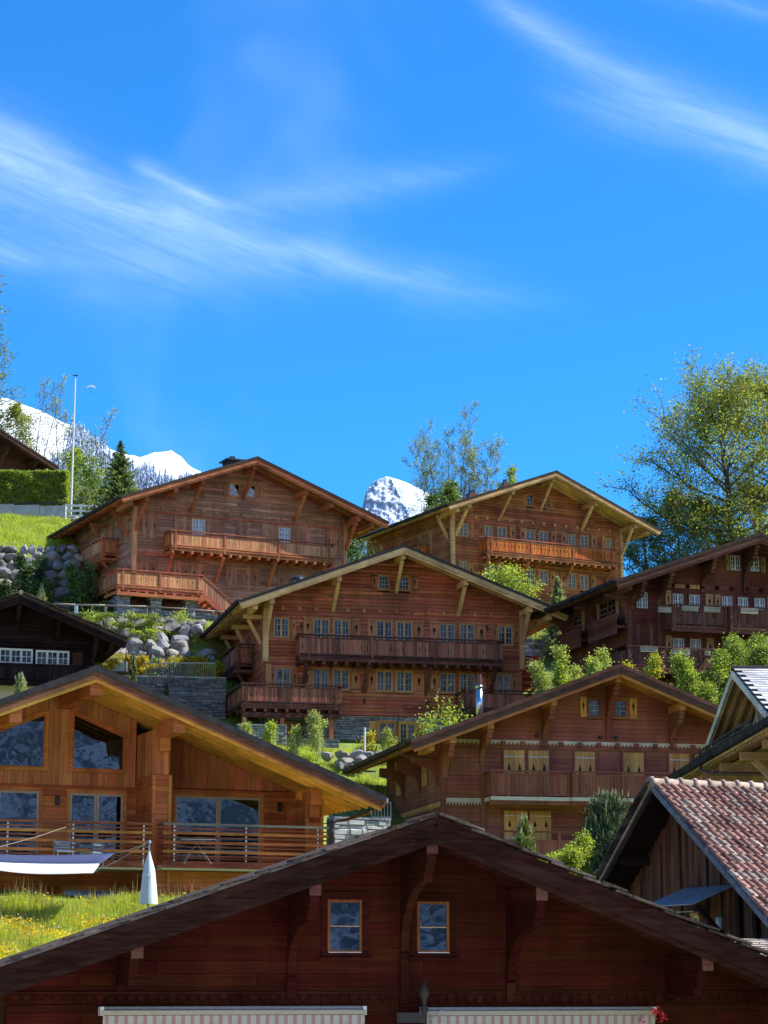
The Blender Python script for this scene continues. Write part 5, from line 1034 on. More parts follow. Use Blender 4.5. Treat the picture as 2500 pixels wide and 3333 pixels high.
def conifer(name, label, base, H, rad, seed, mat='needle', tip=None, group=None, droop=-.12, whorl=.28, nl=26, ls=.13, candles=None, asp=.22, power=.85, curve=.12, r0=None):
    rr = random.Random(seed); t = thing(name, label, 'tree', base, 0, group); mb = MB(); tp = wander(rr, (0, 0, -.2), (0, 0, 1), H, 6, .015, .03); mb.tube(tp, [(r0 or H * .022) * (1 - .95 * i / 6) for i in range(7)], 7)
    P, D, T = [], [], []; CP = []
    z = H * .04; rg = np.random.default_rng(seed)
    while z < H * .985:
        f = z / H; L = rad * (1 - f) ** power * rr.uniform(.85, 1.12) + .05; n = max(4, int(5 + 5 * (1 - f)))
        for i in range(n):
            a = 2 * math.pi * (i + rr.random() * .8) / n; p, _ = along(tp, min(.99, f)); l = L * rr.uniform(.72, 1.12)
            b = wander(rr, p, (math.cos(a), math.sin(a), droop + .35 * f), l, 4, .07, curve); mb.tube(b, [.012 + .012 * (1 - f), .01, .008, .006, .004], 3, False)
            k = max(5, int(nl * l / rad * 1.3))
            for j in range(k):
                q = rr.uniform(.12, 1); pp, dd = along(b, min(.995, q)); w = (1 - q * .55) * l * .22; o = Vector((rr.gauss(0, 1), rr.gauss(0, 1), rr.gauss(0, .55))); P.append(pp + o * w * .6); D.append(dd * .8 + o.normalized() * .9 + Vector((0, 0, .12))); T.append(q > .72)
            if candles: CP += [along(b, q)[0] for q in ((.98, .7) if rr.random() < .6 else (.98,))]
        z += whorl * rr.uniform(.8, 1.2) * (1 - .35 * f)
    mb.done('trunk', 'bark', t); P = np.array([tuple(v) for v in P]); D = np.array([tuple(v) for v in D]); D /= np.linalg.norm(D, axis=1)[:, None]; B = np.cross(D, rdir(rg, len(P))); B /= np.linalg.norm(B, axis=1)[:, None]; s = ls * rg.uniform(.7, 1.3, len(P))[:, None]; T = np.array(T)
    if tip is None: T[:] = False
    link('crown', quads(P[~T], (D * s)[~T], (B * s * asp)[~T], mat), t)
    if T.any(): link('new_growth', quads(P[T], (D * s)[T], (B * s * asp)[T], tip), t)
    if candles:
        if 'candle' not in cache: cache['candle'] = MB().tube([(0, 0, 0), (.1, .05, .5), (.2, -.1, 1)], [.8, 1, .35], 4).data('candle')
        for c in CP + [tp[-1]]:
            link('candle', cache['candle'], t, Matrix.Translation(c) @ Matrix.Rotation(rr.uniform(0, 6.28), 4, 'Z') @ Matrix.Diagonal((.017, .017, candles * rr.uniform(.6, 1.3), 1)))
    return t
def bush(name, label, base, rx, ry, rz, seed, mats=('leaf_green',), n=2600, ls=.07, clumps=38, cat='bush', group=None, sg=.16, rise=1.0, stems=True):
    rr = random.Random(seed); rg = np.random.default_rng(seed); t = thing(name, label, cat, base, 0, group)
    C = []
    while len(C) < clumps:
        v = np.array([rr.uniform(-1, 1), rr.uniform(-1, 1), rr.uniform(-.2, 1)]); l = np.linalg.norm(v)
        if .45 < l < 1.0 + rr.uniform(0, .18): C.append(v * np.array([rx, ry, rz * rise]))
    C = np.array(C); S = np.array([rx, ry, rz]).mean() * sg * rg.uniform(.6, 1.5, clumps)
    k = rg.integers(0, clumps, n); P = C[k] + rg.normal(size=(n, 3)) * S[k][:, None]; P[:, 2] = np.abs(P[:, 2])
    c = (k * 7919 % 100) / 100.0
    for i, m in enumerate(mats):
        s = (c >= i / len(mats)) & (c < (i + 1) / len(mats))
        if s.any(): link('foliage', leaves(P[s], ls, m, seed + i), t)
    if stems:
        mb = MB()
        for i in range(min(14, clumps)): mb.tube(wander(rr, (0, 0, -.2), tuple(C[i] + np.array([0, 0, .3])), float(np.linalg.norm(C[i])) + .2, 4, .1, .05), [.022, .018, .012, .008, .005], 4, False)
        mb.done('stems', 'bark', t)
    return t
def sapling(label, base, H, r, seed, mats=('leaf_sage',), group=None, stake=False, nl=9, n1=14):
    t = tree('sapling', label, 'tree', base, H, r, seed, mats, n1=n1, n2=5, n3=4, nl=nl, ls=.042, sp=2.4, f0=.25, bark='bark_pale', r0=.028, group=group, elo=.5, ehi=1.3)
    if stake: MB().tube([(.1, -.05, -.2), (.1, -.05, H * .6)], .03, 7).done('stake', 'white_paint', t)
    return t

# ------------------------------------------------------------------ terrain
ctl = []
def cp(x, y, z): ctl.append((x, y, z))
for x in (-60, -30, 0, 30, 60): cp(x, 0, -4.2); cp(x, 25, -4.0)
for q in ((-8, 46, -3.6), (0, 46, -3.6), (8, 46, -3.6), (16, 46, -3.4), (-30, 50, -1.5), (30, 50, -3), (-9, 54.0, .15), (-6, 54.3, .1), (-3, 55.5, -.2), (-9, 58, 1.05), (-5, 58.5, 1.0), (-1.5, 59.5, .6), (-9, 62.2, 2.0), (-5, 62.6, 2.0), (-1.5, 63.3, 1.6), (3, 66, 1.0), (1, 54, -3.0), (4, 58, -2.4), (8, 56, -2.5), (10, 62, -1.5), (14, 66, -.5), (9, 76, 1.4), (14, 80, 2), (4, 78, 2.4),
          (-6, 72, 2.4), (0, 76, 3.2), (-5, 84, 6), (-16, 82, 7), (-12, 100, 11), (-16, 111, 13.0), (-12, 116.8, 12.7), (4, 90, 3.9), (10, 93, 4.2), (16, 96, 5.0), (1, 99, 6.4), (9, 104, 7.6), (15, 104, 9.5), (-3.0, 107, 9.7), (-1, 112, 11.0), (2, 110, 10.2), (-1, 117, 12.0), (4, 118, 12.1), (-7, 116, 12.0), (8, 116, 12.0), (5, 126, 13.5), (18, 111, 14.0), (13, 118, 14.6),
          (-8, 119, 12.8), (-13.5, 119, 13.0), (-8.5, 122.4, 15.9), (-14, 122.4, 16.0), (-9, 124.4, 16.1), (-15, 124.4, 16.3), (-9, 126.2, 17.4), (-15, 126.2, 17.6), (-9.5, 127.9, 19.5), (-15, 127.9, 19.6), (-9.5, 130, 20.1), (-15, 130, 20.2), (-8, 131, 20.1), (-2, 135, 19.6), (-3, 128, 17.0), (-20, 129, 19.8), (-26, 129, 19.8), (-20, 132.8, 20.6), (-25, 132.8, 20.6), (-20, 135.4, 23.0), (-25, 135.4, 23.0), (-20, 138.3, 26.0), (-25, 138.3, 26.2), (-20, 139.5, 26.4), (-25, 139.5, 26.7), (-16, 140, 25.5), (-20, 146.5, 29.4), (-26, 146.5, 29.8), (-15, 147, 28.6), (7.5, 134.5, 19.8), (9, 137, 21.2), (12, 136, 20.6), (10, 157, 26.0), (17, 160, 26.2), (4, 152, 25.5), (22, 150, 25),
          (-30, 160, 32.5), (-14, 160, 31.0), (0, 168, 29.5), (20, 172, 30), (40, 165, 31), (-60, 165, 33), (60, 160, 30), (-60, 110, 15), (60, 110, 12), (60, 60, -1), (-60, 60, 2), (0, 215, 33), (-70, 220, 36), (70, 220, 34), (0, 300, 34), (-120, 300, 36), (120, 300, 34)): cp(*q)
CT = np.array(ctl, float)
def tpsK(d2): return np.where(d2 > 1e-9, d2 * np.log(d2 + 1e-12) * .5, 0)
n_ = len(CT); D2 = ((CT[:, None, :2] - CT[None, :, :2]) ** 2).sum(-1); K = tpsK(D2) + np.eye(n_) * .12; Q = np.c_[np.ones(n_), CT[:, :2]]
SOL = np.linalg.solve(np.block([[K, Q], [Q.T, np.zeros((3, 3))]]), np.r_[CT[:, 2], np.zeros(3)])
def zt(x, y):
    x = np.atleast_1d(np.asarray(x, float)); y = np.atleast_1d(np.asarray(y, float)); d = (x[:, None] - CT[None, :, 0]) ** 2 + (y[:, None] - CT[None, :, 1]) ** 2
    return tpsK(d) @ SOL[:n_] + SOL[n_] + SOL[n_ + 1] * x + SOL[n_ + 2] * y
def z1(x, y): return float(zt(x, y)[0])
def soil():
    m, t, o = newmat('turf'); g = nn(t, 'ShaderNodeNewGeometry'); n1 = noise(t, g.outputs['Position'], 1.8, 7, .65); n2 = noise(t, g.outputs['Position'], .25, 4, .6)
    c = mixc(t, rng_(t, n1, .35, .65, 0, 1), (0.10, 0.155, 0.03, 1), (0.22, 0.29, 0.05, 1)); c = mixc(t, rng_(t, n2, .5, .7, 0, .5), c, (0.14, 0.11, 0.06, 1)); princ(t, o, c, .85, n1, .8, .06, .2)
soil()
def ground():
    xs = np.unique(np.r_[np.arange(-130, -32, 7.), np.arange(-32, 32, .8), np.arange(32, 131, 7.)]); ys = np.unique(np.r_[np.arange(-30, 40, 5.), np.arange(40, 176, .8), np.arange(176, 301, 8.)])
    X, Y = np.meshgrid(xs, ys); Z = np.concatenate([zt(a, b) for a, b in zip(X, Y)]).reshape(X.shape)
    v = np.c_[X.ravel(), Y.ravel(), Z.ravel()]; w_ = len(xs); f = [(j * w_ + i, j * w_ + i + 1, (j + 1) * w_ + i + 1, (j + 1) * w_ + i) for j in range(len(ys) - 1) for i in range(w_ - 1)]
    o = link('ground', mesh(v, f, 'turf', True)); tag(o, 'grassy hillside the chalets stand on', 'hillside', kind='structure')
    p = MB().add([(-7000, -7000, -8), (7000, -7000, -8), (7000, 9000, -8), (-7000, 9000, -8)], [(0, 1, 2, 3)]).done('valley_floor', 'valley_meadow'); tag(p, 'green valley floor far below the hillside', 'ground', kind='structure')  # colour paled so the unseen floor bounces more light under the eaves
def bounce_street():  # added below the view to throw sunlight up at soffits and facades
    m = MB(); xs = [-60 + 6 * k for k in range(21)]; ys = [-28 + 5 * k for k in range(15)]; vs = [(x, y, z1(x, y) + .06) for y in ys for x in xs]
    o = link('bounce_street', mesh(vs, [(j * 21 + i, j * 21 + i + 1, (j + 1) * 21 + i + 1, (j + 1) * 21 + i) for j in range(14) for i in range(20)], 'bounce_paving', True)); tag(o, 'unseen pale ground added to bounce sunlight onto soffits and facades', 'bounce_street', kind='structure')
def blades(name, label, poly, n, hmin, hmax, wd, mat, seed, kind='stuff', tips=None, dens=None, cat='grass', bend=.35):
    """real grass: bent two-segment blades rooted on the terrain inside a plan polygon"""
    rg = np.random.default_rng(seed); P = np.array(poly); lo, hi = P.min(0), P.max(0); pts = []
    while sum(len(a) for a in pts) < n:
        q = rg.uniform(lo, hi, (n * 2, 2)); ins = np.zeros(len(q), bool); j = len(P) - 1
        for i in range(len(P)):
            c = ((P[i, 1] > q[:, 1]) != (P[j, 1] > q[:, 1])) & (q[:, 0] < (P[j, 0] - P[i, 0]) * (q[:, 1] - P[i, 1]) / (P[j, 1] - P[i, 1] + 1e-12) + P[i, 0]); ins ^= c; j = i
        q = q[ins]
        if dens is not None: q = q[rg.random(len(q)) < dens(q[:, 0], q[:, 1])]
        pts.append(q)
    q = np.concatenate(pts)[:n]; z = np.concatenate([zt(a[:, 0], a[:, 1]) for a in np.array_split(q, max(1, n // 20000))]); b = np.c_[q, z - .03]
    h = rg.uniform(hmin, hmax, n) * (.75 + .5 * np.sin(q[:, 0] * 2.1) * np.sin(q[:, 1] * 1.7)); a = rg.uniform(0, 2 * np.pi, n); ba = rg.uniform(0, 2 * np.pi, n); w = wd * rg.uniform(.6, 1.4, n)
    side = np.c_[np.cos(a), np.sin(a), np.zeros(n)] * w[:, None]; bn = np.c_[np.cos(ba), np.sin(ba), np.zeros(n)] * (h * bend * rg.uniform(.1, 1, n))[:, None]
    m = b + bn * .3; m[:, 2] += h * .6; t = b + bn; t[:, 2] += h
    V = np.stack([b - side, b + side, m + side * .7, m - side * .7, t], 1).reshape(-1, 3); me = bpy.data.meshes.new('blades')
    me.vertices.add(n * 5); me.vertices.foreach_set('co', V.reshape(-1).astype(np.float32)); base = np.arange(n)[:, None] * 5
    lv = np.concatenate([base + np.array([[0, 1, 2, 3]]), base + np.array([[3, 2, 4]])], 1).reshape(-1); me.loops.add(n * 7); me.loops.foreach_set('vertex_index', lv.astype(np.int32)); me.polygons.add(n * 2)
    st = np.stack([np.arange(n) * 7, np.arange(n) * 7 + 4], 1).reshape(-1); me.polygons.foreach_set('loop_start', st.astype(np.int32)); me.polygons.foreach_set('loop_total', np.tile([4, 3], n).astype(np.int32)); me.materials.append(M[mat]); me.update()
    o = link(name, me); tag(o, label, cat, kind=kind); return t
ground(); bounce_street()
def bounce_court():  # added out of sight so its bounce brightens the modern chalet's soffit
    xs = np.linspace(-.5, 10.5, 12); ys = np.linspace(55.5, 66.5, 12); vs = [(x, y, z1(x, y) + .05) for y in ys for x in xs]
    tag(link('bounce_court', mesh(vs, [(j * 12 + i, j * 12 + i + 1, (j + 1) * 12 + i + 1, (j + 1) * 12 + i) for j in range(11) for i in range(11)], 'bounce_paving', True)), 'unseen pale ground added to light the modern chalet soffit from below', 'bounce_court', kind='structure')
bounce_court()
for f in (house_upper_left, house_upper_right, house_center, house_yellow_shutters, house_right, house_modern, house_front, house_black, house_far_left, house_new_right, barn): f()

# ------------------------------------------------------------------ mountains
def snowmat(name, thr, rockc=(0.20, 0.21, 0.23), scale=.004, soft=.12, forest=None, bd=6.0, m2=6.0):
    m, t, o = newmat(name); g = nn(t, 'ShaderNodeNewGeometry'); P = g.outputs['Position']; n1 = noise(t, P, scale, 8, .68, .3); n2 = noise(t, P, scale * m2, 6, .65)
    sp = nn(t, 'ShaderNodeSeparateXYZ'); t.links.new(g.outputs['Normal'], sp.inputs[0])
    k = mth(t, 'ADD', sp.outputs[2], mth(t, 'MULTIPLY', mth(t, 'SUBTRACT', mth(t, 'MULTIPLY_ADD', n2, .6, mth(t, 'MULTIPLY', n1, .5)), .55), .9))
    rc = mixc(t, rng_(t, n2, .35, .65, 0, 1), c4(rockc), c4([x * 1.7 for x in rockc])); c = mixc(t, rng_(t, k, thr, thr + soft, 0, 1, True), rc, (0.66, 0.69, 0.74, 1))
    if forest:
        s2 = nn(t, 'ShaderNodeSeparateXYZ'); t.links.new(P, s2.inputs[0]); c = mixc(t, rng_(t, mth(t, 'MULTIPLY_ADD', n1, 500.0, s2.outputs[2]), forest, forest + 120, 1, 0, True), c, mixc(t, rng_(t, n2, .44, .58, 0, 1), (0.02, 0.035, 0.045, 1), (0.27, 0.27, 0.28, 1)))
    princ(t, o, c, .75, n2, .6, bd, .3)
snowmat('snow_slope', .50, (0.24, 0.27, 0.31), .05, soft=.25, bd=.6); snowmat('snow_peak', .42, (0.17, 0.185, 0.215), .14, .10, bd=.6); snowmat('rock_face', .62, (0.24, 0.235, 0.23), .0025, .2, forest=520, m2=18.0)
def fbm(x, y, seed, oct=5):
    rg = np.random.default_rng(seed); out = np.zeros_like(x, float); a = 1.0; f = 1.0
    for o in range(oct):
        th = rg.uniform(0, 6.28, 4); ph = rg.uniform(0, 6.28, 4)
        for k in range(4): out += a * .5 * np.sin(f * (x * math.cos(th[k]) + y * math.sin(th[k])) + ph[k] + .8 * math.sin(k + o))
        a *= .52; f *= 2.03
    return out
def ridge(name, label, prof, Yt, Yb, pyb, mat, seed, amp, nu=150, nv=46, spur=None, bump=2.2, fq=1.0):
    """mountainside: skyline surveyed as bearings, slope falling towards the valley, back side closed"""
    px = np.linspace(prof[0][0], prof[-1][0], nu); py = np.interp(px, [p[0] for p in prof], [p[1] for p in prof])
    py = py + fbm(px * .06, px * 0, seed + 5, 4) * bump
    V = []
    for j in range(-4, nv):
        v = max(j, 0) / (nv - 1)
        for i in range(nu):
            y = py[i] + (max(pyb, py[i] + 40) - py[i]) * v; Y = Yt + (Yb - Yt) * v
            if spur: Y += spur(px[i], v)
            p = at(px[i], y, Y)
            if j < 0: p = at(px[i], py[i], Yt + (spur(px[i], 0) if spur else 0)); p.y += -j * 120; p.z += j * 60
            V.append(p)
    V = np.array([tuple(v) for v in V]); d = fbm(V[:, 0] * .006 * 2000 / Yt * fq, V[:, 2] * .010 * 2000 / Yt * fq, seed, 6) * amp; m = np.repeat(np.r_[np.zeros(5), np.linspace(.2, 1, nv - 1)], nu)
    r = V / np.linalg.norm(V, axis=1)[:, None]; V += r * (d * m)[:, None]; w_ = nu; H = nv + 4
    f = [(j * w_ + i, j * w_ + i + 1, (j + 1) * w_ + i + 1, (j + 1) * w_ + i) for j in range(H - 1) for i in range(w_ - 1)]
    o = link(name, mesh(V, f, mat, True)); tag(o, label, 'mountain', kind='structure'); return V.reshape(H, nu, 3), px
VM, PXM = ridge('mountain', 'snow covered mountain ridge with frosted conifers behind the chalets at left', [(-700, 1120), (-300, 1205), (0, 1292), (60, 1310), (130, 1336), (250, 1398), (330, 1448), (400, 1474), (455, 1490), (505, 1472), (560, 1468), (590, 1484), (615, 1515), (650, 1537), (760, 1590), (900, 1660)], 2600, 1700, 1800, 'snow_slope', 3, 16, 240, 70, fq=9)
def peak():
    D = 4300.0; A = at(1258, 1550, D); n = 260; m = 200; xs = np.linspace(-260, 420, n); ds = np.linspace(-230, 150, m); X, Dp = np.meshgrid(xs, ds)
    k = np.where(X < 0, np.interp(-X, [0, 27, 39, 46, 70, 300], [0, 12, 29, 60, 140, 700]), np.interp(X, [0, 36, 71, 111, 450], [0, 15, 35, 60, 270])); h = A.z - np.sqrt(k ** 2 + (np.abs(Dp + .3 * X) * .9) ** 2 + 1) + 1
    rid = 1 - np.abs(fbm(X * .09, Dp * .09 + X * .03, 61, 6)); r2 = 1 - np.abs(fbm(X * .25, Dp * .25, 62, 4)); w_ = np.minimum(1, np.sqrt(X ** 2 + Dp ** 2) / 25) * np.where(X + .3 * Dp < 4, .8, .16)
    h = h + (rid - .6) * 8 * w_ + (r2 - .6) * 1.6 * w_
    v = np.c_[(A.x + X).ravel(), (A.y + Dp).ravel(), h.ravel()]; f = [(j * n + i, j * n + i + 1, (j + 1) * n + i + 1, (j + 1) * n + i) for j in range(m - 1) for i in range(n - 1)]
    tag(link('mountain', mesh(v, f, 'snow_peak')), 'pointed snowy rock peak between the two upper chalets', 'mountain', kind='structure')
peak()
def back_range():
    xs = np.linspace(-5000, 5000, 150); vs = np.linspace(0, 1, 40); X, S = np.meshgrid(xs, vs); top = 1250 + fbm(xs * .0016, xs * 0, 21, 5) * 190
    Y = -650 - S * 1900; Z = -10 + (top[None, :] * S ** 1.15); d = fbm(X * .004, Y * .004, 8, 6) * 85 * np.minimum(1, S * 4); Y = Y + d; Z = Z + d * .35 * (S < .97)
    v = np.c_[X.ravel(), Y.ravel(), Z.ravel()]; f = [(j * 150 + i, j * 150 + i + 1, (j + 1) * 150 + i + 1, (j + 1) * 150 + i) for j in range(39) for i in range(149)]
    tag(link('mountain', mesh(v, f, 'rock_face', True)), 'sunlit rock wall across the valley, mirrored in the big windows', 'mountain', kind='structure')
back_range()
def frosted_forest():
    m, t, o = newmat('frosted'); g = nn(t, 'ShaderNodeNewGeometry'); n1 = noise(t, g.outputs['Position'], .35, 4, .6); sp = nn(t, 'ShaderNodeSeparateXYZ'); t.links.new(g.outputs['Normal'], sp.inputs[0])
    princ(t, o, mixc(t, rng_(t, mth(t, 'MULTIPLY_ADD', mth(t, 'ABSOLUTE', sp.outputs[2]), .35, n1), .50, .72, 0, 1), (0.04, 0.075, 0.10, 1), (0.66, 0.75, 0.88, 1)), .8)  # snow on needles, both tinted blue to paint distant haze
    rr = random.Random(4); mb = MB(); nv = VM.shape[0]
    edge = lambda p: np.interp(p, [100, 215, 235, 262, 300, 345, 420, 480, 560, 640, 760], [1560, 1470, 1368, 1392, 1425, 1470, 1515, 1535, 1570, 1560, 1600])
    cnt = 0
    for k in range(9000):
        p = rr.uniform(120, 760); i = int((p - PXM[0]) / (PXM[-1] - PXM[0]) * (len(PXM) - 1)); j = rr.randrange(5, nv - 1); b = Vector(VM[j, i]).lerp(Vector(VM[j, i + 1]), rr.random()).lerp(Vector(VM[j - 1, i]), rr.random())
        py = CY - F * (b.dot(UP) / b.dot(FW)); q = CX + F * b.x / b.dot(FW); e = edge(q)
        if py < e + rr.uniform(0, 14) + (34 if rr.random() > .35 else 0) * rr.random() or py > 1720: continue
        h = rr.uniform(7, 14) * (1 if rr.random() < .9 else 1.4); r = h * rr.uniform(.17, .24); vs, fs = [], []; a0 = rr.random() * 6
        for tier in range(3):
            zb, ztp, rr_ = h * (.08 + .26 * tier), h * (.5 + .25 * tier), r * (1 - .27 * tier); b0 = len(vs)
            vs += [(b.x + rr_ * math.cos(a0 + tier + 1.2566 * n) * rr.uniform(.7, 1.2), b.y + rr_ * math.sin(a0 + tier + 1.2566 * n), b.z + zb + rr.uniform(-.3, .3)) for n in range(5)] + [(b.x, b.y, b.z + ztp)]; fs += [(b0 + n, b0 + (n + 1) % 5, b0 + 5) for n in range(5)]
        mb.add(vs, fs); cnt += 1
    tag(mb.done('frosted_forest', 'frosted'), 'frosted conifer forest on the far snowy slope', 'forest', kind='stuff')
frosted_forest()

# ------------------------------------------------------------------ boulder walls, stone walls, fences
def boulder_meshes():
    if 'bo' not in cache:
        import bmesh
        out = []
        for k in range(9):
            bm = bmesh.new(); bmesh.ops.create_icosphere(bm, subdivisions=2, radius=1); rg = np.random.default_rng(k + 40); pl = rdir(rg, 11); off = rg.uniform(.46, .80, 11)
            for v in bm.verts:
                c = np.array(v.co)
                for n, o_ in zip(pl, off):
                    dd = c @ n - o_
                    if dd > 0: c = c - n * dd * .95
                c = c * (1 + .07 * float(fbm(np.array([c[0] * 3 + k]), np.array([c[1] * 3 + c[2] * 2]), k, 3)[0])); v.co = c
            me = bpy.data.meshes.new('boulder'); bm.to_mesh(me); bm.free(); me.materials.append(M['boulder']); out.append(me)
        cache['bo'] = out
    return cache['bo']
def boulder_wall(label, rows, seed):
    """dry-laid boulders, one object each; rows = (py, px0, px1, depth, size px)"""
    rr = random.Random(seed); p0 = at((rows[0][1] + rows[0][2]) / 2, rows[-1][0], rows[-1][3]); t = thing('boulder_wall', label, 'stone wall', p0)
    for py, a, b, Y, sz in rows:
        x = a
        while x < b:
            w_ = sz * rr.uniform(.75, 1.7); s = w_ / 2 * Y / F * 1.26; c = at(x + w_ / 2, py + rr.uniform(-.1, .1) * sz, Y + rr.uniform(-.1, .15)) - p0; hh = sz * .5 * Y / F * rr.uniform(1.05, 1.35)
            link('boulder', rr.choice(boulder_meshes()), t, Matrix.Translation(c) @ Matrix.Rotation(rr.uniform(-.25, .25), 4, 'Y') @ Matrix.Diagonal((s * 1.08, s * .8, hh * 1.02, 1)) @ Matrix.Rotation(rr.uniform(0, 6.28), 4, 'Z')); x += w_ * .93
    return t
boulder_wall('tall boulder retaining wall below the grass bank at upper left', [(1790, -30, 245, 137.5, 34), (1815, -20, 250, 137, 36), (1842, -30, 250, 136.5, 38), (1872, -20, 250, 136, 42), (1905, -30, 240, 135.4, 44), (1940, -20, 240, 134.8, 46), (1978, -30, 240, 134.2, 48), (2015, -30, 240, 133.6, 48)], 5)
boulder_wall('boulder retaining wall overgrown with creeper below the terrace chalet', [(2030, 300, 640, 127.3, 36), (2052, 290, 625, 126.8, 42), (2078, 300, 605, 126.2, 46), (2104, 330, 595, 125.6, 46), (2131, 340, 640, 125.0, 48), (2156, 360, 690, 124.5, 42)], 8)
boulder_wall('low row of garden boulders below the stone ground floor', [(2462, 1040, 1240, 108.4, 40), (2482, 1090, 1200, 107.8, 44), (2500, 1095, 1170, 107.3, 34)], 12)
boulder_wall('few boulders beside the white fence under the flagpole', [(1698, 216, 262, 148.0, 30)], 15)
def masonry(name, label, p0, p1, Yz, mat, ch, ln, depth=.5, cap=None, opens=()):
    """free-standing coursed wall; p0,p1 plan ends, Yz=(z0,z1)"""
    a, b = Vector((p0[0], p0[1], 0)), Vector((p1[0], p1[1], 0)); L = (b - a).length; ang = math.atan2(b.y - a.y, b.x - a.x); H = Yz[1] - Yz[0]
    t = thing(name, label, 'wall', (a.x, a.y, Yz[0]), ang); MB().box(0, L, .02, depth, -.5, H).done('core', 'mortar', t); stone_face(t, None, Wall((0, .02, 0), (1, 0, 0), (0, -1, 0)), 0, L, 0, H, mat, ch, ln, opens=opens)
    if cap: n = max(1, int(L / 1.2)); [box(t, 'cap_stone', cap, L * k / n + .004, L * (k + 1) / n - .004, -.08, depth, H + .003, H + .07) for k in range(n)]
    return t
def px2(px, py, Y): p = at(px, py, Y); return (p.x, p.y)
def zpx(py, Y): return at(1250, py, Y).z
masonry('retaining_wall', 'tall shaded slate retaining wall left of the central chalet', px2(400, 2280, 119.0), px2(735, 2280, 119.9), (zpx(2400, 119.5), zpx(2206, 119.5)), 'ashlar_dark', .13, .5, cap='ashlar')
masonry('garden_wall', 'low stone garden wall with pale capping below the left terrace', px2(772, 2390, 113.2), px2(933, 2390, 113.6), (zpx(2440, 113.4), zpx(2362, 113.4)), 'ashlar', .13, .4, cap='ashlar')
masonry('garden_wall', 'lowest stone garden wall behind the young trees', px2(925, 2420, 114.3), px2(1105, 2420, 114.7), (zpx(2450, 114.5), zpx(2410, 114.5)), 'ashlar', .12, .4, cap='ashlar')
masonry('retaining_wall', 'blue-grey stone retaining wall under the green bank right of the central chalet', px2(1690, 2140, 132.5), px2(1830, 2140, 133), (zpx(2230, 133), zpx(2086, 133)), 'ashlar', .2, .5, cap='ashlar')
masonry('retaining_wall', 'pale block wall behind the eave of the modern chalet', px2(1085, 2700, 76), px2(1270, 2700, 77), (zpx(2790, 76.5), zpx(2668, 76.5)), 'slate_pale', .2, .4, cap='ashlar')
def bars(label, p0, p1, py0, py1, Y, sp=.1, r=.011, mat='tin'):
    a, b = at(p0, py1, Y), at(p1, py1, Y); h = at(p0, py0, Y).z - a.z; L = (b - a).length; t = thing('railing', label, 'railing', a, math.atan2(b.y - a.y, b.x - a.x))
    for z in (.08, h): box(t, 'rail', mat, 0, L, -.015, .015, z - .02, z + .02)
    n = int(L / sp); me = MB().tube([(0, 0, 0), (0, 0, h)], r, 5).data(mat)
    for k in range(n + 1): link('bar', me, t, Matrix.Translation((L * k / n, 0, 0)))
bars('thin metal bar railing on top of the shaded slate wall', 466, 700, 2158, 2212, 119.7); bars('metal bar railing before the green bank right of the central chalet', 1716, 1816, 2036, 2087, 132.7); bars('short metal railing beside the eave of the modern chalet', 1210, 1272, 2612, 2668, 76.3)
def rail_fence(label, pts, nm='fence', mat='fence_wood', hgt=.95, rails=(.45, .9), r=.055, sq=False):
    P = [at(*p) for p in pts]; t = thing(nm, label, 'fence', P[0])
    for i, p in enumerate(P):
        q = p - P[0]; box(t, 'post', mat, q.x - .06, q.x + .06, q.y - .06, q.y + .06, q.z - .2, q.z + hgt)
        if i:
            o = P[i - 1] - P[0]
            for z in rails:
                if sq: beam(t, 'rail', mat, o + Vector((0, -.09, z)), q + Vector((0, -.09, z)), .04, .14)
                else: MB().tube([o + Vector((0, -.1, z)), o.lerp(q, .5) + Vector((0, -.1, z - .01)), q + Vector((0, -.1, z))], r, 8).done('rail', mat, t, smooth=True)
rail_fence('round-rail wooden fence along the terrace path above the boulders', [(175, 2016, 128.6), (245, 2020, 128.6), (342, 2022, 128.5), (476, 2026, 128.3), (608, 2034, 128.2), (700, 2042, 128.2), (735, 2045, 128.2)])
rail_fence('weathered white board fence at the foot of the flagpole', [(214, 1692, 149), (262, 1692, 149), (300, 1694, 149)], mat='white_paint', rails=(.25, .6, .95), hgt=1.05, sq=True)
t = thing('lantern_post', 'small glass lantern post on the path fence', 'lamp', at(247, 2022, 128.4)); MB().tube([(0, 0, -.2), (0, 0, .45)], .05, 8).done('post', 'tin', t); MB().box(-.09, .09, -.09, .09, .45, .9).done('glass_case', 'parasol_cloth', t); MB().box(-.12, .12, -.12, .12, .9, .95).done('cap', 'tin', t)
# concrete wall in cast panels, hedge on top
a = at(-40, 1700, 148.5); b = at(212, 1706, 148.0); t = thing('concrete_wall', 'grey concrete retaining wall in three cast panels under the hedge', 'wall', (a.x, a.y, 28.3), math.atan2(b.y - a.y, b.x - a.x)); L = math.hypot(b.x - a.x, b.y - a.y)
for k in range(3): MB().box(L * k / 3 + .012, L * (k + 1) / 3 - .012, 0, .3, 0, at(0, 1640 + 4 * k, 148.3).z - 28.3).done('panel', 'concrete', t)
box(t, 'coping', 'dark_metal', 0, L, -.03, .33, at(0, 1640, 148.3).z - 28.295, at(0, 1640, 148.3).z - 28.24)
# flagpole
b = at(231, 1660, 149.5); p = thing('flagpole', 'tall bare flagpole rising above the hedge', 'flagpole', b); tp = at(246, 1222, 149.5) - b
MB().tube([(0, 0, -.5), tuple(tp * .5), tuple(tp)], [.075, .06, .04], 8).done('pole', 'white_paint', p); MB().tube([tuple(tp - Vector((.16, 0, 0))), tuple(tp + Vector((.16, 0, 0)))], .05, 8).done('truck', 'dark_metal', p)
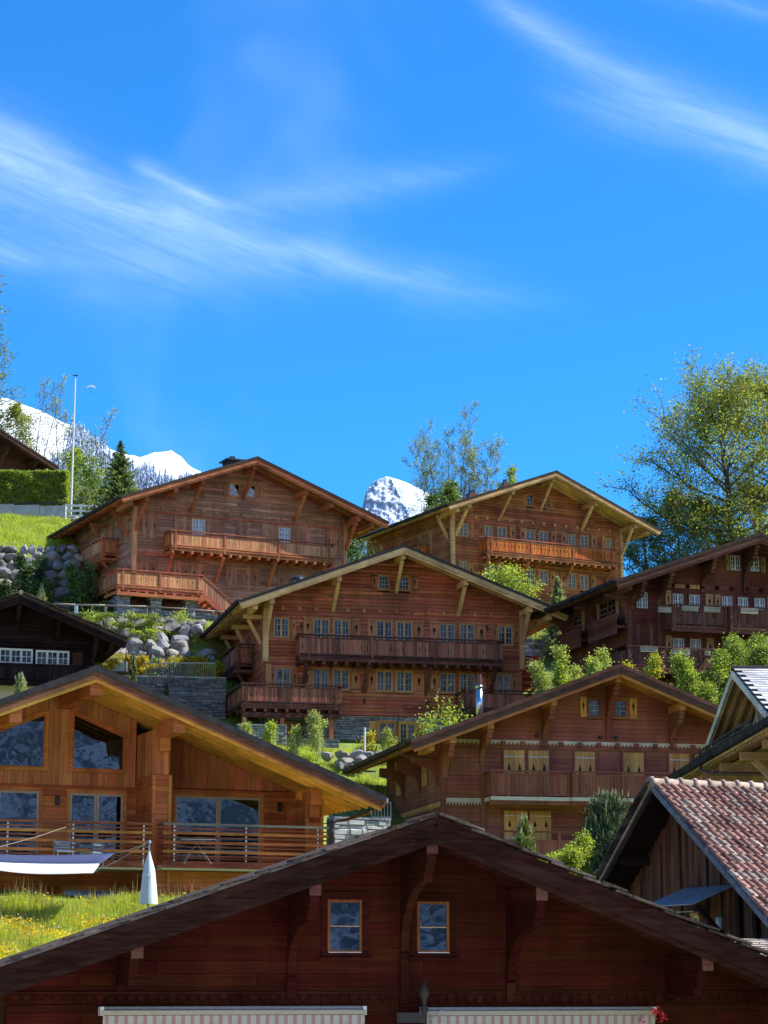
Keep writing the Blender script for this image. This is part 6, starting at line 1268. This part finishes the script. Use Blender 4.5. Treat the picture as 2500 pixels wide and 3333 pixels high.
# paraglider with pilot
c = at(297, 1262, 2200); t = thing('paraglider', 'white paraglider gliding beside the flagpole', 'paraglider', c); vs, fs = [], []; N = 24
for k in range(N + 1):
    a = -1.05 + 2.1 * k / N; x, z = 5.0 * math.sin(a), 4.2 * math.cos(a) - 2.2; ch = 3.2 * math.cos(a * .8)
    vs += [(x, -ch * .5, z + .55), (x, 0, z + .55), (x, ch * .5, z - .5), (x, 0, z - .15)]
for k in range(N):
    for j in range(4): fs.append((4 * k + j, 4 * k + (j + 1) % 4, 4 * k + 4 + (j + 1) % 4, 4 * k + 4 + j))
link('canopy', mesh(vs, fs, 'white_paint', True), t); lm = MB()
for x, z in ((-4.2, .1), (-2.2, 1.5), (0, 2.0), (2.2, 1.5), (4.2, .1)): lm.tube([(x, 0, z), (0.15 if x > 0 else -.15, 0, -5.0)], .02, 3)
lm.done('lines', 'dark_metal', t); MB().box(-.3, .3, -.3, .6, -5.9, -5.2).done('harness', 'dark_metal', t)
pb = MB()
pb.tube([(0, 0, .95), (0, .05, 1.1), (0, .07, 1.22), (0, .08, 1.27), (0, .08, 1.40), (0, .08, 1.5)], [.08, .06, .06, .10, .115, .05], 10)
pb.tube([(0, -.05, .35), (0, .0, .55), (0, .0, .8), (0, .02, 1.0), (0, .03, 1.1)], [.15, .16, .19, .18, .07], 10)
for s in (-1, 1): pb.tube([(s * .1, -.02, .4), (s * .12, -.45, .42), (s * .12, -.72, .02)], [.10, .075, .05], 8); pb.tube([(s * .17, .0, 1.0), (s * .3, -.05, 1.3), (s * .2, -.1, 1.6)], [.06, .05, .04], 7)
tag(pb.done('person', 'navy_cloth', None, Matrix.Translation(c + Vector((0, 0, -6.3)))), 'paraglider pilot in dark clothing seated under the canopy', 'person')

# ------------------------------------------------------------------ planting
def gnd(px, Y):
    """foot point on the terrain along a bearing"""
    x = (px - CX) / F * Y * 1.0; r = ray(px, 2200); x = r.x / r.y * Y; return Vector((x, Y, z1(x, Y)))
def span(base, py, Y): return at(1250, py, Y).z - base.z
b = gnd(-100, 186); conifer('larch_tree', 'loose larch whose branches reach in from the left edge', b, span(b, 700, 186), 5.6, 31, 'leaf_teal', 'needle_fresh', whorl=.5, nl=60, ls=.15, droop=-.05, power=.7, asp=.3, r0=.3)
b = gnd(85, 178); tree('birch_tree', 'tall thin-leaved tree standing left of the flagpole', 'tree', b, span(b, 1205, 178), 3.2, 32, ('leaf_olive', 'leaf_sage', 'leaf_green'), n1=34, n2=7, n3=4, nl=3, ls=.062, sp=2.6, f0=.3, trunks=3, tsp=(.05, .16), r0=.08, ehi=1.3, elo=.6, bare=.2)
b = gnd(195, 177); tree('birch_tree', 'sparse tree directly behind the flagpole', 'tree', b, span(b, 1280, 177), 3.0, 33, ('leaf_olive', 'leaf_spring'), n1=30, n2=7, n3=4, nl=3, ls=.062, sp=2.6, f0=.25, trunks=3, tsp=(.05, .25), r0=.08, ehi=1.3, elo=.5, bare=.2)
b = gnd(10, 184); tree('maple_tree', 'yellow-green tree at the left edge above the dark gable', 'tree', b, span(b, 1330, 184), 3.0, 34, ('leaf_olive', 'leaf_spring'), n1=26, n2=9, n3=5, nl=8, ls=.085, sp=2.4, f0=.25, r0=.13, elo=0, ehi=1.2, lift=.02)
b = gnd(215, 174); tree('maple_tree', 'bright green young tree low behind the flagpole', 'tree', b, span(b, 1470, 174), 2.4, 135, ('leaf_spring', 'leaf_spring', 'leaf_green'), n1=28, n2=9, n3=5, nl=6, ls=.08, sp=2.4, f0=.1, r0=.09, elo=.1, ehi=1.2)
b = gnd(283, 158); bush('round_shrub', 'round bright green shrub between flagpole and spruce', b, 1.3, 1.2, span(b, 1500, 158), 36, ('leaf_spring', 'leaf_green', 'leaf_dark'), 6500, .085, 60)
b = gnd(372, 154); conifer('spruce_tree', 'dark green spruce left of the upper chalet roof', b, span(b, 1425, 154), 2.3, 37, 'needle', 'needle_fresh', whorl=.17, nl=60, ls=.12, droop=-.12, power=.95, asp=.3)
b = gnd(262, 151.5); conifer('mountain_pine', 'low bushy pine behind the flagpole fence', b, span(b, 1580, 151.5), .9, 38, 'needle_fresh', None, candles=.16, whorl=.14, nl=30, ls=.09, power=.5)
b = gnd(305, 149.5); bush('juniper', 'dark spreading juniper right of the white fence', b, 1.4, .8, .95, 39, ('needle', 'leaf_dark'), 4200, .08, 40)
b = gnd(1475, 174); tree('ash_tree', 'tall nearly bare multi-stemmed tree behind the upper right chalet', 'tree', b, span(b, 1320, 174), 6.0, 41, ('leaf_olive', 'leaf_green', 'leaf_spring'), n1=44, n2=7, n3=5, nl=4, ls=.058, sp=2.8, f0=.12, trunks=11, fan=(.02, -.40, -.31, -.22, -.13, -.06, .08, .16, .25, .33, .42), r0=.07, ehi=1.05, elo=.3, lift=.06, bark='bark', bare=.25, shape=lambda f: .8 - .5 * f)
b = gnd(1440, 170); tree('hazel', 'leafy undergrowth at the foot of the bare tree', 'tree', b, span(b, 1555, 170), 2.7, 42, ('leaf_green', 'leaf_dark'), n1=22, n2=8, n3=5, nl=6, ls=.10, f0=.15, trunks=3, r0=.07)
b = gnd(1650, 171); tree('hazel', 'light green sapling crown right of the bare tree', 'tree', b, span(b, 1510, 171), 1.4, 43, ('leaf_spring', 'leaf_green'), n1=14, n2=7, n3=4, nl=6, ls=.09, f0=.3, r0=.06)
b = gnd(2400, 166); tree('maple_tree', 'great spreading maple with fresh foliage at upper right', 'tree', b, span(b, 1370, 166), 9.0, 44, ('leaf_olive', 'leaf_spring', 'leaf_green', 'leaf_spring'), n1=40, n2=13, n3=7, nl=12, ls=.095, sp=3.2, f0=.14, r0=.36, elo=-.05, ehi=1.1, lift=.02, shape=lambda f: (1 - f) ** .5 * .75 + .30)
b = gnd(2570, 170); tree('maple_tree', 'second tall maple cut by the right edge', 'tree', b, span(b, 1290, 170), 6.5, 45, ('leaf_olive', 'leaf_green'), n1=34, n2=10, n3=6, nl=7, ls=.085, elo=0.0, ehi=1.15, lift=.02, f0=.2, r0=.3)
for k, (px, py, Y, r, m, lab) in enumerate(((2120, 1700, 168, 2.6, ('leaf_green', 'leaf_teal', 'leaf_olive'), 'leafy tree right behind the upper right eave'), (2225, 1620, 169, 3.2, ('leaf_green', 'leaf_olive'), 'dense dark tree under the great maple'), (2330, 1640, 166, 3.0, ('leaf_green', 'leaf_olive'), 'leafy tree low behind the dark roof'), (2460, 1600, 167, 3.2, ('leaf_olive', 'leaf_green'), 'thicket tree above the ridge of the dark chalet'))):
    b = gnd(px, Y); tree('hedge_tree', lab, 'tree', b, span(b, py, Y), r, 50 + k, m, n1=28, n2=9, n3=6, nl=7, ls=.085, sp=2.8, f0=.1, lift=.03, elo=0.0, r0=.11, group='trees behind the dark chalet')
b = gnd(1165, 150); bush('laurel', 'dark evergreen bush in the gap between the upper chalets', b, 1.6, 1.2, span(b, 1770, 150), 60, ('leaf_dark', 'leaf_green'), 5200, .09, 50)
b = gnd(1650, 138); bush('hornbeam', 'bright lime-green bush before the upper right chalet', b, 1.75, 1.2, span(b, 1858, 138), 61, ('leaf_spring', 'leaf_spring', 'leaf_green'), 8000, .085, 80)
b = gnd(1742, 133); bush('hornbeam', 'small lime-green tuft beside the little blue spruce', b, .5, .5, span(b, 1905, 133), 62, ('leaf_spring',), 1500, .07, 24)
b = gnd(1822, 132); conifer('spruce_tree', 'little blue spruce before the upper right chalet', b, span(b, 1862, 132), 1.35, 63, 'needle_blue', 'leaf_sage', whorl=.13, nl=60, ls=.085, droop=.15, curve=.2, asp=.3)
for k, (px, py, Y, r, m, lab) in enumerate(((1800, 2130, 104, .8, ('leaf_spring', 'leaf_green'), 'lime-green shrub right of the red side balcony'), (1880, 2085, 104.5, 1.3, ('leaf_spring', 'leaf_sage'), 'tall lime-green shrub before the lower dark balcony'), (2030, 2100, 103.5, 1.5, ('leaf_spring', 'leaf_yellow'), 'thin lime-green shrub above the dark brown ridge'), (2290, 2095, 103, 2.2, ('leaf_spring', 'leaf_green'), 'full bright shrub right of the dark brown ridge'), (2440, 2055, 104, 2.6, ('leaf_green', 'leaf_spring'), 'large bright shrub at the right edge'), (2215, 2190, 102, 1.5, ('leaf_green', 'leaf_spring'), 'lower green shrub left of the full bright shrub'))):
    b = gnd(px, Y); tree('shrub', lab, 'bush', b, span(b, py, Y), r, 70 + k, m, n1=30, n2=8, n3=5, nl=10, ls=.058, sp=2.6, f0=.08, r0=.045, trunks=5, elo=.35, ehi=1.3, lift=.05, bark='bark_pale', group='bright shrubs on the bank')
b = gnd(1475, 104); bush('hornbeam', 'lime-green bush peeping over the dark brown roof', b, 1.15, .8, span(b, 2300, 104), 80, ('leaf_spring', 'leaf_green'), 5200, .08, 60, rise=1.0); b = gnd(1400, 106); bush('hornbeam', 'small lime-green bush left of the one over the roof', b, .5, .5, span(b, 2335, 106), 81, ('leaf_spring',), 1800, .07, 26)
b = gnd(1700, 73); conifer('mountain_pine', 'young yellow-green pine left of the lime bush', b, span(b, 2648, 73), .95, 82, 'needle_fresh', None, candles=.16, whorl=.16, nl=46, ls=.085, droop=.55, curve=.22, power=.55)
b = gnd(1825, 71); tree('apple_bush', 'lime-green leafy bush before the yellow shutters', 'bush', b, span(b, 2695, 71), 1.5, 83, ('leaf_spring', 'leaf_spring', 'leaf_green'), n1=34, n2=9, n3=5, nl=10, ls=.045, sp=2.6, f0=.08, trunks=4, r0=.035, elo=.35, ehi=1.25)
b = gnd(1972, 75); conifer('mountain_pine', 'big blue-green pine with pale candles before the dark brown chalet', b, span(b, 2590, 75), 2.0, 84, 'needle_blue', 'needle', candles=.2, whorl=.16, nl=95, ls=.11, droop=.45, curve=.25, power=.42, asp=.14)
b = gnd(1900, 76.5); conifer('mountain_pine', 'slim dark pine against the left flank of the big pine', b, span(b, 2670, 76.5), .5, 85, 'needle', None, candles=.14, whorl=.17, nl=40, ls=.09, droop=.5, curve=.25, power=.5)
for k, (px, py, Y, r, lab) in enumerate(((805, 2345, 111.5, .42, 'leftmost young tree in the garden below the terrace'), (880, 2340, 111, .35, 'leaning young tree second from left in the garden'), (955, 2352, 109, .45, 'slim young tree third from left in the garden'), (1035, 2318, 109.2, .8, 'largest young tree in the garden with pale trunk'), (1270, 2368, 110, .5, 'young tree before the ground floor window'))):
    b = gnd(px, Y); sapling(lab, b, span(b, py, Y), r, 90 + k, ('leaf_sage', 'leaf_spring') if k != 1 else ('leaf_spring',), 'young trees in the garden', stake=k in (1, 2, 3), n1=22 if k == 3 else 14)
b = gnd(1197, 110); bush('spirea', 'yellow-leaved bush beside the white stake', b, .5, .5, span(b, 2385, 110), 96, ('leaf_yellow', 'leaf_spring'), 2200, .06, 30)
b = gnd(1187, 109); MB().tube([(0, 0, -.3), (.01, 0, span(b, 2368, 109))], .05, 8).done('stake', 'white_paint', tag(thing('garden_stake', 'thin white stake standing beside the yellow bush', 'stake', b), None))
b = gnd(432, 117.8); conifer('spruce_tree', 'small fresh spruce before the bar railing', b, span(b, 2112, 117.8), .75, 97, 'needle', 'needle_fresh', whorl=.13, nl=44, ls=.075, droop=.25, curve=.2, candles=.1)
b = gnd(545, 118.2); conifer('spruce_tree', 'little dark spruce against the shaded slate wall', b, span(b, 2212, 118.2), .4, 98, 'needle', None, whorl=.12, nl=30, ls=.06)
b = gnd(128, 129); conifer('spruce_tree', 'little pale spruce above the black chalet roof', b, span(b, 1895, 129), .75, 99, 'needle_fresh', 'leaf_sage', whorl=.15, nl=34, ls=.08, candles=.14, droop=.3)
b = gnd(68, 92); conifer('mountain_pine', 'small pale pine before the black chalet', b, span(b, 2185, 92), .62, 100, 'leaf_sage', None, whorl=.14, nl=40, ls=.07, candles=.12, droop=.5, power=.5)
# shrubs among the boulders
for k, (px, py, Y, rx, rz, m, lab) in enumerate(((95, 1795, 134.5, 1.1, 0, ('leaf_dark', 'leaf_teal'), 'dark shrub hanging over the tall boulder wall'), (130, 1880, 132.6, 1.2, 0, ('leaf_dark', 'leaf_green'), 'shaded green shrub at the foot of the tall boulder wall'), (20, 1880, 133.6, .8, 0, ('leaf_dark',), 'very dark shrub at the left edge below the boulders'), (248, 1820, 131.8, .95, 0, ('leaf_green', 'leaf_dark', 'leaf_teal'), 'loose green shrub left of the terrace corner'), (335, 1960, 130.0, .8, 0, ('leaf_dark', 'leaf_green'), 'dark groundcover under the terrace corner'))):
    b = gnd(px, Y); tree('shrub', lab, 'bush', b, max(.9, span(b, py, Y)), rx, 110 + k, m, n1=22, n2=7, n3=5, nl=8, ls=.075, f0=.08, r0=.04, trunks=4, elo=.5, ehi=1.3)
b = gnd(572, 127.6); bush('box_shrub', 'round bright shrub at the path fence', b, .72, .6, max(.8, span(b, 1992, 127.6)), 120, ('leaf_spring', 'leaf_sage'), 2600, .06, 40)
b = gnd(285, 127.4); bush('box_shrub', 'bright shrub beside the lantern post', b, .7, .6, max(.8, span(b, 1990, 127.4)), 121, ('leaf_spring', 'leaf_green'), 2200, .06, 34); b = gnd(660, 127.7); bush('box_shrub', 'flat green shrub at the right end of the path fence', b, .45, .5, .45, 122, ('leaf_green',), 1100, .05, 20)
def patch(name, label, spots, Y, ls, mats, seed, cat='creeper'):
    """trailing foliage in front of a wall: spots = (px,py,rx px,ry px,n)"""
    rg = np.random.default_rng(seed); o = at(spots[0][0], spots[0][1], Y); t = thing(name, label, cat, o); acc = {m: [] for m in mats}
    for q in spots:
        px, py, rx, ry, n = q[:5]; yy = q[5] if len(q) > 5 else Y; c = at(px, py, yy) - o; g = rg.normal(size=(n, 3)); g[:, 0] *= rx * yy / F * .55; g[:, 1] *= .14; g[:, 2] *= ry * yy / F * .55; acc[mats[int(rg.integers(0, len(mats)))]].append(g + np.array(c))
    for i, m in enumerate(mats):
        if acc[m]: link('foliage', leaves(np.concatenate(acc[m]), ls, m, seed + i), t)
rs = random.Random(77); S = [(rs.uniform(315, 530), rs.uniform(2000, 2066), rs.uniform(14, 30), rs.uniform(6, 14), 230, 126.5 + rs.uniform(-.3, .2)) for k in range(26)] + [(rs.uniform(420, 515), rs.uniform(2050, 2100), rs.uniform(8, 20), rs.uniform(6, 12), 160, 125.8) for k in range(12)]
patch('creeper', 'yellow-green creeper trailing over the boulder wall', S, 126.8, .06, ('leaf_spring', 'leaf_sage', 'leaf_green'), 130)
S = [(rs.uniform(455, 705), rs.uniform(2150, 2200), rs.uniform(12, 26), rs.uniform(8, 16), 260, 121.0 + rs.uniform(-.3, .6)) for k in range(44)]
patch('creeper', 'yellow-leaved hedge behind the thin bar railing', S, 121.2, .068, ('leaf_yellow', 'leaf_spring', 'leaf_yellow', 'leaf_green'), 131, 'hedge')
S = [(rs.uniform(318, 450), rs.uniform(2138, 2176), rs.uniform(12, 24), rs.uniform(6, 13), 220, 120.8 + rs.uniform(-.3, .4)) for k in range(22)]
patch('creeper', 'golden shrubs above the gable of the modern chalet', S, 120.8, .06, ('leaf_yellow', 'leaf_sage', 'leaf_yellow'), 132, 'hedge')
S = [(rs.uniform(560, 720), rs.uniform(2140, 2152), 20, 6, 120, 124.6) for k in range(14)]
patch('creeper', 'green groundcover strip on top of the yellow hedge', S, 124.6, .05, ('leaf_green', 'leaf_teal'), 133, 'groundcover')
def clipped_hedge():
    a = at(-60, 1650, 150); b = at(212, 1650, 149.6); H = at(0, 1534, 150).z - a.z; L = b.x - a.x; rg = np.random.default_rng(140); t = thing('hedge', 'clipped beech hedge on the concrete wall', 'hedge', a); n = 15000
    P = np.c_[rg.uniform(0, L, n), rg.uniform(0, 1.2, n), rg.uniform(-.3, H, n)]; k = rg.random(n); P[k < .6, 1] = np.abs(rg.normal(0, .09, (k < .6).sum())); tp = (k > .6) & (k < .85); P[tp, 2] = H + rg.normal(0, .06, tp.sum()); e = k > .93; P[e, 0] = L + rg.normal(0, .07, e.sum())
    P[:, 1] += .10 * np.sin(P[:, 0] * 3.1 + np.sin(P[:, 2] * 4) * 1.3) + .08 * np.sin(P[:, 2] * 6 + P[:, 0] * 1.7); c = rg.random(n)
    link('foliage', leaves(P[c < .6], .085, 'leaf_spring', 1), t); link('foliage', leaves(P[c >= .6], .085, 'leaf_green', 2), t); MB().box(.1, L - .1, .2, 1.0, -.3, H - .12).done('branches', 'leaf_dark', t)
clipped_hedge()
# grass
MEAD = [(-10.5, 53.0), (-3.2, 53.6), (-.6, 55.2), (.6, 58.5), (.8, 63.4), (-4, 63.4), (-11, 62.6)]
blades('meadow_grass', 'tall spring meadow grass below the modern chalet', MEAD, 120000, .18, .46, .0065, 'grass', 150, bend=.5)
blades('meadow_stalks', 'pale seed stalks standing out of the meadow', MEAD, 3200, .45, .85, .007, 'grass_tip', 151, bend=.25)
tp = blades('meadow_stems', 'green flower stems in the meadow', MEAD, 3000, .28, .46, .004, 'grass', 152, dens=lambda x, y: np.clip(.05 + 1.0 * (x < -6.2) * (y < 59.5) * (.5 + .5 * np.sin(x * 3 + y * 2)), 0, 1), bend=.2)
tag(link('buttercups', leaves(np.repeat(tp, 2, 0) + np.random.default_rng(1).normal(0, .012, (len(tp) * 2, 3)), .026, 'buttercup', 153, .9)), 'yellow buttercups dotted over the left of the meadow', 'flowers', kind='stuff')
q = tp[np.random.default_rng(4).random(len(tp)) < .03]; tag(link('daisies', leaves(q + np.array([.2, 0, .05]), .03, 'daisy', 154, .9)), 'few white daisies in the meadow', 'flowers', kind='stuff')
blades('bank_grass', 'sunlit grass bank under the concrete wall', [(-29, 138.2), (-16.5, 138.2), (-15.5, 148.2), (-30, 148.2)], 42000, .14, .42, .013, 'grass', 155, bend=.6)
blades('garden_grass', 'grass in the garden below the stone ground floor', [(-6.5, 104), (2.5, 104), (2.5, 113.8), (-6.5, 113.4)], 26000, .10, .30, .010, 'grass', 156, bend=.6)
blades('bank_grass', 'green bank right of the central chalet', [(7, 133.4), (12, 133.4), (12.5, 140), (7, 140)], 12000, .15, .5, .012, 'grass', 157, bend=.6)
blades('terrace_grass', 'rough grass on the terraces left of the central chalet', [(-18, 121.6), (-4, 121.6), (-4, 132), (-18, 132)], 14000, .08, .25, .010, 'grass', 158, bend=.6)

# ------------------------------------------------------------------ furniture before the modern chalet
b = at(482, 2945, 58.5); t = thing('parasol', 'closed pale parasol standing in the meadow', 'parasol', b); H = at(480, 2738, 58.5).z - b.z
MB().tube([(0, 0, -1.0), (0, 0, H)], .022, 8).done('pole', 'tin', t); vs, fs = [], []; n = 26; lv = [(.02, .10), (.07, .30), (.12, .55), (.155, .95), (.18, 1.25), (.185, 1.42)]; top = H - .26
for i, (r, d) in enumerate(lv):
    for k in range(n): rr_ = r * (1 + ((.26 if k % 2 else -.22) + .08 * math.sin(k * 2.3)) * min(1, i / 2)); vs.append((rr_ * math.cos(2 * math.pi * k / n), rr_ * math.sin(2 * math.pi * k / n), top - d + .1))
for i in range(len(lv) - 1):
    for k in range(n): fs.append((i * n + k, i * n + (k + 1) % n, (i + 1) * n + (k + 1) % n, (i + 1) * n + k))
link('canopy', mesh(vs, fs, 'parasol_cloth', True), t); MB().tube([(0, 0, top - .62), (0, 0, top - .56)], [.165, .16], 14).done('strap', 'white_cloth', t); MB().tube([(0, 0, H - .05), (.0, 0, H + .03)], [.05, .03], 8).done('finial', 'tin', t)
MB().tube([(-.02, 0, H - .04), (-.12, 0, H - .06), (-.1, 0, H - .14), (-.02, 0, H - .16)], .014, 6).done('crank', 'tin', t)
def sheet(rows, mat, par, o):
    n = len(rows[0]); vs = [tuple(v - o) for r in rows for v in r]; fs = [(j * n + i, j * n + i + 1, (j + 1) * n + i + 1, (j + 1) * n + i) for j in range(len(rows) - 1) for i in range(n - 1)]
    ob = link('cloth', mesh(vs, fs, mat, True), par); m = ob.modifiers.new('thick', 'SOLIDIFY'); m.thickness = .006; return ob
o = at(0, 2800, 60.5); t = thing('sun_sail', 'navy and white shade sail slung before the lower deck', 'shade sail', o); A, B_, C_ = [], [], []; X0 = -160
for i in range(25):
    f = i / 24; A.append(at(X0 + (372 - X0) * f, 2772 + 6 * f + 9 * math.sin(math.pi * f), 61.2)); px = X0 + (324 - X0) * f; B_.append(at(px, 2798 + 14 * f + 6 * math.sin(math.pi * f), 60.3)); px = X0 + (302 - X0) * f; C_.append(at(px, 2798 + 44 * f + 26 * math.sin(math.pi * f) * (1 - .3 * f), 59.4))
mid = lambda P, Q, k: [p.lerp(q, k) + Vector((0, 0, -.02)) for p, q in zip(P, Q)]
sheet([A, mid(A, B_, .5), B_], 'navy_cloth', t, o); sheet([B_, mid(B_, C_, .5), C_], 'white_cloth', t, o)
top_ = at(476, 2746, 58.5)
for e in (A[-1], C_[-1]): MB().tube([e - o, e.lerp(top_, .5) - o - Vector((0, 0, .03)), top_ - o], .009, 5).done('rope', 'tan_cloth', t)
MB().tube([at(0, 2756, 61) - o, at(120, 2724, 61.5) - o, at(215, 2692, 62) - o], .009, 5).done('rope', 'tan_cloth', t)
def chair(px, py, Y, rz, lab):
    b = at(px, py, Y); t = thing('garden_chair', lab, 'chair', b, rz, 'chairs on the left deck')
    for k in range(4): box(t, 'back_slat', 'tin', -.24, .24, .2, .22, .48 + k * .075, .53 + k * .075)
    MB().box(-.25, .25, -.25, .22, .42, .46).done('seat', 'tin', t)
    for x in (-.24, .21):
        for y in (-.24, .2): box(t, 'leg', 'tin', x, x + .03, y, y + .03, 0, .42 if y < 0 else .8)
    for x in (-.27, .24): box(t, 'armrest', 'tin', x, x + .04, -.25, .2, .64, .67)
chair(205, 2822, 66.8, .4, 'grey slatted chair on the left deck nearest the window'); chair(300, 2826, 67.0, -.6, 'grey slatted chair on the left deck nearest the parasol')
b = at(640, 2812, 67.9); t = thing('drying_rack', 'thin wire drying rack on the right deck', 'drying rack', b, .3); t.scale = (.75, .75, .8)
for s in (-1, 1):
    MB().tube([(-.55, s * .25, 0), (0, 0, .75), (.55, s * .25, 0)], .007, 5).done('leg', 'tin', t); MB().tube([(-.7, s * .3, .88), (.7, s * .3, .88)], .007, 5).done('side_bar', 'tin', t)
for k in range(8): MB().tube([(-.7 + .2 * k, -.3, .88), (-.7 + .2 * k, .3, .88)], .005, 4).done('wire', 'tin', t)
# small shingled roof below the barn at the right edge
a = at(2395, 3062, 50.5); t = thing('shed', 'weathered shingle shed roof below the barn at the right edge', 'shed', (a.x, a.y, a.z - 2.2), R(-8)); me = None
MB().box(.2, 4.8, .3, 2.4, 0, 2.0).done('wall', 'barn_board', t)
for k in range(9):
    for j in range(14): x = j * .36 + (k % 2) * .16; beam(t, 'shingle', 'hr_box', (x, 2.2 - k * .26, 2.28 - k * .05), (x, 1.88 - k * .26, 2.245 - k * .05), .34, .025)
t = thing('gable_hut', 'grey zinc hood before the yellow hedge above the modern chalet', 'shed', at(360, 2185, 117.4)); MB().prism([(0, 0), (.78, 0), (.78, .58)], lambda a, b, d: (a, d, b), 0, .8).done('hood', 'tin', t); box(t, 'edge', 'iron', -.05, .85, -.03, .83, -.08, -.003); MB().tube([(.78, 0, -.3), (.78, 0, 1.2)], .02, 5).done('post', 'iron', t)
